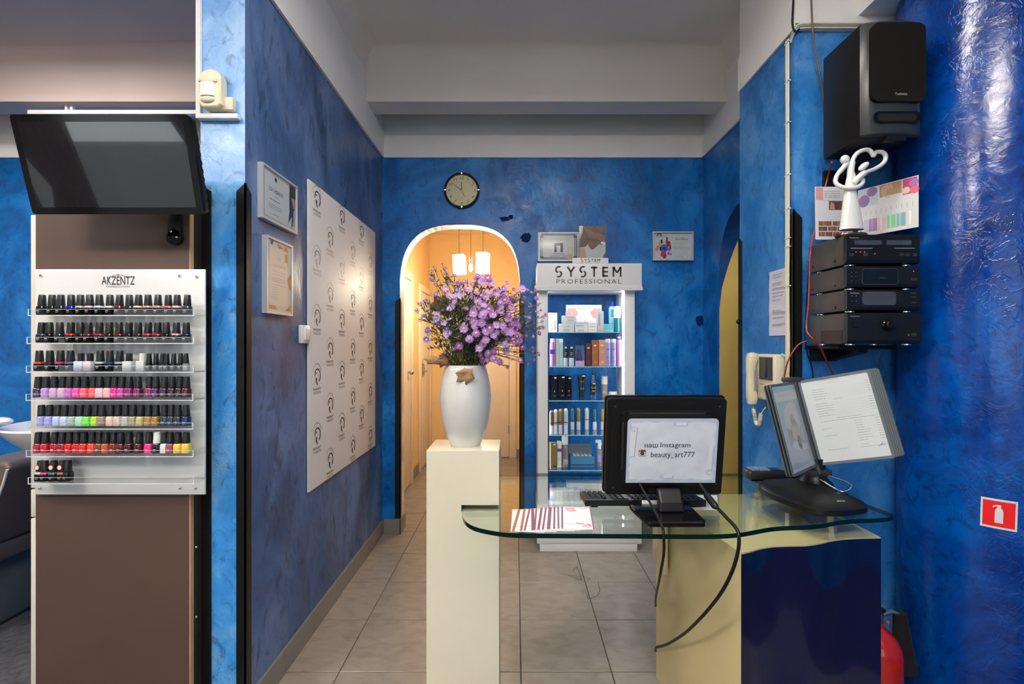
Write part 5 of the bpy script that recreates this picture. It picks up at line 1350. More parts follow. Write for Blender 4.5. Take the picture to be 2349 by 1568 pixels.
carton(cx1(575), cx1(745), cy1(930), SZ[0], 3.46, 0.07, (222, 224, 228), 'low white carton lettered in bold in the middle of the top case shelf', (('c', (40, 42, 52)), ('t', 'BIOPTIC', 0.08, 0.62, 0.72), ('l', 0.25, 0.7, (0.12, 0.22)), ('r', 0.0, 0.96, 1.0, 1.0)))
carton(cx1(748), cx1(868), cy1(920), SZ[0], 3.46, 0.07, (238, 238, 240), 'plain white carton before the flower card on the top case shelf', (GRY, ('l', 0.15, 0.85, (0.2, 0.5, 0.6, 0.8))))
carton(cx1(872), cx1(958), cy1(775), SZ[0], 3.46, 0.05, (196, 198, 202), 'tall grey carton right of the flower card', (('c', (60, 62, 70)), ('v', 'GENXSKIN', 0.45, 0.3, 0.55, 0.28), ('l', 0.15, 0.85, (0.06, 0.1))))
t = thing('flower_card', 'wide white advertising card with pink blossoms leaning behind cartons', 'card', (PX(cx1(690), 3.6), 3.6, SZ[0]), 'care products in the display case')
xa, xb, zt_ = PX(cx1(455), 3.58), PX(cx1(930), 3.58), PZ(cy1(690), 3.58)
b = MB(M['paper']); b.box(xa, xb, 3.580, 3.584, SZ[0]+0.0006, zt_); s = b.build('sheet', t)
f = Fr((xa, 3.5797, SZ[0]), (1, 0, 0), (0, 0, 1)); L = xb-xa; hh = zt_-SZ[0]
b = MB(mat('leaf_print', srgb(160, 190, 90), 0.5)); text(b, f, 'GENETIC', 0.27*L, 0.84*hh, 0.75*L, 0.07*hh, w=0.0004); f.rect(b, 0.52*L, 0.36*hh, 0.54*L, 0.42*hh, 0.0004)
b.mat(mat('blossom', srgb(232, 170, 160), 0.5))
for a, q in ((0.16, 0.70), (0.86, 0.70)):
    for k in range(6): f.disc(b, a*L+0.028*math.cos(k*1.05), q*hh+0.020*math.sin(k*1.05), 0.020, 0.0004+k*0.0001, 10)
b.build('print', s, fix=False)
carton(cx1(958), cx1(1092), cy1(945), SZ[0], 3.46, 0.06, (92, 178, 196), 'low teal box between grey carton and pump bottle', (('c', (190, 230, 236)), ('t', 'CATIONIC', 0.06, 0.06, 0.94, 0.22)))
flask(cx1(1024), cx1(1112), cy1(650), SZ[0], 3.57, [('body', (150, 214, 226), [(0.92, 0), (1, 0.02), (1, 0.78), (0.9, 0.83), (0.5, 0.86)]), ('cap', (30, 40, 190), [(0.50, 0.86), (0.50, 0.99), (0.44, 1.0)])], 'tall aqua bottle with blue cap on the top case shelf', prints=(('c', (60, 150, 190)), ('r', 0.2, 0.5, 0.6, 0.75), ('r', 0.25, 0.25, 0.6, 0.30)))
flask(cx1(1090), cx1(1180), cy1(708), SZ[0], 3.47, [('body', (20, 110, 128), [(0.9, 0), (0.94, 0.02), (0.94, 0.54)]), ('pump_cap', M['white_plastic'], [(0.98, 0.54), (1, 0.66), (1, 0.90), (0.9, 0.97), (0.5, 1.0), (0.01, 1.0)])], 'teal foam bottle with white dome cap on the top case shelf')
# second shelf
z = SZ[1]; d2_ = 3.46
flask(cx1(235), cx1(316), cy1(1138), z, d2_, [('body', (158, 118, 178), [(0.95, 0), (1, 0.01), (1, 0.80), (0.8, 0.86)]), ('cap', (206, 176, 206), [(0.80, 0.86), (0.78, 0.99), (0.7, 1.0)])], 'purple spray can with violet band at the left end of the second case shelf', prints=(('c', (60, 30, 170)), ('r', 0.08, 0.44, 0.85, 0.60)))
carton(cx1(318), cx1(364), cy1(1140), z, 3.47, 0.05, (198, 212, 206), 'pale grey green carton on the second case shelf', (GRY, ('l', 0.2, 0.9, (0.12, 0.6, 0.9))))
carton(cx1(366), cx1(416), cy1(1140), z, 3.46, 0.05, (160, 202, 206), 'pale aqua carton with white print on the second case shelf', (('c', (236, 242, 242)), ('l', 0.2, 0.9, (0.12, 0.24, 0.6, 0.64, 0.9)), ('r', 0.0, 0.86, 1.0, 0.99)))
for i, (a, c) in enumerate(((420, 480), (490, 560))):
    flask(cx1(a), cx1(c), cy1(1233), z, d2_, [('body', (196, 206, 214), [(0.95, 0), (1, 0.02), (1, 0.40)]), ('wrap', (24, 30, 48), [(1.0, 0.40), (1.0, 0.93)]), ('cap', (30, 40, 60), [(0.9, 0.93), (0.9, 0.99), (0.8, 1.0)])],
          'dark blue bottle with clear foot, %s one on the second case shelf' % ('left' if i == 0 else 'right'), prints=(('c', (220, 224, 230)), ('r', 0.3, 0.86, 0.75, 0.94), ('r', 0.3, 0.55, 0.7, 0.57), ('r', 0.3, 0.64, 0.7, 0.66)))
t = carton(cx1(580), cx1(700), cy1(1228), z, 3.46, 0.06, M['bottle_clear'], 'clear gift box holding a dark violet flask on the second case shelf', (('c', (196, 160, 206)), ('r', 0.0, 0.0, 1.0, 0.25)), name='gift_box')
b = MB(mat('violet_glass', (0.055, 0.03, 0.14), 0.1, coat=0.5)); b.lathe([(0.022, 0.002), (0.024, 0.01), (0.020, 0.06), (0.010, 0.095), (0.010, 0.12), (0.0001, 0.121)], 0, 0, 18); b.build('flask', t, local=True)
for a, c, tp, col, nm in ((718, 790, 1200, (76, 20, 26), 'dark red'), (800, 885, 1160, (152, 92, 52), 'copper brown'), (893, 980, 1155, (216, 150, 112), 'peach orange')):
    carton(cx1(a), cx1(c), cy1(tp), z, d2_, 0.05, col, '%s tall carton on the second case shelf' % nm, (('c', (236, 232, 228)), ('r', 0.3, 0.76, 0.7, 0.82), ('c', tuple(min(255, int(q*1.4+30)) for q in col)), ('l', 0.2, 0.8, (0.58, 0.52, 0.1)), ('r', 0.4, 0.14, 0.6, 0.18)))
for i, (a, c) in enumerate(((975, 1050), (1052, 1122))):
    flask(cx1(a), cx1(c), cy1(1143), z, d2_, [('body', (150, 150, 206), [(0.92, 0), (1, 0.02), (0.98, 0.86)]), ('cap', (206, 206, 226), [(0.94, 0.86), (0.92, 0.99), (0.85, 1.0)])], 'lavender bottle, %s of the pair at the right of the second case shelf' % ('left' if i == 0 else 'right'), prints=(('c', (90, 90, 150)), ('r', 0.2, 0.6, 0.7, 0.63), ('r', 0.2, 0.3, 0.5, 0.32), ('r', 0.35, 0.15, 0.5, 0.19)))
flask(cx1(1124), cx1(1200), cy1(1085), z, d2_, [('body', (176, 126, 176), [(0.95, 0), (1, 0.01), (1, 0.78), (0.85, 0.84)]), ('cap', (70, 44, 186), [(0.62, 0.84), (0.60, 0.99), (0.5, 1.0)])], 'mauve spray can with violet cap at the right end of the second case shelf', prints=(('c', (236, 232, 240)), ('r', 0.15, 0.88, 0.65, 0.93)))
# third shelf
z = SZ[2]
for i, (a, c, tp, dd) in enumerate(((250, 325, 180, 3.50), (352, 432, 172, 3.53), (437, 522, 187, 3.56))):
    carton(cx1(a), cx1(c), cy2(tp), z, dd, 0.06, (24, 20, 22), 'black glossy carton with price tag, %s of the three on the third case shelf' % ('left', 'middle', 'right')[i], (('c', (230, 230, 232)), ('r', 0.45, 0.87, 0.9, 0.93), ('c', (150, 150, 156)), ('r', 0.45, 0.28, 0.6, 0.36), ('l', 0.3, 0.8, (0.1, 0.14))), turn=0.25, rough=0.2)
t = flask(cx1(612), cx1(718), cy2(165), z, 3.62, [('cap', (20, 18, 18), [(0.62, 0), (0.64, 0.02), (0.64, 0.16)])], 'black squeeze tube standing on its cap on the third case shelf', name='tube', cat='tube')
b = MB(mat('c_18_17_18', srgb(18, 17, 18), 0.3)); r = (PX(cx1(718), 3.62)-PX(cx1(612), 3.62))/2; hh = PZ(cy2(165), 3.62)-z; b.smooth = True
vs, fs, n = [], [], 20
for q, sx_, sy_ in ((0.16, 0.62, 0.62), (0.3, 0.66, 0.6), (0.6, 0.8, 0.42), (0.92, 0.97, 0.08), (1.0, 1.0, 0.06)):
    for k in range(n): a = 2*PI*k/n; vs.append((r*sx_*math.cos(a), r*sy_*math.sin(a), q*hh))
for i in range(4):
    for k in range(n): k2 = (k+1) % n; fs.append((i*n+k, i*n+k2, (i+1)*n+k2, (i+1)*n+k))
b.add(vs, fs+[tuple(4*n+k for k in range(n))]); b.build('tube_body', t, local=True)
b = MB(M['paper']); f = Fr((-r, -r*0.70, 0), (1, 0, 0), (0, 0, 1)); f.rect(b, r*1.0, hh*0.90, r*1.75, hh*0.97); b.mat(mat('c_190_150_80', srgb(190, 150, 80), 0.4)); text(b, f, 'mooom', r*0.45, hh*0.66, r*1.6, hh*0.07); b.mat(M['light_ink']); lines(b, f, r*0.5, r*1.5, (hh*0.4, hh*0.36), 0.003, dash=(0.006, 0.012)); b.build('label', t, local=True, fix=False)
flask(cx1(778), cx1(860), cy2(128), z, 3.52, [('body', M['bottle_clear'], [(0.95, 0), (1, 0.02), (1, 0.58), (0.8, 0.66), (0.42, 0.76), (0.40, 0.88)]), ('wrap', (20, 18, 20), [(1.01, 0.14), (1.01, 0.58)]), ('cap', (28, 26, 28), [(0.55, 0.88), (0.55, 0.99), (0.5, 1.0)])], 'black wrapped glass bottle with clear neck on the third case shelf', prints=(('c', (190, 150, 80)), ('t', 'mooom', 0.1, 0.38, 0.9, 0.06), ('c', (220, 220, 222)), ('r', 0.2, 0.28, 0.7, 0.30), ('r', 0.3, 0.54, 0.75, 0.58)))
flask(cx1(925), cx1(1012), cy2(185), z, 3.60, [('body', (150, 138, 134), [(0.95, 0), (1, 0.02), (1, 0.62)]), ('cap', M['white_plastic'], [(0.98, 0.62), (0.98, 0.97), (0.9, 1.0)])], 'grey brown spray can with white cap on the third case shelf', prints=(('c', (220, 222, 222)), ('t', 'EIMI', 0.15, 0.2, 0.5, 0.12)))
flask(cx1(1020), cx1(1136), cy2(392), z, 3.60, [('body', (186, 182, 170), [(0.9, 0), (0.94, 0.03), (0.94, 0.5)]), ('lid', M['white_plastic'], [(1, 0.5), (1, 0.93), (0.92, 1.0), (0.01, 1.0)])], 'small cream jar with white lid on the third case shelf', name='jar', cat='jar')
# fourth shelf: ampoule tubes
z = SZ[3]
cols = [((134, 114, 84), 'bronze'), ((226, 226, 228), 'white'), ((176, 140, 84), 'gold'), ((222, 224, 228), 'pearl white'), ((74, 130, 150), 'teal'), ((166, 142, 112), 'champagne'), ((230, 230, 232), 'bright white'), ((70, 128, 152), 'sea blue'), ((186, 160, 122), 'pale gold')]
for i, (c, tp) in enumerate(zip((262, 318, 382, 452, 540, 622, 732, 837, 943), (640, 628, 620, 615, 610, 603, 603, 612, 615))):
    col, nm = cols[i]; dd = 3.44 if i < 4 else 3.62; w = 29
    mm = mat('metal_%s' % nm, srgb(*col), 0.25, metal=0.5)
    flask(cx1(c-w), cx1(c+w), cy2(tp), z, dd, [('tube_foot', M['bottle_clear'] if i > 9 else (214, 218, 226), [(0.93, 0), (0.95, 0.01), (0.95, 0.36)]), ('cap', mm, [(1, 0.36), (1, 0.88), (0.92, 0.94), (0.7, 0.98), (0.35, 0.998), (0.01, 1.0)]), ('ring', (40, 36, 36), [(1.015, 0.44), (1.015, 0.47)])],
          '%s capped slim serum tube, %s of nine on the fourth case shelf' % (nm, ORD[i]), name='serum_tube', cat='tube')
# fifth shelf
z = SZ[4]
carton(cx1(240), cx1(330), cy2(1075), z, 3.43, 0.05, (122, 106, 70), 'olive bronze carton at the left end of the lowest glass shelf', (('c', (226, 222, 214)), ('r', 0.4, 0.90, 0.75, 0.96), ('c', (40, 34, 22)), ('r', 0.35, 0.08, 0.9, 0.13)), turn=0.2)
carton(cx1(338), cx1(395), cy2(1062), z, 3.47, 0.05, (228, 230, 236), 'white carton with violet band on the lowest glass shelf', (('c', (90, 86, 180)), ('r', 0.0, 0.62, 1.0, 0.74), ('c', (170, 172, 180)), ('l', 0.2, 0.8, (0.3, 0.36))))
flask(cx1(397), cx1(482), cy2(965), z, 3.49, [('body', (128, 116, 114), [(0.95, 0), (1, 0.02), (1, 0.70)]), ('cap', M['white_plastic'], [(0.98, 0.70), (1, 0.73), (1, 0.97), (0.9, 1.0)])], 'tall grey spray can with white cap on the lowest glass shelf', prints=(('c', (224, 226, 226)), ('t', 'EIMI', 0.25, 0.1, 0.9, 0.16), ('r', 0.45, 0.62, 0.65, 0.65)))
t = thing('open_box', 'open blue carton of small vials on the lowest glass shelf', 'box', (PX(cx1(670), 3.52), 3.55, z+0.0006), 'care products in the display case')
bw = (PX(cx1(830), 3.50)-PX(cx1(512), 3.50)); bc = mat('vial_box_blue', srgb(62, 122, 164), 0.4); bd = mat('vial_box_dark', srgb(26, 56, 78), 0.4)
hb = PZ(cy2(1255), 3.50)-z
for nm, (xa, xb, ya, yb, za, zb) in (('box_front', (-bw/2, bw/2, -0.05, -0.047, 0, hb)), ('box_back', (-bw/2, bw/2, 0.047, 0.05, 0, hb)), ('box_side', (-bw/2, -bw/2+0.003, -0.047, 0.047, 0, hb)), ('box_side', (bw/2-0.003, bw/2, -0.047, 0.047, 0, hb)), ('box_floor', (-bw/2+0.003, bw/2-0.003, -0.047, 0.047, 0, 0.003))):
    b = MB(bc); b.box(xa, xb, ya, yb, za, zb); b.build(nm, t, local=True)
b = MB(bd); b.add([(-bw/2, 0.048, hb), (bw/2, 0.048, hb), (bw/2-0.004, 0.085, hb+0.065), (-bw/2-0.006, 0.085, hb+0.065), (-bw/2, 0.051, hb), (bw/2, 0.051, hb), (bw/2-0.004, 0.088, hb+0.065), (-bw/2-0.006, 0.088, hb+0.065)], [(0, 1, 2, 3), (7, 6, 5, 4), (0, 4, 5, 1), (1, 5, 6, 2), (2, 6, 7, 3), (3, 7, 4, 0)]); b.build('lid', t, local=True)
for k in range(5):
    b = MB(mat('vial', (0.45, 0.47, 0.46), 0.3)); xx = -bw/2+0.018+k*(bw-0.03)/5; b.rbox(xx, xx+0.024, -0.040, 0.040, 0.004, hb+0.006, 0.004); b.build('vial', t, local=True)
b = MB(bd); b.box(-bw/2+0.002, bw/2-0.002, -0.0508, -0.05, hb*0.12, hb*0.22); b.build('stripe', t, local=True)
t = flask(cx1(862), cx1(932), cy2(1035), z, 3.52, [('body', (134, 120, 124), [(0.95, 0), (1, 0.02), (1, 0.62), (0.8, 0.67)]), ('collar', M['white_plastic'], [(0.72, 0.67), (0.70, 0.80)])], 'small grey mist bottle with white spray head on the lowest glass shelf', prints=(('c', (150, 140, 210)), ('r', 0.15, 0.18, 0.7, 0.46)))
b = MB(M['white_plastic']); q = 0.001*1; hh = PZ(cy2(1035), 3.52)-z; b.rbox(-0.028, 0.014, -0.010, 0.010, hh*0.88, hh*1.0, 0.003); b.rbox(-0.010, 0.016, -0.010, 0.010, hh*0.79, hh*0.9, 0.003); b.build('spray_head', t, local=True)
# case floor: white cartons
for i, (a, c, h0, h1, dd) in enumerate(((1262, 1330, 0.0, 0.07, 3.45), (1335, 1425, 0.0, 0.05, 3.46), (1300, 1400, 0.0, 0.09, 3.58))):
    x0, x1 = PX(a, dd), PX(c, dd); b = MB(M['paper']); b.rbox(x0, x1, dd, dd+0.1, pz+0.0006+h0, pz+h1, 0.002)
    tag(b.build('white_carton'), ('wide', 'flat', 'tall')[i]+' white carton lying on the floor of the display case', 'box', 'care products in the display case')
ll = area('case_light', (0.5*(X(1257)+X(1434)), DF+0.07, hz0-0.022), (0, 0, 0), X(1434)-X(1257)-0.06, 0.03, 5.0, (0.93, 0.97, 1.0)); ll.parent = dc; ll.location = Vector(ll.location)-Vector(dc.location)

# ---------------------------------------------------------------- wall pieces on the rear wall
WD = D-0.001
def wall_cert(px0, px1, py0, py1, label, th=0.018, fm='white_plastic', dd=3.69):
    x0, x1, z0, z1 = PX(px0, dd), PX(px1, dd), PZ(py1, dd), PZ(py0, dd)
    t = thing('framed_certificate', label, 'certificate', ((x0+x1)/2, D, z0), 'framed certificates on the rear wall')
    for a0, b0, a1, b1 in ((x0, z0, x1, z0+0.01), (x0, z1-0.01, x1, z1), (x0, z0+0.01, x0+0.01, z1-0.01), (x1-0.01, z0+0.01, x1, z1-0.01)):
        b = MB(M[fm]); b.box(a0, a1, WD-th, WD, b0, b1); b.build('frame_bar', t)
    b = MB(M['paper']); b.box(x0+0.01, x1-0.01, WD-th*0.5, WD, z0+0.01, z1-0.01); s = b.build('sheet', t)
    b = MB(M['pane_soft']); b.box(x0+0.01, x1-0.01, WD-th*0.8, WD-th*0.7, z0+0.01, z1-0.01); b.build('pane', t)
    return t, s, Fr((x0, WD-th*0.5-0.0006, z0), (1, 0, 0), (0, 0, 1)), x1-x0, z1-z0
t, s, f, L, hh = wall_cert(1234, 1328, 533, 599, 'white framed certificate with arch emblem above the display case')
b = MB(M['violet_ink'])
def rel(a, q): return (a*L, q*hh)
for w0, (a0, b0, a1, b1) in ((0, (0.06, 0.12, 0.94, 0.90)), (1, (0.10, 0.08, 0.90, 0.94))):
    f.stroke(b, [rel(a0, b0), rel(a1, b0), rel(a1, b1), rel(a0, b1), rel(a0, b0)], 0.0045, 0.0)
for a, q in ((0.10, 0.14), (0.90, 0.14), (0.10, 0.86), (0.90, 0.86)): f.stroke(b, [rel(a-.025, q-.03), rel(a+.025, q-.03), rel(a+.025, q+.03), rel(a-.025, q+.03), rel(a-.025, q-.03)], 0.005, 0.0)
f.poly(b, [rel(0.40, 0.32), rel(0.46, 0.32), rel(0.46, 0.5), rel(0.40, 0.62)], 0.0002); f.rect(b, *rel(0.40, 0.54), *rel(0.61, 0.64), 0.0002); f.rect(b, *rel(0.55, 0.32), *rel(0.61, 0.6), 0.0002); f.rect(b, *rel(0.40, 0.32), *rel(0.46, 0.6), 0.0002); f.arc(b, 0.505*L, 0.48*hh, 0.026, 0, 180, 0.012, 0.0002)
text(b, f, 'ERICSON', *rel(0.38, 0.235), 0.63*L, 0.06*hh, w=0.0004); text(b, f, 'LABORATOIRE', *rel(0.31, 0.15), 0.69*L, 0.06*hh, w=0.0004)
b.mat(M['light_ink']); lines(b, f, 0.27*L, 0.78*L, (0.80*hh, 0.74*hh), 0.003, 0.0002, dash=(0.02, 0.05)); lines(b, f, 0.15*L, 0.26*L, (0.5*hh, 0.42*hh), 0.003, 0.0002, dash=(0.01, 0.03)); lines(b, f, 0.72*L, 0.86*L, (0.48*hh, 0.42*hh), 0.003, 0.0002, dash=(0.01, 0.03))
b.mat(mat('seal_gold', (0.66, 0.52, 0.16), 0.35)); f.disc(b, 0.775*L, 0.17*hh, 0.022, 0.0006, 20)
b.build('lettering', s, fix=False)
t, s, f, L, hh = wall_cert(1496, 1589, 532, 598, 'silver framed certificate with colourful nail polish splash right of the display case', 0.03, 'silver_frame')
b = MB(M['ink']); text(b, f, 'Zertifikat', *rel(0.56, 0.72), 0.88*L, 0.07*hh, w=0.0004); f.arc(b, 0.17*L, 0.86*hh, 0.016, 0, 180, 0.006, 0.0002); text(b, f, 'LCN', *rel(0.11, 0.82), 0.23*L, 0.06*hh, w=0.0004); text(b, f, 'Beauty', *rel(0.25, 0.83), 0.35*L, 0.035*hh, w=0.0004)
b.mat(M['light_ink']); lines(b, f, 0.52*L, 0.92*L, (0.44*hh, 0.40*hh), 0.0035, 0.0002, dash=(0.02, 0.05)); lines(b, f, 0.52*L, 0.75*L, (0.6*hh, 0.5*hh, 0.18*hh, 0.13*hh), 0.0025, 0.0002, dash=(0.02, 0.05)); f.arc(b, 0.80*L, 0.15*hh, 0.019, 0, 360, 0.003, 0.0002, 24)
pr_ = random.Random(5)
for cc, (ca, cq), n_ in (((226, 60, 70), (0.26, 0.26), 9), ((206, 20, 90), (0.38, 0.58), 9), ((232, 150, 140), (0.15, 0.46), 7), ((196, 90, 190), (0.42, 0.32), 7), ((236, 190, 110), (0.22, 0.62), 5), ((170, 20, 40), (0.3, 0.2), 6)):
    b.mat(mat('c_%d_%d_%d' % cc, srgb(*cc), 0.4))
    for k in range(n_):
        a, q = ca+pr_.uniform(-0.05, 0.05), cq+pr_.uniform(-0.09, 0.09); r_ = pr_.uniform(0.006, 0.018)
        f.poly(b, [(a*L+r_*pr_.uniform(0.5, 1.2)*math.cos(2*PI*j/7), q*hh+r_*pr_.uniform(0.5, 1.2)*math.sin(2*PI*j/7)) for j in range(7)], 0.0004+k*0.00005)
b.mat(mat('c_60_120_210', srgb(60, 120, 210), 0.4)); f.disc(b, 0.29*L, 0.43*hh, 0.030, 0.0012, 16); b.mat(M['navy_ink']); f.disc(b, 0.29*L, 0.42*hh, 0.012, 0.0014, 12)
b.mat(M['ink'])
for a, q in ((0.21, 0.60), (0.34, 0.68), (0.18, 0.34), (0.42, 0.42)): f.rect(b, a*L, q*hh, (a+0.035)*L, (q+0.13)*hh, 0.0015)
b.build('print', s, fix=False)
# photo card standing on the case header
pc = thing('photo_card', 'upright photo card of a woman in profile with brown hair on the case header', 'photo', (PX(1358, 3.52), 3.52, hz1), None)
xa, xb, za, zb = PX(1329, 3.52), PX(1389, 3.52), hz1+0.0005, PZ(518, 3.52)
b = MB(mat('photo_ground', (0.50, 0.55, 0.53), 0.3)); b.box(xa, xb, 3.518, 3.521, za, zb); s = b.build('sheet', pc)
f = Fr((xa, 3.5175, za), (1, 0, 0), (0, 0, 1)); L = xb-xa; hh = zb-za
q0 = 0.20
def pr(a, q): return (a*L, (q0+q*(1-q0))*hh)
b = MB(M['hair_brown']); f.poly(b, [pr(0.0, 0.35), pr(0.02, 0.6), pr(0.12, 0.8), pr(0.15, 1.0), pr(1.0, 1.0), pr(1.0, 0.5), pr(0.82, 0.42), pr(0.62, 0.52), pr(0.40, 0.52), pr(0.25, 0.38), pr(0.15, 0.36)], 0.0002)
mat('hair_light', (0.30, 0.18, 0.11), 0.4); mat('skin_shade', (0.20, 0.10, 0.065), 0.45)
for k in range(7):
    b.mat(M['hair_light']); f.stroke(b, [pr(0.16+0.03*k, 0.97-0.05*k), pr(0.5+0.04*k, 0.80-0.035*k), pr(0.98, 0.70-0.035*k)], 0.0035, 0.0003)
b.mat(M['skin_shade']); f.poly(b, [pr(0.33, 0.42), pr(0.46, 0.28), pr(0.56, 0.30), pr(0.63, 0.36), pr(0.70, 0.40), pr(0.76, 0.48), pr(0.70, 0.54), pr(0.40, 0.52)], 0.0004)
b.mat(M['skin']); f.poly(b, [pr(0.0, 0.0), pr(0.28, 0.0), pr(0.25, 0.18), pr(0.20, 0.32), pr(0.08, 0.36), pr(0.0, 0.34)], 0.0003); b.mat(M['skin_shade']); f.poly(b, [pr(0.86, 0.0), pr(1.0, 0.0), pr(1.0, 0.22)], 0.0003)
b.mat(M['warm_paper']); f.poly(b, [pr(0.0, 0.72), pr(0.08, 0.84), pr(0.10, 1.0), pr(0.0, 1.0)], 0.0003); f.poly(b, [pr(0.80, 0.46), pr(0.98, 0.44), pr(1.0, 0.5), pr(0.84, 0.53)], 0.0005)
b.build('portrait', s, fix=False)
b = MB(M['acrylic']); b.box(xa-0.008, xb+0.008, 3.5125, 3.5145, za, zb); b.build('holder', pc)
# dark patch marks on the wall
# ---------------------------------------------------------------- clock
ckx, ckz, ckr = PX(1059, 3.68), PZ(436, 3.68), 41.5*3.68/F
ck = thing('wall_clock', 'round wall clock with dark brown rim and cream dial above the arch', 'clock', (ckx, D, ckz))
Mx = Matrix.Translation((ckx, WD, ckz)) @ Matrix.Rotation(PI/2, 4, 'X')
b = MB(M['clock_rim']); b.lathe([(ckr*0.86, 0.0), (ckr, 0.0), (ckr, 0.012), (ckr*0.97, 0.026), (ckr*0.91, 0.030), (ckr*0.865, 0.022), (ckr*0.86, 0.012)], 0, 0, 56, Mx); b.build('rim', ck)
b = MB(M['clock_face']); b.lathe([(ckr*0.865, 0.0), (ckr*0.865, 0.013), (0.0001, 0.013)], 0, 0, 48, Mx); dl = b.build('dial', ck)
f = Fr((ckx, WD-0.0134, ckz), (1, 0, 0), (0, 0, 1))
for i in range(1, 13):
    q = PI/2-i*PI/6; b = MB(M['ink']); h_ = ckr*0.165
    tx = str(i); cxn, czn = ckr*0.70*math.cos(q), ckr*0.70*math.sin(q)
    text(b, f, tx, 0, czn-h_/2, None, h_, w=0.0, shear=0.35, mid=cxn); b.build('numeral', dl, fix=False)
b = MB(M['grey_ink']); f.rect(b, -0.007, ckr*0.40, 0.012, ckr*0.42, 0.0); f.rect(b, -0.008, -ckr*0.43, 0.010, -ckr*0.415, 0.0); b.build('dial_print', dl, fix=False)
for nm, ang, l0, l1, wd in (('hour_hand', 92.5, -0.0, 0.47, 0.006), ('minute_hand', 142, -0.0, 0.66, 0.005), ('second_hand', 113, -0.36, 0.60, 0.0016)):
    b = MB(M['ink']); q = math.radians(ang); u = Vector((math.cos(q), math.sin(q)))
    n_ = Vector((-u.y, u.x)); k = 0.0005 if nm == 'hour_hand' else (0.001 if nm == 'minute_hand' else 0.0015)
    p0, p1 = u*ckr*l0, u*ckr*l1
    f.poly(b, [tuple(p0+n_*wd/2), tuple(p0-n_*wd/2), tuple(p1-n_*wd*0.25), tuple(p1+n_*wd*0.25)], k); b.build(nm, ck, fix=False)
b = MB(M['ink']); f.stroke(b, [(0, 0), (ckr*0.16, -ckr*0.36)], 0.003, 0.0018); b.build('counterweight', ck, fix=False)
b = MB(M['chrome']); b.ball((ckx, WD-0.016, ckz), 0.004); b.build('hub', ck)
for q in (0, 90, 180, 270):
    b = MB(M['chrome']); a = math.radians(q); px_, pz_ = ckx+ckr*0.93*math.cos(a), ckz+ckr*0.93*math.sin(a)
    hx, hz = (0.011, 0.007) if q in (0, 180) else (0.008, 0.011); b.rbox(px_-hx, px_+hx, WD-0.034, WD-0.02, pz_-hz, pz_+hz, 0.003); b.build('chrome_mark', ck)
# ---------------------------------------------------------------- right side: loudspeaker
sd0, sd1 = 1.864, 2.12
sx0, sx1 = PX(1985, sd0), PX(2125, sd0); sz0, sz1 = PZ(308, sd0), PZ(45, sd0)
sp = thing('loudspeaker', 'large black hi-fi loudspeaker bracketed high on the blue pier beside the column', 'speaker', ((sx0+sx1)/2, 2.0, sz0))
b = MB(M['black_plastic']); b.rbox(sx0, sx1, sd0+0.03, sd1, sz0, sz1, 0.004); b.build('cabinet_box', sp)
b = MB(M['charcoal']); xm = (sx0+sx1)/2; hw = (sx1-sx0)/2; n = 16; b.smooth = True
vs, fs = [], []
for z in (sz0, sz0+0.01, sz1-0.01, sz1):
    for k in range(n+1):
        t_ = -1+2*k/n; bow = 0.03*(1-t_**2)**0.5 if abs(t_) < 1 else 0.0
        ins = 0.004 if z in (sz0, sz1) else 0.0
        vs.append((xm+t_*(hw-ins), sd0+0.03-bow+ins, z))
for j in range(3):
    for k in range(n): q = j*(n+1)+k; fs.append((q, q+1, q+n+2, q+n+1))
b.add(vs, fs); b.smooth = False; b.add([vs[k] for k in range(n+1)]+[(sx1, sd0+0.03, sz0), (sx0, sd0+0.03, sz0)], [tuple(range(n+3))]); b.add([vs[3*(n+1)+k] for k in range(n+1)]+[(sx1, sd0+0.03, sz1), (sx0, sd0+0.03, sz1)], [tuple(range(n+3))[::-1]])
baf = b.build('front_baffle', sp)
mat('grille_cloth', (0.009, 0.0085, 0.008), 0.9, spec=0.1, bump=0.2, bscale=900)
gf = Fr((sx0, sd0, sz0), (1, 0, 0), (0, 0, 1)); W2, H2 = sx1-sx0, sz1-sz0
b = MB(M['grille_cloth']); fslab(b, gf, rrect(0.022, 0.125, W2-0.006, H2-0.014, 0.03), -0.01, 0.006); gr = b.build('grille', sp)
b = MB(M['light_ink']); text(b, gf, 'Technics', 0.110, 0.150, 0.158, 0.009, w=0.0066, bold=0.01); b.build('lettering', gr, fix=False)
b = MB(M['black_gloss'])
pts = rrect(0.030, 0.045, W2-0.022, 0.088, 0.02, 6)
n = len(pts); ca = sum(p[0] for p in pts)/n; cb = sum(p[1] for p in pts)/n
vs = [gf.p(a, q, 0.004) for a, q in pts]+[gf.p(ca+(a-ca)*0.82, cb+(q-cb)*0.62, 0.001) for a, q in pts]
b.smooth = True; b.add(vs, [(i, (i+1) % n, n+(i+1) % n, n+i) for i in range(n)]); b.smooth = False
b.mat(mat('port_black', (0.001, 0.001, 0.001), 0.9)).add(vs[n:], [tuple(range(n))]); b.build('bass_port', sp, fix=False)
b = MB(M['black_plastic'])
b.rbox(PX(2035, 1.87)-0.0, PX(2080, 1.87), 1.87, 1.90, sz0-0.022, sz0+0.004, 0.003); b.prism([(1.975, sz0-0.012), (1.975, sz0+0.002), (2.2, sz0-0.05), (2.2, sz0-0.08)], PX(2045, 1.87), PX(2070, 1.87), 'x')
b.rbox(PX(2030, 1.87)-0.03, PX(2070, 1.87)+0.02, 2.19, 2.209, sz0-0.16, sz0-0.02, 0.003); b.build('bracket', sp)

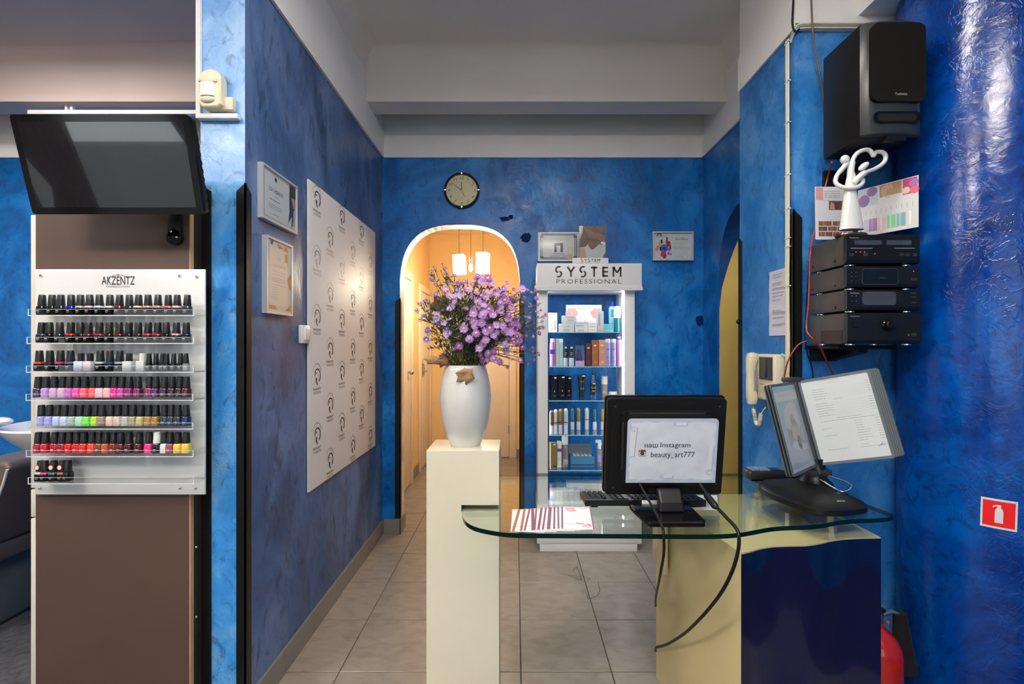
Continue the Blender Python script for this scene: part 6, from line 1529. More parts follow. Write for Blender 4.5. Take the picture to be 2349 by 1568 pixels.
# ---------------------------------------------------------------- stacked hi-fi
fd, bd_ = 1.875, 2.12
ux0, ux1 = PX(1943, fd), PX(2110, fd)
units = [(537, 605, 'cassette deck', 'topmost'), (610, 660, 'compact disc player', 'second from the top'), (664, 712, 'tuner', 'third from the top'), (717, 788, 'amplifier', 'lowest')]
tops_z = []
for i, (ya, yb, nm, pos) in enumerate(units):
    xo = 0.006 if i == 3 else (0.003 if i == 2 else 0.0)
    z1, z0 = PZ(ya, fd), PZ(yb, fd); x0, x1 = ux0+xo*0.5, ux1+xo
    t = thing('hifi_unit', 'black hi-fi %s, %s of the stack of four' % (nm, pos), 'stereo', ((x0+x1)/2, 2.0, z0-0.006), 'hi-fi units in the stack')
    b = MB(M['grey_metal_case']); b.rbox(x0, x1-0.002, fd+0.02, bd_, z0, z1, 0.002); b.build('case', t)
    pr_ = [(fd+0.0195, z0), (fd+0.004, z0+0.004), (fd, z0+0.014), (fd, z1-0.010), (fd+0.005, z1), (fd+0.0195, z1)]
    b = MB(M['fascia_black']); b.prism(pr_, x0-0.001, x1, 'x'); b.build('fascia', t)
    f = Fr((x0, fd-0.0004, z0), (1, 0, 0), (0, 0, 1)); L, hh = x1-x0, z1-z0
    for x in (x0+0.03, x1-0.035):
        for y in (fd+0.03, bd_-0.04):
            b = MB(M['chrome']); b.lathe([(0.016, z0-0.0065), (0.018, z0-0.005), (0.018, z0-0.001), (0.014, z0-0.0005)], x, y, 16); b.build('foot', t)
    for y, q in ((fd+0.07, 0.2), (bd_-0.03, 0.2)):
        b = MB(M['black_plastic']); b.ball((x0-0.0005, y, z0+q*hh), 0.0015, 0.0055, 0.0055); b.build('screw', t)
    b = MB(M['light_ink']); w = 0.0004
    if i != 1: text(b, f, 'Technics', 0.03*L, hh-0.016, 0.16*L, 0.0045, w=w, bold=0.01)
    if i == 0:
        lines(b, f, 0.05*L, 0.35*L, (0.52*hh,), 0.0018, w, dash=(0.004, 0.012)); lines(b, f, 0.65*L, 0.93*L, (0.52*hh,), 0.0018, w, dash=(0.004, 0.012))
    if i == 1: b.mat(M['gold']); text(b, f, 'MASH', 0.44*L, 0.42*hh, 0.53*L, 0.006, w=0.0034)
    b.build('lettering', t, fix=False)
    def slot(nm_, a0, q0, a1, q1, m, w0=0.0, w1=0.0015, rr=0.003):
        b = MB(m); fslab(b, f, rrect(a0*L, q0*hh, a1*L, q1*hh, rr, 3), w0, w1); return b.build(nm_, t)
    if i == 0:
        mat('smoke_window', (0.05, 0.05, 0.055), 0.06, coat=0.6)
        slot('cassette_window', 0.10, 0.64, 0.47, 0.80, M['smoke_window']); slot('cassette_window', 0.54, 0.64, 0.88, 0.80, M['smoke_window'])
        slot('control_strip', 0.02, 0.16, 0.98, 0.46, M['black_plastic'], 0.0, 0.0008)
        for a in (0.12, 0.18, 0.235, 0.38):
            b = MB(M['red_led']); f.disc(b, a*L, (0.40 if a < 0.3 else 0.34)*hh, 0.0028, 0.0014, 10, 0.0018); b.build('indicator', t, fix=False)
        for a in (0.03, 0.22, 0.72, 0.80, 0.90): slot('button', a, 0.26, a+0.06, 0.36, M['charcoal'], 0.0009, 0.002, 0.001)
    if i == 1:
        slot('disc_tray', 0.20, 0.14, 0.70, 0.90, M['charcoal'], 0.0, 0.002, 0.012); slot('tray_face', 0.212, 0.18, 0.685, 0.86, M['black_gloss'], 0.002, 0.003, 0.010)
        b = MB(M['red_led']); f.disc(b, 0.91*L, 0.76*hh, 0.0022, 0.0008, 10); b.build('indicator', t, fix=False)
        for a, q in ((0.06, 0.72), (0.12, 0.72), (0.06, 0.52), (0.12, 0.52), (0.06, 0.34)):
            b = MB(M['brushed']); f.disc(b, a*L, q*hh, 0.0022, 0.0008, 10); b.build('button', t, fix=False)
        slot('button', 0.88, 0.34, 0.96, 0.46, M['charcoal'], 0.0, 0.0015, 0.002)
    if i == 2:
        slot('display_window', 0.20, 0.26, 0.66, 0.90, M['smoke_window'], 0.0, 0.0015, 0.012)
        for a, q in ((0.06, 0.70), (0.12, 0.70), (0.06, 0.45), (0.12, 0.45)):
            b = MB(M['brushed']); f.disc(b, a*L, q*hh, 0.0022, 0.0008, 10); b.build('button', t, fix=False)
        for q in (0.80, 0.62, 0.34): slot('button', 0.86, q, 0.94, q+0.07, M['charcoal'], 0.0, 0.0012, 0.001)
    if i == 3:
        b = MB(M['black_gloss']); Mx = Matrix.Translation(f.p(0.54*L, 0.60*hh, 0)) @ Matrix.Rotation(PI/2, 4, 'X')
        b.lathe([(0.022, 0.0), (0.022, 0.004), (0.019, 0.006), (0.0175, 0.020), (0.015, 0.022), (0.0001, 0.022)], 0, 0, 32, Mx); b.build('volume_knob', t)
        b = MB(M['gold']); Mx = Matrix.Translation(f.p(0.82*L, 0.28*hh, 0)) @ Matrix.Rotation(PI/2, 4, 'X'); b.lathe([(0.002, 0.0005), (0.0042, 0.0), (0.0042, 0.002), (0.002, 0.002)], 0, 0, 16, Mx); b.build('headphone_socket', t)
        slot('power_button', 0.06, 0.54, 0.14, 0.72, M['black_plastic'], 0.0, 0.003, 0.002); slot('button', 0.86, 0.24, 0.93, 0.34, M['charcoal'], 0.0, 0.001, 0.001)
        slot('lower_flap', 0.0, 0.36, 1.0, 0.375, M['port_black'], 0.0, 0.0006, 0.0001)
        b = MB(M['dark_laminate']); b.box(x0-0.003, x0-0.0005, fd+0.03, fd+0.16, z0, z0+0.055); b.build('side_cover', t)
hz_top = PZ(537, fd)
b = MB(M['black_plastic']); zz = PZ(788, fd)-0.0065
b.rbox(PX(1880, 2.1), ux1-0.02, 1.98, 2.209, zz-0.016, zz, 0.003); b.rbox(PX(1863, 2.19), PX(1921, 2.19), 2.19, 2.209, PZ(828, 2.19), zz-0.004, 0.002); b.prism([(2.0, zz-0.016), (2.0, zz-0.03), (2.20, zz-0.07), (2.20, zz-0.016)], 1.43, 1.47, 'x')
tag(b.build('hifi_bracket'), 'black wall bracket holding up the hi-fi stack', 'bracket')

# ---------------------------------------------------------------- statuette on the cassette deck
sdp = 1.925; SB = hz_top+0.0006
st = thing('statuette', 'white porcelain couple statuette with heart-shaped arms on a dark base', 'statuette', (PX(1953, sdp), sdp, SB))
b = MB(M['mahogany']); b.lathe([(0.062, SB), (0.064, SB+0.004), (0.060, SB+0.012), (0.0001, SB+0.012)], PX(1953, sdp), sdp, 36, sy=0.6); b.build('base', st)
b = MB(M['gold']); gx = PX(1948, sdp); b.rbox(gx-0.025, gx+0.022, sdp-0.0405, sdp-0.034, SB+0.003, SB+0.010, 0.002); b.build('plate', st)
def SP(px, py, o=0.0): p = PT(px, py, sdp); p.y += o; return p
kk = sdp/F
b = MB(M['porcelain']); b.smooth = True
prof_ = [(527, 1953, 27, 15), (505, 1953, 24, 14), (480, 1952, 20, 13), (455, 1951, 16, 11), (435, 1950, 13, 9), (418, 1951, 11, 8), (402, 1953, 9, 7), (388, 1951, 7, 5)]
vs, fs, n = [], [], 20
for py, cx, rx, ry in prof_:
    c = SP(cx, py)
    for k in range(n): a = 2*PI*k/n; vs.append((c.x+rx*kk*math.cos(a), c.y+ry*kk*math.sin(a), max(c.z, SB+0.012)))
for i in range(len(prof_)-1):
    for k in range(n): k2 = (k+1) % n; fs.append((i*n+k, i*n+k2, (i+1)*n+k2, (i+1)*n+k))
b.add(vs, fs+[tuple(range(n))[::-1], tuple((len(prof_)-1)*n+k for k in range(n))])
b.build('robe', st)
b = MB(M['porcelain']); b.tube(smooth_path([SP(1944, 372), SP(1933, 386), SP(1920, 402), SP(1917, 418), SP(1926, 430, -0.01), SP(1945, 435, -0.02), SP(1962, 431, -0.02), SP(1975, 420, -0.01), SP(1977, 408)], 6), [0.010]*10+[0.0085]*39, 12); b.build('left_arm', st)
b = MB(M['porcelain']); b.tube(smooth_path([SP(1950, 428), SP(1951, 405), SP(1953, 378), SP(1962, 356), SP(1978, 345), SP(1993, 344), SP(2001, 352), SP(2004, 357), SP(2008, 350), SP(2020, 348), SP(2030, 354), SP(2031, 366), SP(2022, 378), SP(2005, 388), SP(1985, 396, -0.01), SP(1968, 406, -0.015), SP(1952, 424, -0.012)], 5), [0.013]*12+[0.0085]*60+[0.012]*9, 12); b.build('heart_arms', st)
b = MB(M['porcelain']); b.ball(SP(1938, 366), 10*kk, 9*kk, 10.5*kk, 18, 12); b.build('head', st)
b = MB(M['porcelain']); b.ball(SP(1978, 383, -0.008), 14*kk, 8*kk, 7*kk, 18, 12, Matrix.Rotation(-0.65, 4, 'Y')); b.build('head', st)

# ---------------------------------------------------------------- hair colour charts behind the statuette
def chart_strips(b, f, a0, a1, q0, q1, cols, w):
    n = len(cols)
    for i, c in enumerate(cols):
        b.mat(mat('c_%d_%d_%d' % c, srgb(*c), 0.45)); x = a0+(a1-a0)*i/n; e = a0+(a1-a0)*(i+0.92)/n; f.rect(b, x, q0, e, q1, w)
        l = tuple(min(255, q+26) for q in c); b.mat(mat('c_%d_%d_%d' % l, srgb(*l), 0.45)); f.rect(b, x+(e-x)*0.3, q0, x+(e-x)*0.5, q1, w+0.0002)
cz0 = SB+0.004
t = thing('colour_chart', 'white hair colour chart with brown swatches left of the statuette', 'chart', (PX(1900, 2.10), 2.10, cz0), 'hair colour charts')
f = Fr((PX(1871, 2.10), 2.10, PZ(549, 2.10)), (1, 0.02, 0), (0, 0.02, 1)); L, hh = PX(1932, 2.1)-PX(1871, 2.1), PZ(427, 2.1)-PZ(549, 2.1)
b = MB(M['paper']); f.slab(b, 0, 0, L+0.05, hh, -0.002, 0); s = b.build('sheet', t)
b = MB(M['print_pink']); f.rect(b, 0.003, 0.75*hh, 0.3*L, 0.985*hh, 0.0004); b.build('print', s, fix=False); b = MB(M['ink'])
for i in range(3): chart_strips(b, f, 0.12*L, 1.2*L, (0.06+i*0.10)*hh, (0.145+i*0.10)*hh, [(116, 88, 72), (98, 70, 54), (126, 88, 60)][i:]+[(122, 92, 74)], 0.0004)
b.build('print', s, fix=False); b = MB(M['hair_brown']); f.rect(b, 0.52*L, 0.56*hh, 1.15*L, 0.73*hh, 0.0004); b.mat(M['skin']); f.poly(b, [(0.55*L, 0.57*hh), (0.75*L, 0.57*hh), (0.72*L, 0.68*hh), (0.6*L, 0.71*hh)], 0.0006)
b.mat(M['paper']); f.rect(b, 0.30*L, 0.74*hh, 1.0*L, 0.95*hh, 0.001); b.mat(M['grey_ink']); lines(b, f, 0.34*L, 0.95*L, [q*hh for q in (0.79, 0.825, 0.865, 0.905)], 0.0028, 0.0013, dash=(0.01, 0.03))
b.build('print', s, fix=False)
t = thing('colour_chart', 'white hair colour chart with pastel swatches right of the statuette', 'chart', (PX(2040, 2.0), 2.0, cz0), 'hair colour charts')
ra, rb = Vector((PX(1968, 2.12), 2.12, 0)), Vector((PX(2107, 1.925), 1.925, 0))
f = Fr((ra.x, ra.y, PZ(545, 2.12)), rb-ra, (0, 0, 1)); L = (rb-ra).length; hh = PZ(437, 2.12)-PZ(545, 2.12)
b = MB(M['paper']); f.slab(b, 0, 0, L, hh, -0.002, 0); s = b.build('sheet', t)
b = MB(M['ink'])
chart_strips(b, f, 0.04*L, 0.97*L, 0.08*hh, 0.34*hh, [(196, 190, 202), (160, 132, 182), (226, 202, 204), (142, 204, 166), (134, 182, 192), (222, 222, 214)], 0.0004)
b.mat(M['grey_ink'])
for i in range(11): f.rect(b, (0.06+0.085*i)*L, 0.42*hh, (0.066+0.085*i)*L, 0.52*hh, 0.0004)
b.mat(mat('c_206_210_222', srgb(206, 210, 222), 0.4)); f.rect(b, 0.02*L, 0.62*hh, 0.36*L, 0.985*hh, 0.0004)
b.mat(mat('c_150_120_170', srgb(150, 120, 170), 0.3)); f.disc(b, 0.11*L, 0.74*hh, 0.022, 0.0006, 18, 0.026); f.disc(b, 0.25*L, 0.90*hh, 0.020, 0.0006, 18, 0.020); b.mat(mat('c_190_206_206', srgb(190, 206, 206), 0.3)); f.disc(b, 0.27*L, 0.74*hh, 0.018, 0.0005, 18, 0.022)
b.mat(mat('hair_blond', (0.42, 0.26, 0.16), 0.4)); f.rect(b, 0.38*L, 0.74*hh, 0.74*L, 0.985*hh, 0.0004); b.mat(mat('hair_blond_light', (0.66, 0.47, 0.34), 0.4))
for k in range(5): f.arc(b, 0.56*L, 0.86*hh, 0.008+0.006*k, 20+30*k, 170+25*k, 0.003, 0.0006)
b.mat(mat('c_190_70_120', srgb(190, 70, 120), 0.4)); f.rect(b, 0.76*L, 0.68*hh, 0.985*L, 0.985*hh, 0.0004); b.mat(mat('c_226_210_176', srgb(226, 210, 176), 0.4)); f.disc(b, 0.81*L, 0.76*hh, 0.014, 0.0007, 16); b.mat(mat('c_170_110_170', srgb(170, 110, 170), 0.4)); f.disc(b, 0.93*L, 0.88*hh, 0.016, 0.0007, 16); b.mat(mat('c_226_100_130', srgb(226, 100, 130), 0.4)); f.disc(b, 0.94*L, 0.74*hh, 0.016, 0.0007, 16)
b.build('print', s, fix=False)

# ---------------------------------------------------------------- cables on the pier
t = thing('cable_bundle', 'bundle of cream cables tied up the corner of the blue pier', 'cable', (XJ-0.01, 2.24, 0.3), None)
rc = random.Random(9)
for k, (ox, oy) in enumerate(((-0.004, 0.008), (-0.006, 0.015), (-0.005, 0.022), (-0.004, 0.029))):
    b = MB(M['ivory_plastic'] if k != 2 else M['cream_edge'])
    pts = [(XJ-0.012+ox*0.3+rc.uniform(-0.0012, 0.0012), YJ+0.012+oy+rc.uniform(-0.002, 0.002), z) for z in [0.90+0.18*i for i in range(12)]]
    b.tube(smooth_path(pts, 3), 0.0042, 8); b.build('cable', t)
for py in (95, 185, 280, 400, 478, 545, 565, 655):
    z = PZ(py, 2.23); b = MB(M['white_plastic']); b.box(XJ-0.018, XJ-0.006, YJ+0.012, YJ+0.048, z-0.002, z+0.002); b.box(XJ-0.024, XJ-0.017, YJ+0.012, YJ+0.016, z-0.0015, z+0.0015); b.build('tie', t)
t = thing('ceiling_cables', 'cream and grey cables run along the top edge of the pier', 'cable', (1.4, YJ-0.02, ZB), None)
for k, (m_, z) in enumerate(((M['ivory_plastic'], ZB+0.002), (M['grey_ink'], ZB+0.012), (M['ivory_plastic'], ZB+0.022))):
    b = MB(m_); b.tube(smooth_path([(XJ-0.004, YJ+0.02, ZB-0.04+k*0.01), (XJ+0.0, YJ-0.010, ZB-0.01+0.01*k), (XJ+0.03, YJ-0.018, z), (1.45, YJ-0.018, z+0.002), (1.66, YJ-0.018, z)], 4), 0.0045, 8); b.build('cable', t)
b = MB(M['black_cable']); b.tube(smooth_path([PT(1822, -40, 2.19), PT(1819, 20, 2.19), PT(1818, 55, 2.185), PT(1824, 72, 2.185), PT(1834, 66, 2.18)], 5), 0.0045, 8); tag(b.build('hanging_cable'), 'black cable dropping from the ceiling to the pier corner', 'cable')
b = MB(M['brown_cable']); b.tube(smooth_path([PT(1860, -40, 2.15), PT(1863, 50, 2.16), PT(1868, 100, 2.17), PT(1880, 170, 2.18), PT(1889, 225, 2.185), PT(1892, 300, 2.19), PT(1893, 360, 2.19)], 5), 0.0040, 8); tag(b.build('hanging_cable'), 'thin brown cable hanging down behind the loudspeaker', 'cable')
b = MB(M['red_cable'])
rw = [PT(1908, 372, 2.06), PT(1900, 402, 2.13), PT(1893, 430, 2.14), PT(1876, 500, 2.15), PT(1863, 552, 2.12), PT(1859, 580, 2.08), PT(1857, 620, 2.08), PT(1855, 690, 2.08), PT(1850, 740, 2.08), PT(1852, 762, 2.06), PT(1866, 778, 2.04), PT(1882, 797, 2.06), PT(1893, 820, 2.08), PT(1900, 838, 2.10), PT(1912, 858, 2.12)]
b.tube(smooth_path(rw, 5), 0.0036, 8); tag(b.build('speaker_wire'), 'red speaker wire running down past the hi-fi stack', 'wire')
b = MB(M['red_cable']); b.tube(smooth_path([PT(1850, 782, 2.17), PT(1832, 790, 2.185), PT(1818, 808, 2.18), PT(1806, 832, 2.20), PT(1800, 860, 2.22), PT(1798, 880, 2.24)], 5), 0.0034, 8); tag(b.build('speaker_wire'), 'short red wire crossing the pier corner to the intercom', 'wire')
b = MB(M['black_cable']); b.tube(smooth_path([PT(1856, 600, 2.18), PT(1850, 700, 2.19), PT(1846, 760, 2.19), PT(1852, 810, 2.195), PT(1864, 850, 2.195), PT(1866, 920, 2.195)], 5), 0.0024, 8); tag(b.build('hanging_cable'), 'thin black wire hanging below the hi-fi stack', 'wire')

# ---------------------------------------------------------------- paper list and intercom on the pier side
def side_fr(px, py, x=XJ-0.0012):
    d = x*F/(px-CX); return (d, PZ(py, d))
ya, za = side_fr(1766, 770); yb_, _ = side_fr(1813, 770); _, zb = side_fr(1766, 630)
t = thing('price_list', 'creased white paper list in a plastic sleeve on the pier side', 'paper', (XJ, (ya+yb_)/2, za))
f = Fr((XJ-0.001, ya, za), (0, -1, 0), (0, 0, 1)); L, hh = ya-yb_, zb-za+0.012
b = MB(mat('sleeve_paper', (0.66, 0.66, 0.76), 0.25)); b.smooth = True
n = 10; vs, fs = [], []
for j in range(n+1):
    for i in range(5): vs.append(f.p(L*i/4, hh*j/n, 0.002+0.003*(1+math.sin(j*1.9+i*0.8))*0.5))
for j in range(n):
    for i in range(4): q = j*5+i; fs.append((q, q+1, q+6, q+5))
b.add(vs, fs); s = b.build('sheet', t, fix=False)
b = MB(M['grey_ink'])
for q in (0.93, 0.89, 0.80, 0.77, 0.72, 0.70, 0.65, 0.60, 0.54, 0.38, 0.355, 0.33, 0.27, 0.17, 0.15): lines(b, f, 0.18*L, R.uniform(0.55, 0.9)*L, (q*hh,), 0.003, 0.0056, dash=(0.015, 0.05))
b.build('handwriting', s, fix=False)
ic = thing('intercom', 'ivory video intercom with handset and small dark screen on the pier side', 'intercom', (XJ, 2.38, 1.16))
ix = 1.225; ty0, ty1 = 2.27, 2.475
b = MB(M['ivory_plastic']); b.rbox(ix, XJ-0.001, ty0, ty1, PZ(916, 2.4), PZ(812, 2.32), 0.012, 3); b.build('housing', ic)
f = Fr((ix-0.0005, ty1, 1.16), (0, -1, 0), (0, 0, 1)); Li = ty1-ty0
b = MB(M['charcoal']); f.slab(b, 0.075, 0.125, Li-0.012, 0.235, 0.0, 0.004); b.build('screen_bezel', ic)
b = MB(M['screen_dark']); f.slab(b, 0.085, 0.135, Li-0.05, 0.228, 0.004, 0.005); b.build('screen', ic)
for q in (0.02, 0.05):
    b = MB(M['white_plastic']); b.lathe([(0.010, 0), (0.010, 0.005), (0.0001, 0.006)], 0, 0, 14, Matrix.Translation(f.p(0.16, q+0.01, 0)) @ Matrix.Rotation(-PI/2, 4, 'Y')); b.build('button', ic)
b = MB(M['ink']); f.rect(b, 0.08, 0.100, 0.11, 0.102, 0.0006); b.build('lettering', ic, fix=False)
b = MB(M['ivory_plastic']); hy = 2.437
b.smooth = True; vs, fs, n = [], [], 16; secs_ = [(1.150, 0.004, 0.010), (1.156, 0.020, 0.022), (1.19, 0.026, 0.028), (1.235, 0.022, 0.020), (1.30, 0.021, 0.018), (1.35, 0.023, 0.022), (1.39, 0.027, 0.030), (1.412, 0.022, 0.024), (1.418, 0.004, 0.008)]
for z, rx, ry in secs_:
    cxp = ix-0.022+ (0.010 if 1.2 < z < 1.37 else 0.0)*-0.6
    for k in range(n): a = 2*PI*k/n; vs.append((cxp+rx*math.copysign(abs(math.cos(a))**0.7, math.cos(a)), hy+ry*math.copysign(abs(math.sin(a))**0.7, math.sin(a)), z))
for i in range(len(secs_)-1):
    for k in range(n): k2 = (k+1) % n; fs.append((i*n+k, i*n+k2, (i+1)*n+k2, (i+1)*n+k))
b.add(vs, fs+[tuple(range(n))[::-1], tuple((len(secs_)-1)*n+k for k in range(n))]); b.build('handset', ic)
b = MB(M['grey_ink'])
for k in range(14): b.box(ix-0.024, ix-0.002, hy-0.0245, hy-0.0235, 1.225+k*0.0075, 1.228+k*0.0075)
b.build('grille', ic)
path = smooth_path([(ix-0.018, hy, 1.155), (ix-0.014, hy, 1.13), (ix-0.015, hy-0.01, 1.105), (ix-0.015, hy-0.025, 1.065), (ix-0.014, hy-0.048, 1.058), (ix-0.012, hy-0.062, 1.085), (ix-0.010, hy-0.068, 1.115), (ix+0.004, hy-0.085, 1.150)], 5)
cl = []
for i in range(len(path)-1):
    tdir = (path[i+1]-path[i]).normalized(); a = tdir.cross(Vector((1, 0, 0))).normalized(); c = tdir.cross(a)
    st_ = 10
    for k in range(st_):
        q = (i*st_+k)*2*PI/8.0; rr = 0.0085 if 4 < i < len(path)-6 else 0.001
        cl.append(path[i].lerp(path[i+1], k/st_)+(a*math.cos(q)+c*math.sin(q))*rr)
b = MB(M['ivory_plastic']); b.tube(cl, 0.0021, 6); b.build('coiled_cord', ic)
b = MB(M['white_plastic'])
for k in (0, 0.006): b.tube(smooth_path([(ix+0.04, ty0+0.004, 1.405-k), (ix+0.035, ty0-0.004, 1.412-k), (XJ-0.008, ty0-0.006, 1.405-k)], 5), 0.0025, 6)
b.build('lead', ic)

# ---------------------------------------------------------------- document stand on the glass
ds = thing('document_stand', 'grey fan document stand holding price sheets on a heavy black base', 'stand', (1.07, 1.75, GZ))
outl = smooth_poly([(0.937, 1.85), (0.94, 1.75), (0.975, 1.62), (1.005, 1.582), (1.10, 1.582), (1.195, 1.612), (1.205, 1.66), (1.20, 1.82), (1.18, 1.93), (1.08, 1.95), (0.98, 1.93)], 2)
b = MB(M['black_plastic']); b.smooth = True; n = len(outl); cxo, cyo = 1.13, 1.80
vs = []
for z, s_ in ((GZ+0.0005, 0.985), (GZ+0.004, 1.0), (GZ+0.020, 0.995), (GZ+0.030, 0.93), (GZ+0.043, 0.62), (GZ+0.052, 0.30)):
    for x, y in outl: vs.append((cxo+(x-cxo)*s_, cyo+(y-cyo)*s_, z))
fs = []
for i in range(5):
    for k in range(n): k2 = (k+1) % n; fs.append((i*n+k, i*n+k2, (i+1)*n+k2, (i+1)*n+k))
b.add(vs, fs+[tuple(range(n))[::-1], tuple(5*n+k for k in range(n))]); bs = b.build('base', ds)
b = MB(M['light_ink']); f = Fr((1.095, 1.604, GZ+0.0300), (1, 0.13, 0.0), (0, 1, 0.12)); text(b, f, 'MEGA', 0.0, 0.022, 0.030, 0.010, w=0.0035, bold=0.01); b.build('lettering', bs, fix=False)
b = MB(M['black_plastic']); b.lathe([(0.062, GZ+0.030), (0.060, GZ+0.048), (0.050, GZ+0.055), (0.036, GZ+0.078), (0.034, GZ+0.14), (0.0001, GZ+0.14)], 1.140, 1.825, 32); b.build('neck', ds)
B0 = Vector((1.134, 1.80, 0.999)); T0 = Vector((1.0825, 1.86, 1.316)); u = (T0-B0).normalized(); PH = 0.322
vR = Vector((PX(2050, 1.70), 1.70, PZ(1052, 1.70)))-B0; vR = (vR-u*vR.dot(u)).normalized()
vL = Vector((PX(1812, 1.65), 1.65, PZ(1062, 1.65)))-B0; vL = (vL-u*vL.dot(u)).normalized()
b = MB(M['charcoal']); b.tube([B0-u*0.03, B0+u*(PH+0.012)], 0.010, 10); b.rbox(1.10, 1.185, 1.79, 1.84, 0.962, 0.986, 0.004)
b.build('spine', ds)
b = MB(M['charcoal']); tt = B0+u*(PH+0.006); b.rbox(tt.x-0.035, tt.x+0.035, tt.y-0.012, tt.y+0.03, tt.z-0.008, tt.z+0.010, 0.004); b.build('spine_cap', ds)
b = MB(M['chrome']); b.tube(smooth_path([(1.13, 1.775, 0.955), (1.15, 1.70, 0.935), (1.19, 1.705, 0.94), (1.205, 1.73, 0.955), (1.17, 1.79, 0.965)], 5), 0.0028, 8); b.build('wire_clip', ds)
PWd = 0.236
def panel(v, off, with_sheet, flip, slide=0.0, fm=None):
    fm = fm or M['grey_rubber']
    nrm = (v.cross(u) if not flip else u.cross(v)).normalized()     # towards the reader
    if nrm.y > 0: nrm = -nrm
    f = Fr(B0+v*(0.008+slide)+nrm*off, v, u)
    sg = 1 if f.n.dot(nrm) > 0 else -1
    b = MB(fm); fw = 0.010; w0, w1 = (-0.0016, 0.0016)
    pts = rrect(0, 0, PWd, PH, 0.012, 4); n = len(pts); inn = rrect(fw, fw, PWd-fw, PH-fw, 0.004, 4)
    vs = [f.p(a, q, w) for w in (w0, w1) for a, q in pts]+[f.p(a, q, w) for w in (w0, w1) for a, q in inn]
    fs = []
    for i in range(n):
        j = (i+1) % n
        fs += [(i, j, n+j, n+i), (2*n+i, 3*n+i, 3*n+j, 2*n+j), (n+i, n+j, 3*n+j, 3*n+i), (i, 2*n+i, 2*n+j, j)]
    b.add(vs, fs); o = b.build('panel_frame', ds)
    b = MB(fm if not with_sheet else M['paper']); f.slab(b, fw, fw, PWd-fw, PH-fw, -0.0006, 0.0006)
    sh = b.build('sheet', o)
    b = MB(M['film']); f.slab(b, fw, fw, PWd-fw, PH-fw, sg*0.0013, sg*0.0015); b.build('sleeve', o)
    return f, sg, sh
def rotv(v, deg): return Matrix.Rotation(math.radians(deg), 3, u) @ v
for k in range(9, 0, -1): panel(vR, -0.0036*k, False, False, 0.0038*k, M['grey_rubber_dark'] if k % 2 else M['grey_rubber'])
f, sg, sh = panel(vR, 0.0, True, False)
b = MB(M['grey_ink']); w = sg*0.0009; rd = random.Random(4)
rows_ = [(0.30, 0.58, 0.955), (0.42, 0.50, 0.925)]
for i in range(5): rows_ += [(0.17, 0.32+rd.uniform(0, 0.12), 0.86-0.028*i), (0.90, 0.94, 0.88-0.028*i)]
rows_ += [(0.42, 0.54, 0.725)]
for i in range(6): rows_ += [(0.17, 0.28+rd.uniform(0, 0.14), 0.69-0.028*i), (0.88, 0.945, 0.70-0.028*i)]
rows_ += [(0.40, 0.72, 0.51), (0.17, 0.95, 0.485)]
for i in range(9): rows_ += [(0.62, 0.70+rd.uniform(0, 0.12), 0.455-0.028*i), (0.89, 0.945, 0.455-0.028*i)]
rows_ += [(0.17, 0.30, 0.40), (0.17, 0.36, 0.32), (0.17, 0.45, 0.16), (0.60, 0.95, 0.155), (0.62, 0.72, 0.185)]
for a, c, q in rows_: lines(b, f, a*PWd, c*PWd, (q*PH,), 0.0014, w, rnd=rd, dash=(0.006, 0.02))
b.mat(M['light_ink'])
for i in range(5): f.rect(b, 0.35*PWd, (0.86-0.028*i)*PH, 0.88*PWd, (0.86-0.028*i)*PH+0.0006, w)
for i in range(6): f.rect(b, 0.35*PWd, (0.69-0.028*i)*PH, 0.86*PWd, (0.69-0.028*i)*PH+0.0006, w)
b.mat(mat('pen_blue', (0.05, 0.08, 0.45), 0.5)); f.stroke(b, [(0.83*PWd, 0.14*PH), (0.90*PWd, 0.185*PH), (0.86*PWd, 0.15*PH), (0.93*PWd, 0.17*PH)], 0.001, w)
b.build('print', sh, fix=False)
for k in (2, 1): panel(rotv(vL, -1.6*k), -0.0036*k, False, True)
f, sg, sh = panel(vL, 0.0, True, True); w = sg*0.0009
b = MB(mat('brochure_grey', (0.52, 0.55, 0.60), 0.3)); f.rect(b, 0.012, 0.022, PWd-0.012, PH*0.80, w)
b.mat(mat('brochure_teal', (0.36, 0.58, 0.58), 0.3)); f.rect(b, 0.012, 0.905*PH, PWd-0.012, 0.955*PH, w); f.rect(b, 0.5*PWd, 0.62*PH, PWd-0.012, 0.80*PH, sg*0.001)
b.mat(M['light_ink']); text(b, f if sg > 0 else Fr(f.p(PWd, 0), -f.u, f.v), 'SEASON ESSENTIAL', 0.2*PWd, 0.85*PH, 0.8*PWd, 0.010, w=abs(w))
b.mat(mat('brochure_pale', (0.70, 0.68, 0.67), 0.3)); f.poly(b, [(0.25*PWd, 0.75*PH), (0.45*PWd, 0.78*PH), (0.72*PWd, 0.70*PH), (0.80*PWd, 0.52*PH), (0.62*PWd, 0.36*PH), (0.30*PWd, 0.30*PH), (0.10*PWd, 0.28*PH), (0.22*PWd, 0.22*PH), (0.50*PWd, 0.24*PH), (0.78*PWd, 0.30*PH), (0.62*PWd, 0.34*PH), (0.2*PWd, 0.50*PH)], sg*0.0011)
b.mat(mat('brochure_skin', (0.62, 0.50, 0.47), 0.3)); f.poly(b, [(0.44*PWd, 0.66*PH), (0.56*PWd, 0.62*PH), (0.60*PWd, 0.48*PH), (0.66*PWd, 0.36*PH), (0.36*PWd, 0.33*PH), (0.34*PWd, 0.50*PH)], sg*0.0013)
b.mat(M['grey_ink']); f.disc(b, 0.42*PWd, 0.32*PH, 0.017, sg*0.0015, 16, 0.025)
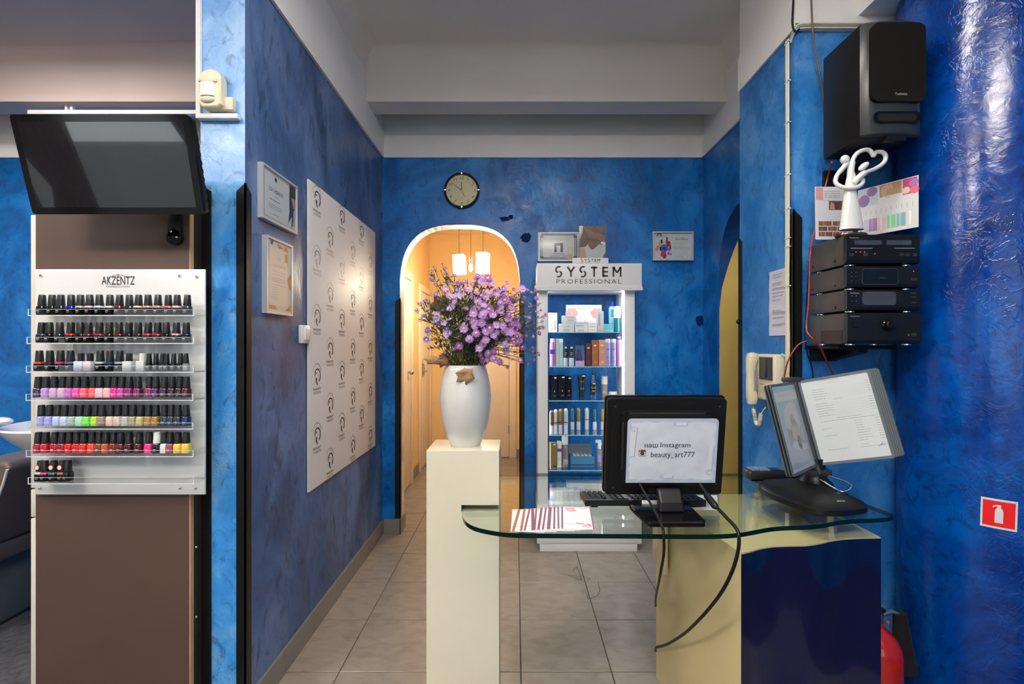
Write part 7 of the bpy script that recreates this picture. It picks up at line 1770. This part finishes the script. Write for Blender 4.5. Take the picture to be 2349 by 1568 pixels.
b.mat(M['paper']); f.rect(b, 0.25*PWd, 0.12*PH, 0.75*PWd, 0.128*PH, sg*0.0013); f.rect(b, 0.30*PWd, 0.095*PH, 0.70*PWd, 0.10*PH, sg*0.0013)
b.build('print', sh, fix=False)

# cordless handset on the far edge of the glass
ph = thing('desk_phone', 'grey handheld phone with rows of keys lying behind the document stand', 'phone', (1.05, 2.02, GZ), None)
hx0, hx1, hy0, hy1 = PX(1713, 2.0), 1.145, 1.985, 2.05
b = MB(M['charcoal']); b.rbox(hx0, hx1, hy0, hy1, GZ+0.008, GZ+0.046, 0.012, 3); b.build('body', ph)
b = MB(mat('phone_grey', (0.13, 0.14, 0.15), 0.3)); b.rbox(hx1-0.045, hx1+0.075, hy0+0.004, hy1-0.004, GZ+0.020, GZ+0.048, 0.012, 3); b.build('earpiece', ph)
b = MB(M['screen_dark']); b.box(hx0+0.105, hx0+0.155, hy0+0.008, hy1-0.008, GZ+0.0462, GZ+0.047); b.build('display', ph)
km = MB(mat('phone_key', (0.30, 0.40, 0.55), 0.3)); km.box(-0.006, 0.006, -0.006, 0.006, 0, 0.005); km = km.mesh('key')
for i in range(5):
    for j in range(3):
        o = bpy.data.objects.new('key', km); C.objects.link(o); o.parent = ph; o.location = Vector((hx0+0.025+i*0.016, hy0+0.014+j*0.018, GZ+0.0455))-Vector(ph.location)
b = MB(M['black_plastic']); b.box(hx0+0.02, hx1-0.02, hy0+0.015, hy1-0.015, GZ+0.0005, GZ+0.009); b.build('cradle', ph)

# ---------------------------------------------------------------- fire extinguisher and its sign
ex, ey = 1.395, 1.85
t = thing('fire_extinguisher', 'red fire extinguisher standing between the navy cabinet front and the column', 'extinguisher', (ex, ey, 0))
b = MB(M['red_paint']); b.lathe([(0.080, 0.0), (0.083, 0.005), (0.083, 0.275), (0.078, 0.305), (0.062, 0.335), (0.036, 0.360), (0.022, 0.372), (0.022, 0.385)], ex, ey, 40); b.build('cylinder', t)
b = MB(M['brushed']); b.lathe([(0.020, 0.385), (0.022, 0.39), (0.022, 0.425), (0.0001, 0.43)], ex, ey, 16); b.build('valve', t)
b = MB(M['black_plastic']); b.rbox(ex-0.10, ex+0.03, ey-0.010, ey+0.010, 0.425, 0.437, 0.003); b.rbox(ex-0.09, ex+0.01, ey-0.008, ey+0.008, 0.398, 0.408, 0.003); b.build('lever', t)
b = MB(M['brushed']); b.tube(smooth_path([(ex+0.015, ey, 0.412), (ex+0.06, ey, 0.424), (ex+0.095, ey, 0.405)], 5), 0.009, 8); b.build('pipe', t)
b = MB(M['port_black']); b.tube([(ex+0.090, ey, 0.42), (ex+0.092, ey, 0.395), (ex+0.108, ey, 0.20)], [0.022, 0.024, 0.042], 18); b.build('horn', t)
b = MB(M['red_led']); b = MB(M['sign_red']); b.ball((ex+0.03, ey-0.018, 0.392), 0.006); b.build('pin', t)
t = thing('fire_sign', 'red and white fire extinguisher sign stuck on the blue column', 'sign', (1.6, 1.75, 0.9))
def col_ang(px):
    k = (px-CX)/F; A_ = 1+k*k; Bq = -(k*COLX+COLY); Cq = COLX**2+COLY**2-COLR**2
    tt = (-Bq-math.sqrt(Bq*Bq-A_*Cq))/A_; return math.atan2(tt-COLY, k*tt-COLX), tt
a0, t0 = col_ang(2249); a1, t1 = col_ang(2334)
if a0 < 0: a0 += 2*PI
if a1 < 0: a1 += 2*PI
szb, szt = PZ(1212, (t0+t1)/2), PZ(1144, (t0+t1)/2); tl = math.radians(1.5)
def cyl(u_, v_, w):
    """u,v in 0..1 on the sign"""
    wd = abs(a1-a0)*COLR; hh = szt-szb; du, dv = (u_-0.5)*wd, (v_-0.5)*hh
    ru, rv = du*math.cos(tl)+dv*math.sin(tl), -du*math.sin(tl)+dv*math.cos(tl)
    a = (a0+a1)/2+math.copysign(1, a1-a0)*ru/COLR; r = COLR+w
    return (COLX+r*math.cos(a), COLY+r*math.sin(a), (szb+szt)/2+rv)
def cyl_grid(b, u0, u1, v0, v1, w, n=10):
    vs = [cyl(u0+(u1-u0)*i/n, v, w) for v in (v0, v1) for i in range(n+1)]; b.add(vs, [(i, i+1, n+2+i, n+1+i) for i in range(n)])
b = MB(M['paper']); cyl_grid(b, 0, 1, 0, 1, 0.0008); s = b.build('backing', t, fix=False)
b = MB(M['sign_red']); cyl_grid(b, 0.06, 0.94, 0.07, 0.93, 0.0012); b.build('red_field', s, fix=False)
b = MB(M['paper'])
bodyp = [(0.39, 0.20), (0.62, 0.20), (0.62, 0.58), (0.60, 0.66), (0.55, 0.71), (0.55, 0.76), (0.46, 0.76), (0.46, 0.71), (0.41, 0.66), (0.39, 0.58)]
b.add([cyl(p, q, 0.0016) for p, q in bodyp], [tuple(range(len(bodyp)))])
hd_ = [(0.44, 0.76), (0.56, 0.76), (0.56, 0.80), (0.46, 0.81), (0.36, 0.775), (0.32, 0.73), (0.34, 0.70), (0.39, 0.745)]
b.add([cyl(p, q, 0.0018) for p, q in hd_], [tuple(range(len(hd_)))]); b.build('pictogram', s, fix=False)

# ---------------------------------------------------------------- bouquet
bq = thing('bouquet', 'bushy bouquet of purple and violet asters with dry leaves in the vase', 'flowers', (vx, vy, VT-0.03))
BL = Vector(bq.location); rb = random.Random(21)
PET = {'lilac': mat('petal_lilac', (0.36, 0.17, 0.55), 0.6), 'mag': mat('petal_magenta', (0.26, 0.07, 0.36), 0.6), 'vio': mat('petal_violet', (0.10, 0.075, 0.38), 0.6), 'pale': mat('petal_pale', (0.44, 0.32, 0.70), 0.6)}
def head_mesh(kind, droop, n, seed):
    r_ = random.Random(seed); m = MB(PET[kind])
    for k in range(n):
        a = 2*PI*(k+r_.uniform(-.3, .3))/n; L = r_.uniform(0.85, 1.05); w = 0.13; dz = droop*r_.uniform(0.7, 1.3)
        ca, sa = math.cos(a), math.sin(a)
        def q(rad, side, z): return (rad*ca-side*sa, rad*sa+side*ca, z)
        m.add([q(0.22, -0.05, 0), q(0.22, 0.05, 0), q(L*0.65, w*0.8, dz*0.45), q(L, 0.02, dz), q(L, -0.02, dz), q(L*0.65, -w*0.8, dz*0.45)], [(0, 1, 2, 5), (5, 2, 3, 4)])
    m.mat(M['flower_disc']); m.lathe([(0.30, -0.02), (0.29, 0.08), (0.18, 0.15), (0.0001, 0.17)], 0, 0, 10)
    m.mat(M['stem_green']); m.lathe([(0.06, -0.34), (0.22, -0.20), (0.27, -0.02)], 0, 0, 8)
    return m.mesh('flower_head')
HEADS = {k: [head_mesh(k, dr, n, s) for s, (dr, n) in enumerate(((0.10, 22), (0.28, 20), (-0.12, 24)))] for k in PET}
BUD = {k: head_mesh(k, 0.75, 14, 40) for k in PET}
stems = MB(M['stem_green']); leaves = MB(M['leaf_green']); mouth = Vector((vx, vy, VT-0.02))
def leaf(p, dirv, L, w, m):
    leaves.mat(m); t_ = dirv.normalized(); s_ = t_.cross(Vector((rb.uniform(-1, 1), rb.uniform(-1, 1), 0.4))).normalized()*w
    droop = Vector((0, 0, -L*0.18)); leaves.add([p, p+t_*L*0.45+s_, p+t_*L+droop, p+t_*L*0.45-s_], [(0, 1, 2, 3)])
nfl = [0]
def flower(px, py, dd, kind, size, face=None, bud=False, stem=True, lv=14):
    p = PT(px, py, vy+dd); c = PT(1070, 760, vy)
    out = (p-c); out.y -= 0.06; out.z *= 0.7
    if face is None: dirv = (out.normalized()*0.75+Vector((0, -0.85, 0.25))+Vector((rb.uniform(-.4, .4), rb.uniform(-.3, .3), rb.uniform(-.3, .3)))).normalized()
    else: dirv = Vector(face).normalized()
    me = BUD[kind] if bud else rb.choice(HEADS[kind]); o = bpy.data.objects.new('flower_head', me); C.objects.link(o); o.parent = bq
    o.location = p-BL; o.rotation_mode = 'QUATERNION'; o.rotation_quaternion = dirv.to_track_quat('Z', 'Y'); o.scale = (size*1.16,)*3
    nfl[0] += 1
    if stem:
        base = mouth+Vector((rb.uniform(-.05, .05), rb.uniform(-.04, .04), 0)); end = p-dirv*size*0.3
        mid = base.lerp(end, 0.55)+Vector((0, 0, 0.05))+Vector((rb.uniform(-.015, .015), rb.uniform(-.02, .02), 0)); mid.x = base.x+(end.x-base.x)*0.42
        pts = [base, base.lerp(mid, 0.5)+Vector((0, 0, 0.012)), mid, mid.lerp(end, 0.6), end]; stems.tube(pts, [0.0019, 0.0016, 0.0013, 0.0010, 0.0008], 4, cap=False)
        for k in range(lv):
            t_ = rb.uniform(0.12, 0.95); i = min(3, int(t_*4)); q = pts[i].lerp(pts[i+1], t_*4-i)
            dv = (end-base).normalized()*0.6+Vector((rb.uniform(-1, 1), rb.uniform(-1, 0.6), rb.uniform(-.4, .6)))
            leaf(q, dv, rb.uniform(0.014, 0.034), rb.uniform(0.0016, 0.0032), M['leaf_yellow'] if rb.random() < 0.16 else M['leaf_green'])
big = [(963, 837), (1062, 897), (1217, 872), (1182, 686), (1100, 740), (1015, 940), (1098, 980), (1140, 862), (935, 1140), (975, 1090), (1245, 1095), (1285, 1050), (1048, 1205), (1110, 1265), (865, 720), (1130, 485), (1245, 565), (1228, 432), (920, 580), (1010, 525), (985, 365), (985, 620), (1060, 485), (755, 905),
       (1000, 705), (925, 635), (875, 815), (880, 880), (1300, 940), (1360, 930), (1325, 860), (1055, 670), (980, 745), (900, 960), (1290, 780), (1255, 1165), (1185, 1300), (1195, 600), (1450, 430), (1085, 375), (815, 430), (980, 300), (1040, 300), (900, 315), (695, 1110), (820, 1030), (1015, 1040), (1355, 885)]
def FX(c): return 920+c/5.2265
def FY(c): return 580+c/5.2265
for x, y in big:
    kind = 'lilac' if rb.random() < 0.62 else ('mag' if rb.random() < 0.6 else 'pale')
    rr2 = ((FX(x)-1095)/95)**2+((FY(y)-750)/105)**2
    flower(FX(x), FY(y), -0.14*max(0.1, 1-rr2*0.7)+rb.uniform(-.015, .015), kind, rb.uniform(0.0128, 0.0165))
for k in range(72):     # dense upper right mass
    for _ in range(30):
        px, py = rb.uniform(1040, 1190), rb.uniform(628, 780)
        if ((px-1112)/86)**2+((py-716)/88)**2 < 1: break
    flower(px, py, rb.uniform(-0.09, 0.05), 'mag' if rb.random() < 0.6 else 'lilac', rb.uniform(0.009, 0.0135))
for x, y in [(960, 160), (360, 225), (375, 305), (520, 200), (540, 275), (558, 370), (418, 385), (420, 490), (535, 505), (285, 575), (320, 590), (230, 625), (195, 710), (300, 690), (275, 755), (250, 805), (495, 685), (310, 925), (340, 965), (305, 1040), (450, 840), (415, 815), (590, 790), (735, 370), (795, 360), (735, 440), (665, 445), (640, 270), (680, 340), (640, 380), (830, 530), (545, 905), (850, 1175), (580, 960), (545, 980)][1:]:
    facing = (rb.uniform(-.5, .2), rb.uniform(-.7, -.2), rb.uniform(.3, .9)) if y < 800 else None
    flower(FX(x), FY(y), rb.uniform(-0.11, -0.02), 'vio', rb.uniform(0.009, 0.0125), facing, bud=rb.random() < 0.35)
for k in range(34):     # lower right fringe and scattered fillers
    px, py = (rb.uniform(1090, 1200), rb.uniform(760, 828)) if k < 16 else (rb.uniform(1020, 1200), rb.uniform(660, 800))
    flower(px, py, rb.uniform(-0.12, -0.03), 'lilac' if rb.random() < 0.4 else 'mag', rb.uniform(0.008, 0.012))
for x, y in [(430, 740), (430, 780), (515, 835), (710, 510), (610, 640), (640, 520), (540, 975), (765, 870), (590, 655)]:
    flower(FX(x), FY(y), -0.09, 'pale', rb.uniform(0.011, 0.014))
for x, y in [(1380, 490), (1450, 590), (1520, 440), (1560, 470), (1600, 450), (1625, 540), (1470, 520), (1530, 640), (1640, 620), (1610, 700), (1670, 690), (1720, 750), (1700, 770), (1530, 770), (1445, 830), (1500, 860), (1590, 830), (1680, 830), (1640, 900), (1560, 920), (1510, 995), (1590, 1000), (1690, 900), (1575, 1130), (1580, 1180), (1600, 1280), (1525, 1330), (1655, 1220), (1265, 1365), (1660, 960), (1350, 440), (1480, 760), (1400, 560), (1420, 900)]:
    flower(FX(x), FY(y), rb.uniform(-0.03, 0.06), 'mag' if rb.random() < 0.75 else 'lilac', rb.uniform(0.006, 0.0105), bud=rb.random() < 0.45)
for x, y in [(390, 165), (495, 135), (480, 220), (325, 1145), (1655, 1225), (1665, 610), (1695, 900)]:   # closed buds
    flower(FX(x), FY(y), 0.0, 'vio' if x < 900 else 'mag', 0.005, (0, -0.2, 1), bud=True)
for k in range(3000):    # leafy mass
    a = rb.uniform(0, 2*PI); r_ = rb.random()**0.5; h_ = rb.random()
    spread = 0.055+0.105*h_**0.7; p = mouth+Vector((0.004+math.cos(a)*r_*spread*(1.05), math.sin(a)*r_*spread*0.8, 0.005+h_*0.25))
    dv = Vector(((p.x-mouth.x)*0.7, (p.y-mouth.y)*0.7-0.02, 0.16+0.12*h_))+Vector((rb.uniform(-.1, .1), rb.uniform(-.1, .1), rb.uniform(-.1, .1)))
    low = h_ < 0.22
    leaf(p, dv, rb.uniform(0.014, 0.032), rb.uniform(0.0014, 0.003), M['leaf_yellow'] if rb.random() < (0.45 if low and p.x > mouth.x-0.02 else 0.12) else M['leaf_green'])
for k in range(26):      # long yellow blades at the mouth
    a = rb.uniform(-PI*0.95, -0.05); p = mouth+Vector((math.cos(a)*0.05, math.sin(a)*0.045, 0.034)); leaf(p, Vector((math.cos(a)*0.8, math.sin(a)*0.5, rb.uniform(0.1, 1.0))), rb.uniform(0.04, 0.075), rb.uniform(0.003, 0.006), M['leaf_yellow'] if rb.random() < 0.75 else M['leaf_green'])
tag(stems.build('stems', bq, fix=False), kind='stuff'); tag(leaves.build('leaves', bq, fix=False), kind='stuff')
def maple(c, fr_u, fr_v, size, m, curl, seed):
    r_ = random.Random(seed); f = Fr(c, fr_u, fr_v); b = MB(m); b.smooth = True
    tips = [(0, -0.72), (0.50, -0.60), (0.88, -0.62), (0.74, -0.10), (0.92, 0.42), (0.60, 0.52), (0.36, 0.66), (0, 1.0), (-0.30, 0.66), (-0.58, 0.60), (-0.95, 0.52), (-0.70, 0.05), (-0.92, -0.40), (-0.45, -0.55)]
    vs = [f.p(0, 0, 0.0)]; n = len(tips)
    for t_ in (0.5, 1.0):
        for x, y in tips: vs.append(f.p(x*size*t_, y*size*t_, curl*(x*x+y*y*0.6)*t_*t_*size+r_.uniform(-.08, .08)*size))
    fs = [(0, 1+i, 1+(i+1) % n) for i in range(n)]+[(1+i, 1+n+i, 1+n+(i+1) % n, 1+(i+1) % n) for i in range(n)]
    b.add(vs, fs); o = b.build('dry_leaf', bq, fix=False); sol = o.modifiers.new('thick', 'SOLIDIFY'); sol.thickness = 0.0006
    b = MB(M['dark_dry_leaf']); b.tube([f.p(0, size*0.9, 0.001), f.p(0, 0, 0.0015), f.p(0.0, -size*0.8, 0.0015)], 0.0009, 5); b.build('leaf_rib', o)
maple(PT(1067, 860, vy-0.088), (1, 0.05, 0.12), (0.1, 0.12, -1), 0.036, M['dry_leaf'], -0.25, 1)
maple(PT(1000, 826, vy-0.06), (0.7, 0.2, -0.3), (-0.8, -0.2, -0.35), 0.034, M['dry_leaf'], 0.3, 2)
maple(PT(1018, 824, vy-0.05), (0.7, 0.3, 0.5), (0.6, -0.2, -0.7), 0.030, M['dark_dry_leaf'], 0.3, 3)
maple(PT(1012, 702, vy-0.03), (0.8, 0.2, -0.45), (0.3, 0.1, 0.9), 0.044, M['dark_dry_leaf'], 0.25, 4)
maple(PT(992, 706, vy-0.02), (0.5, 0.5, -0.5), (-0.5, 0.1, 0.8), 0.030, M['dry_leaf'], 0.35, 5)
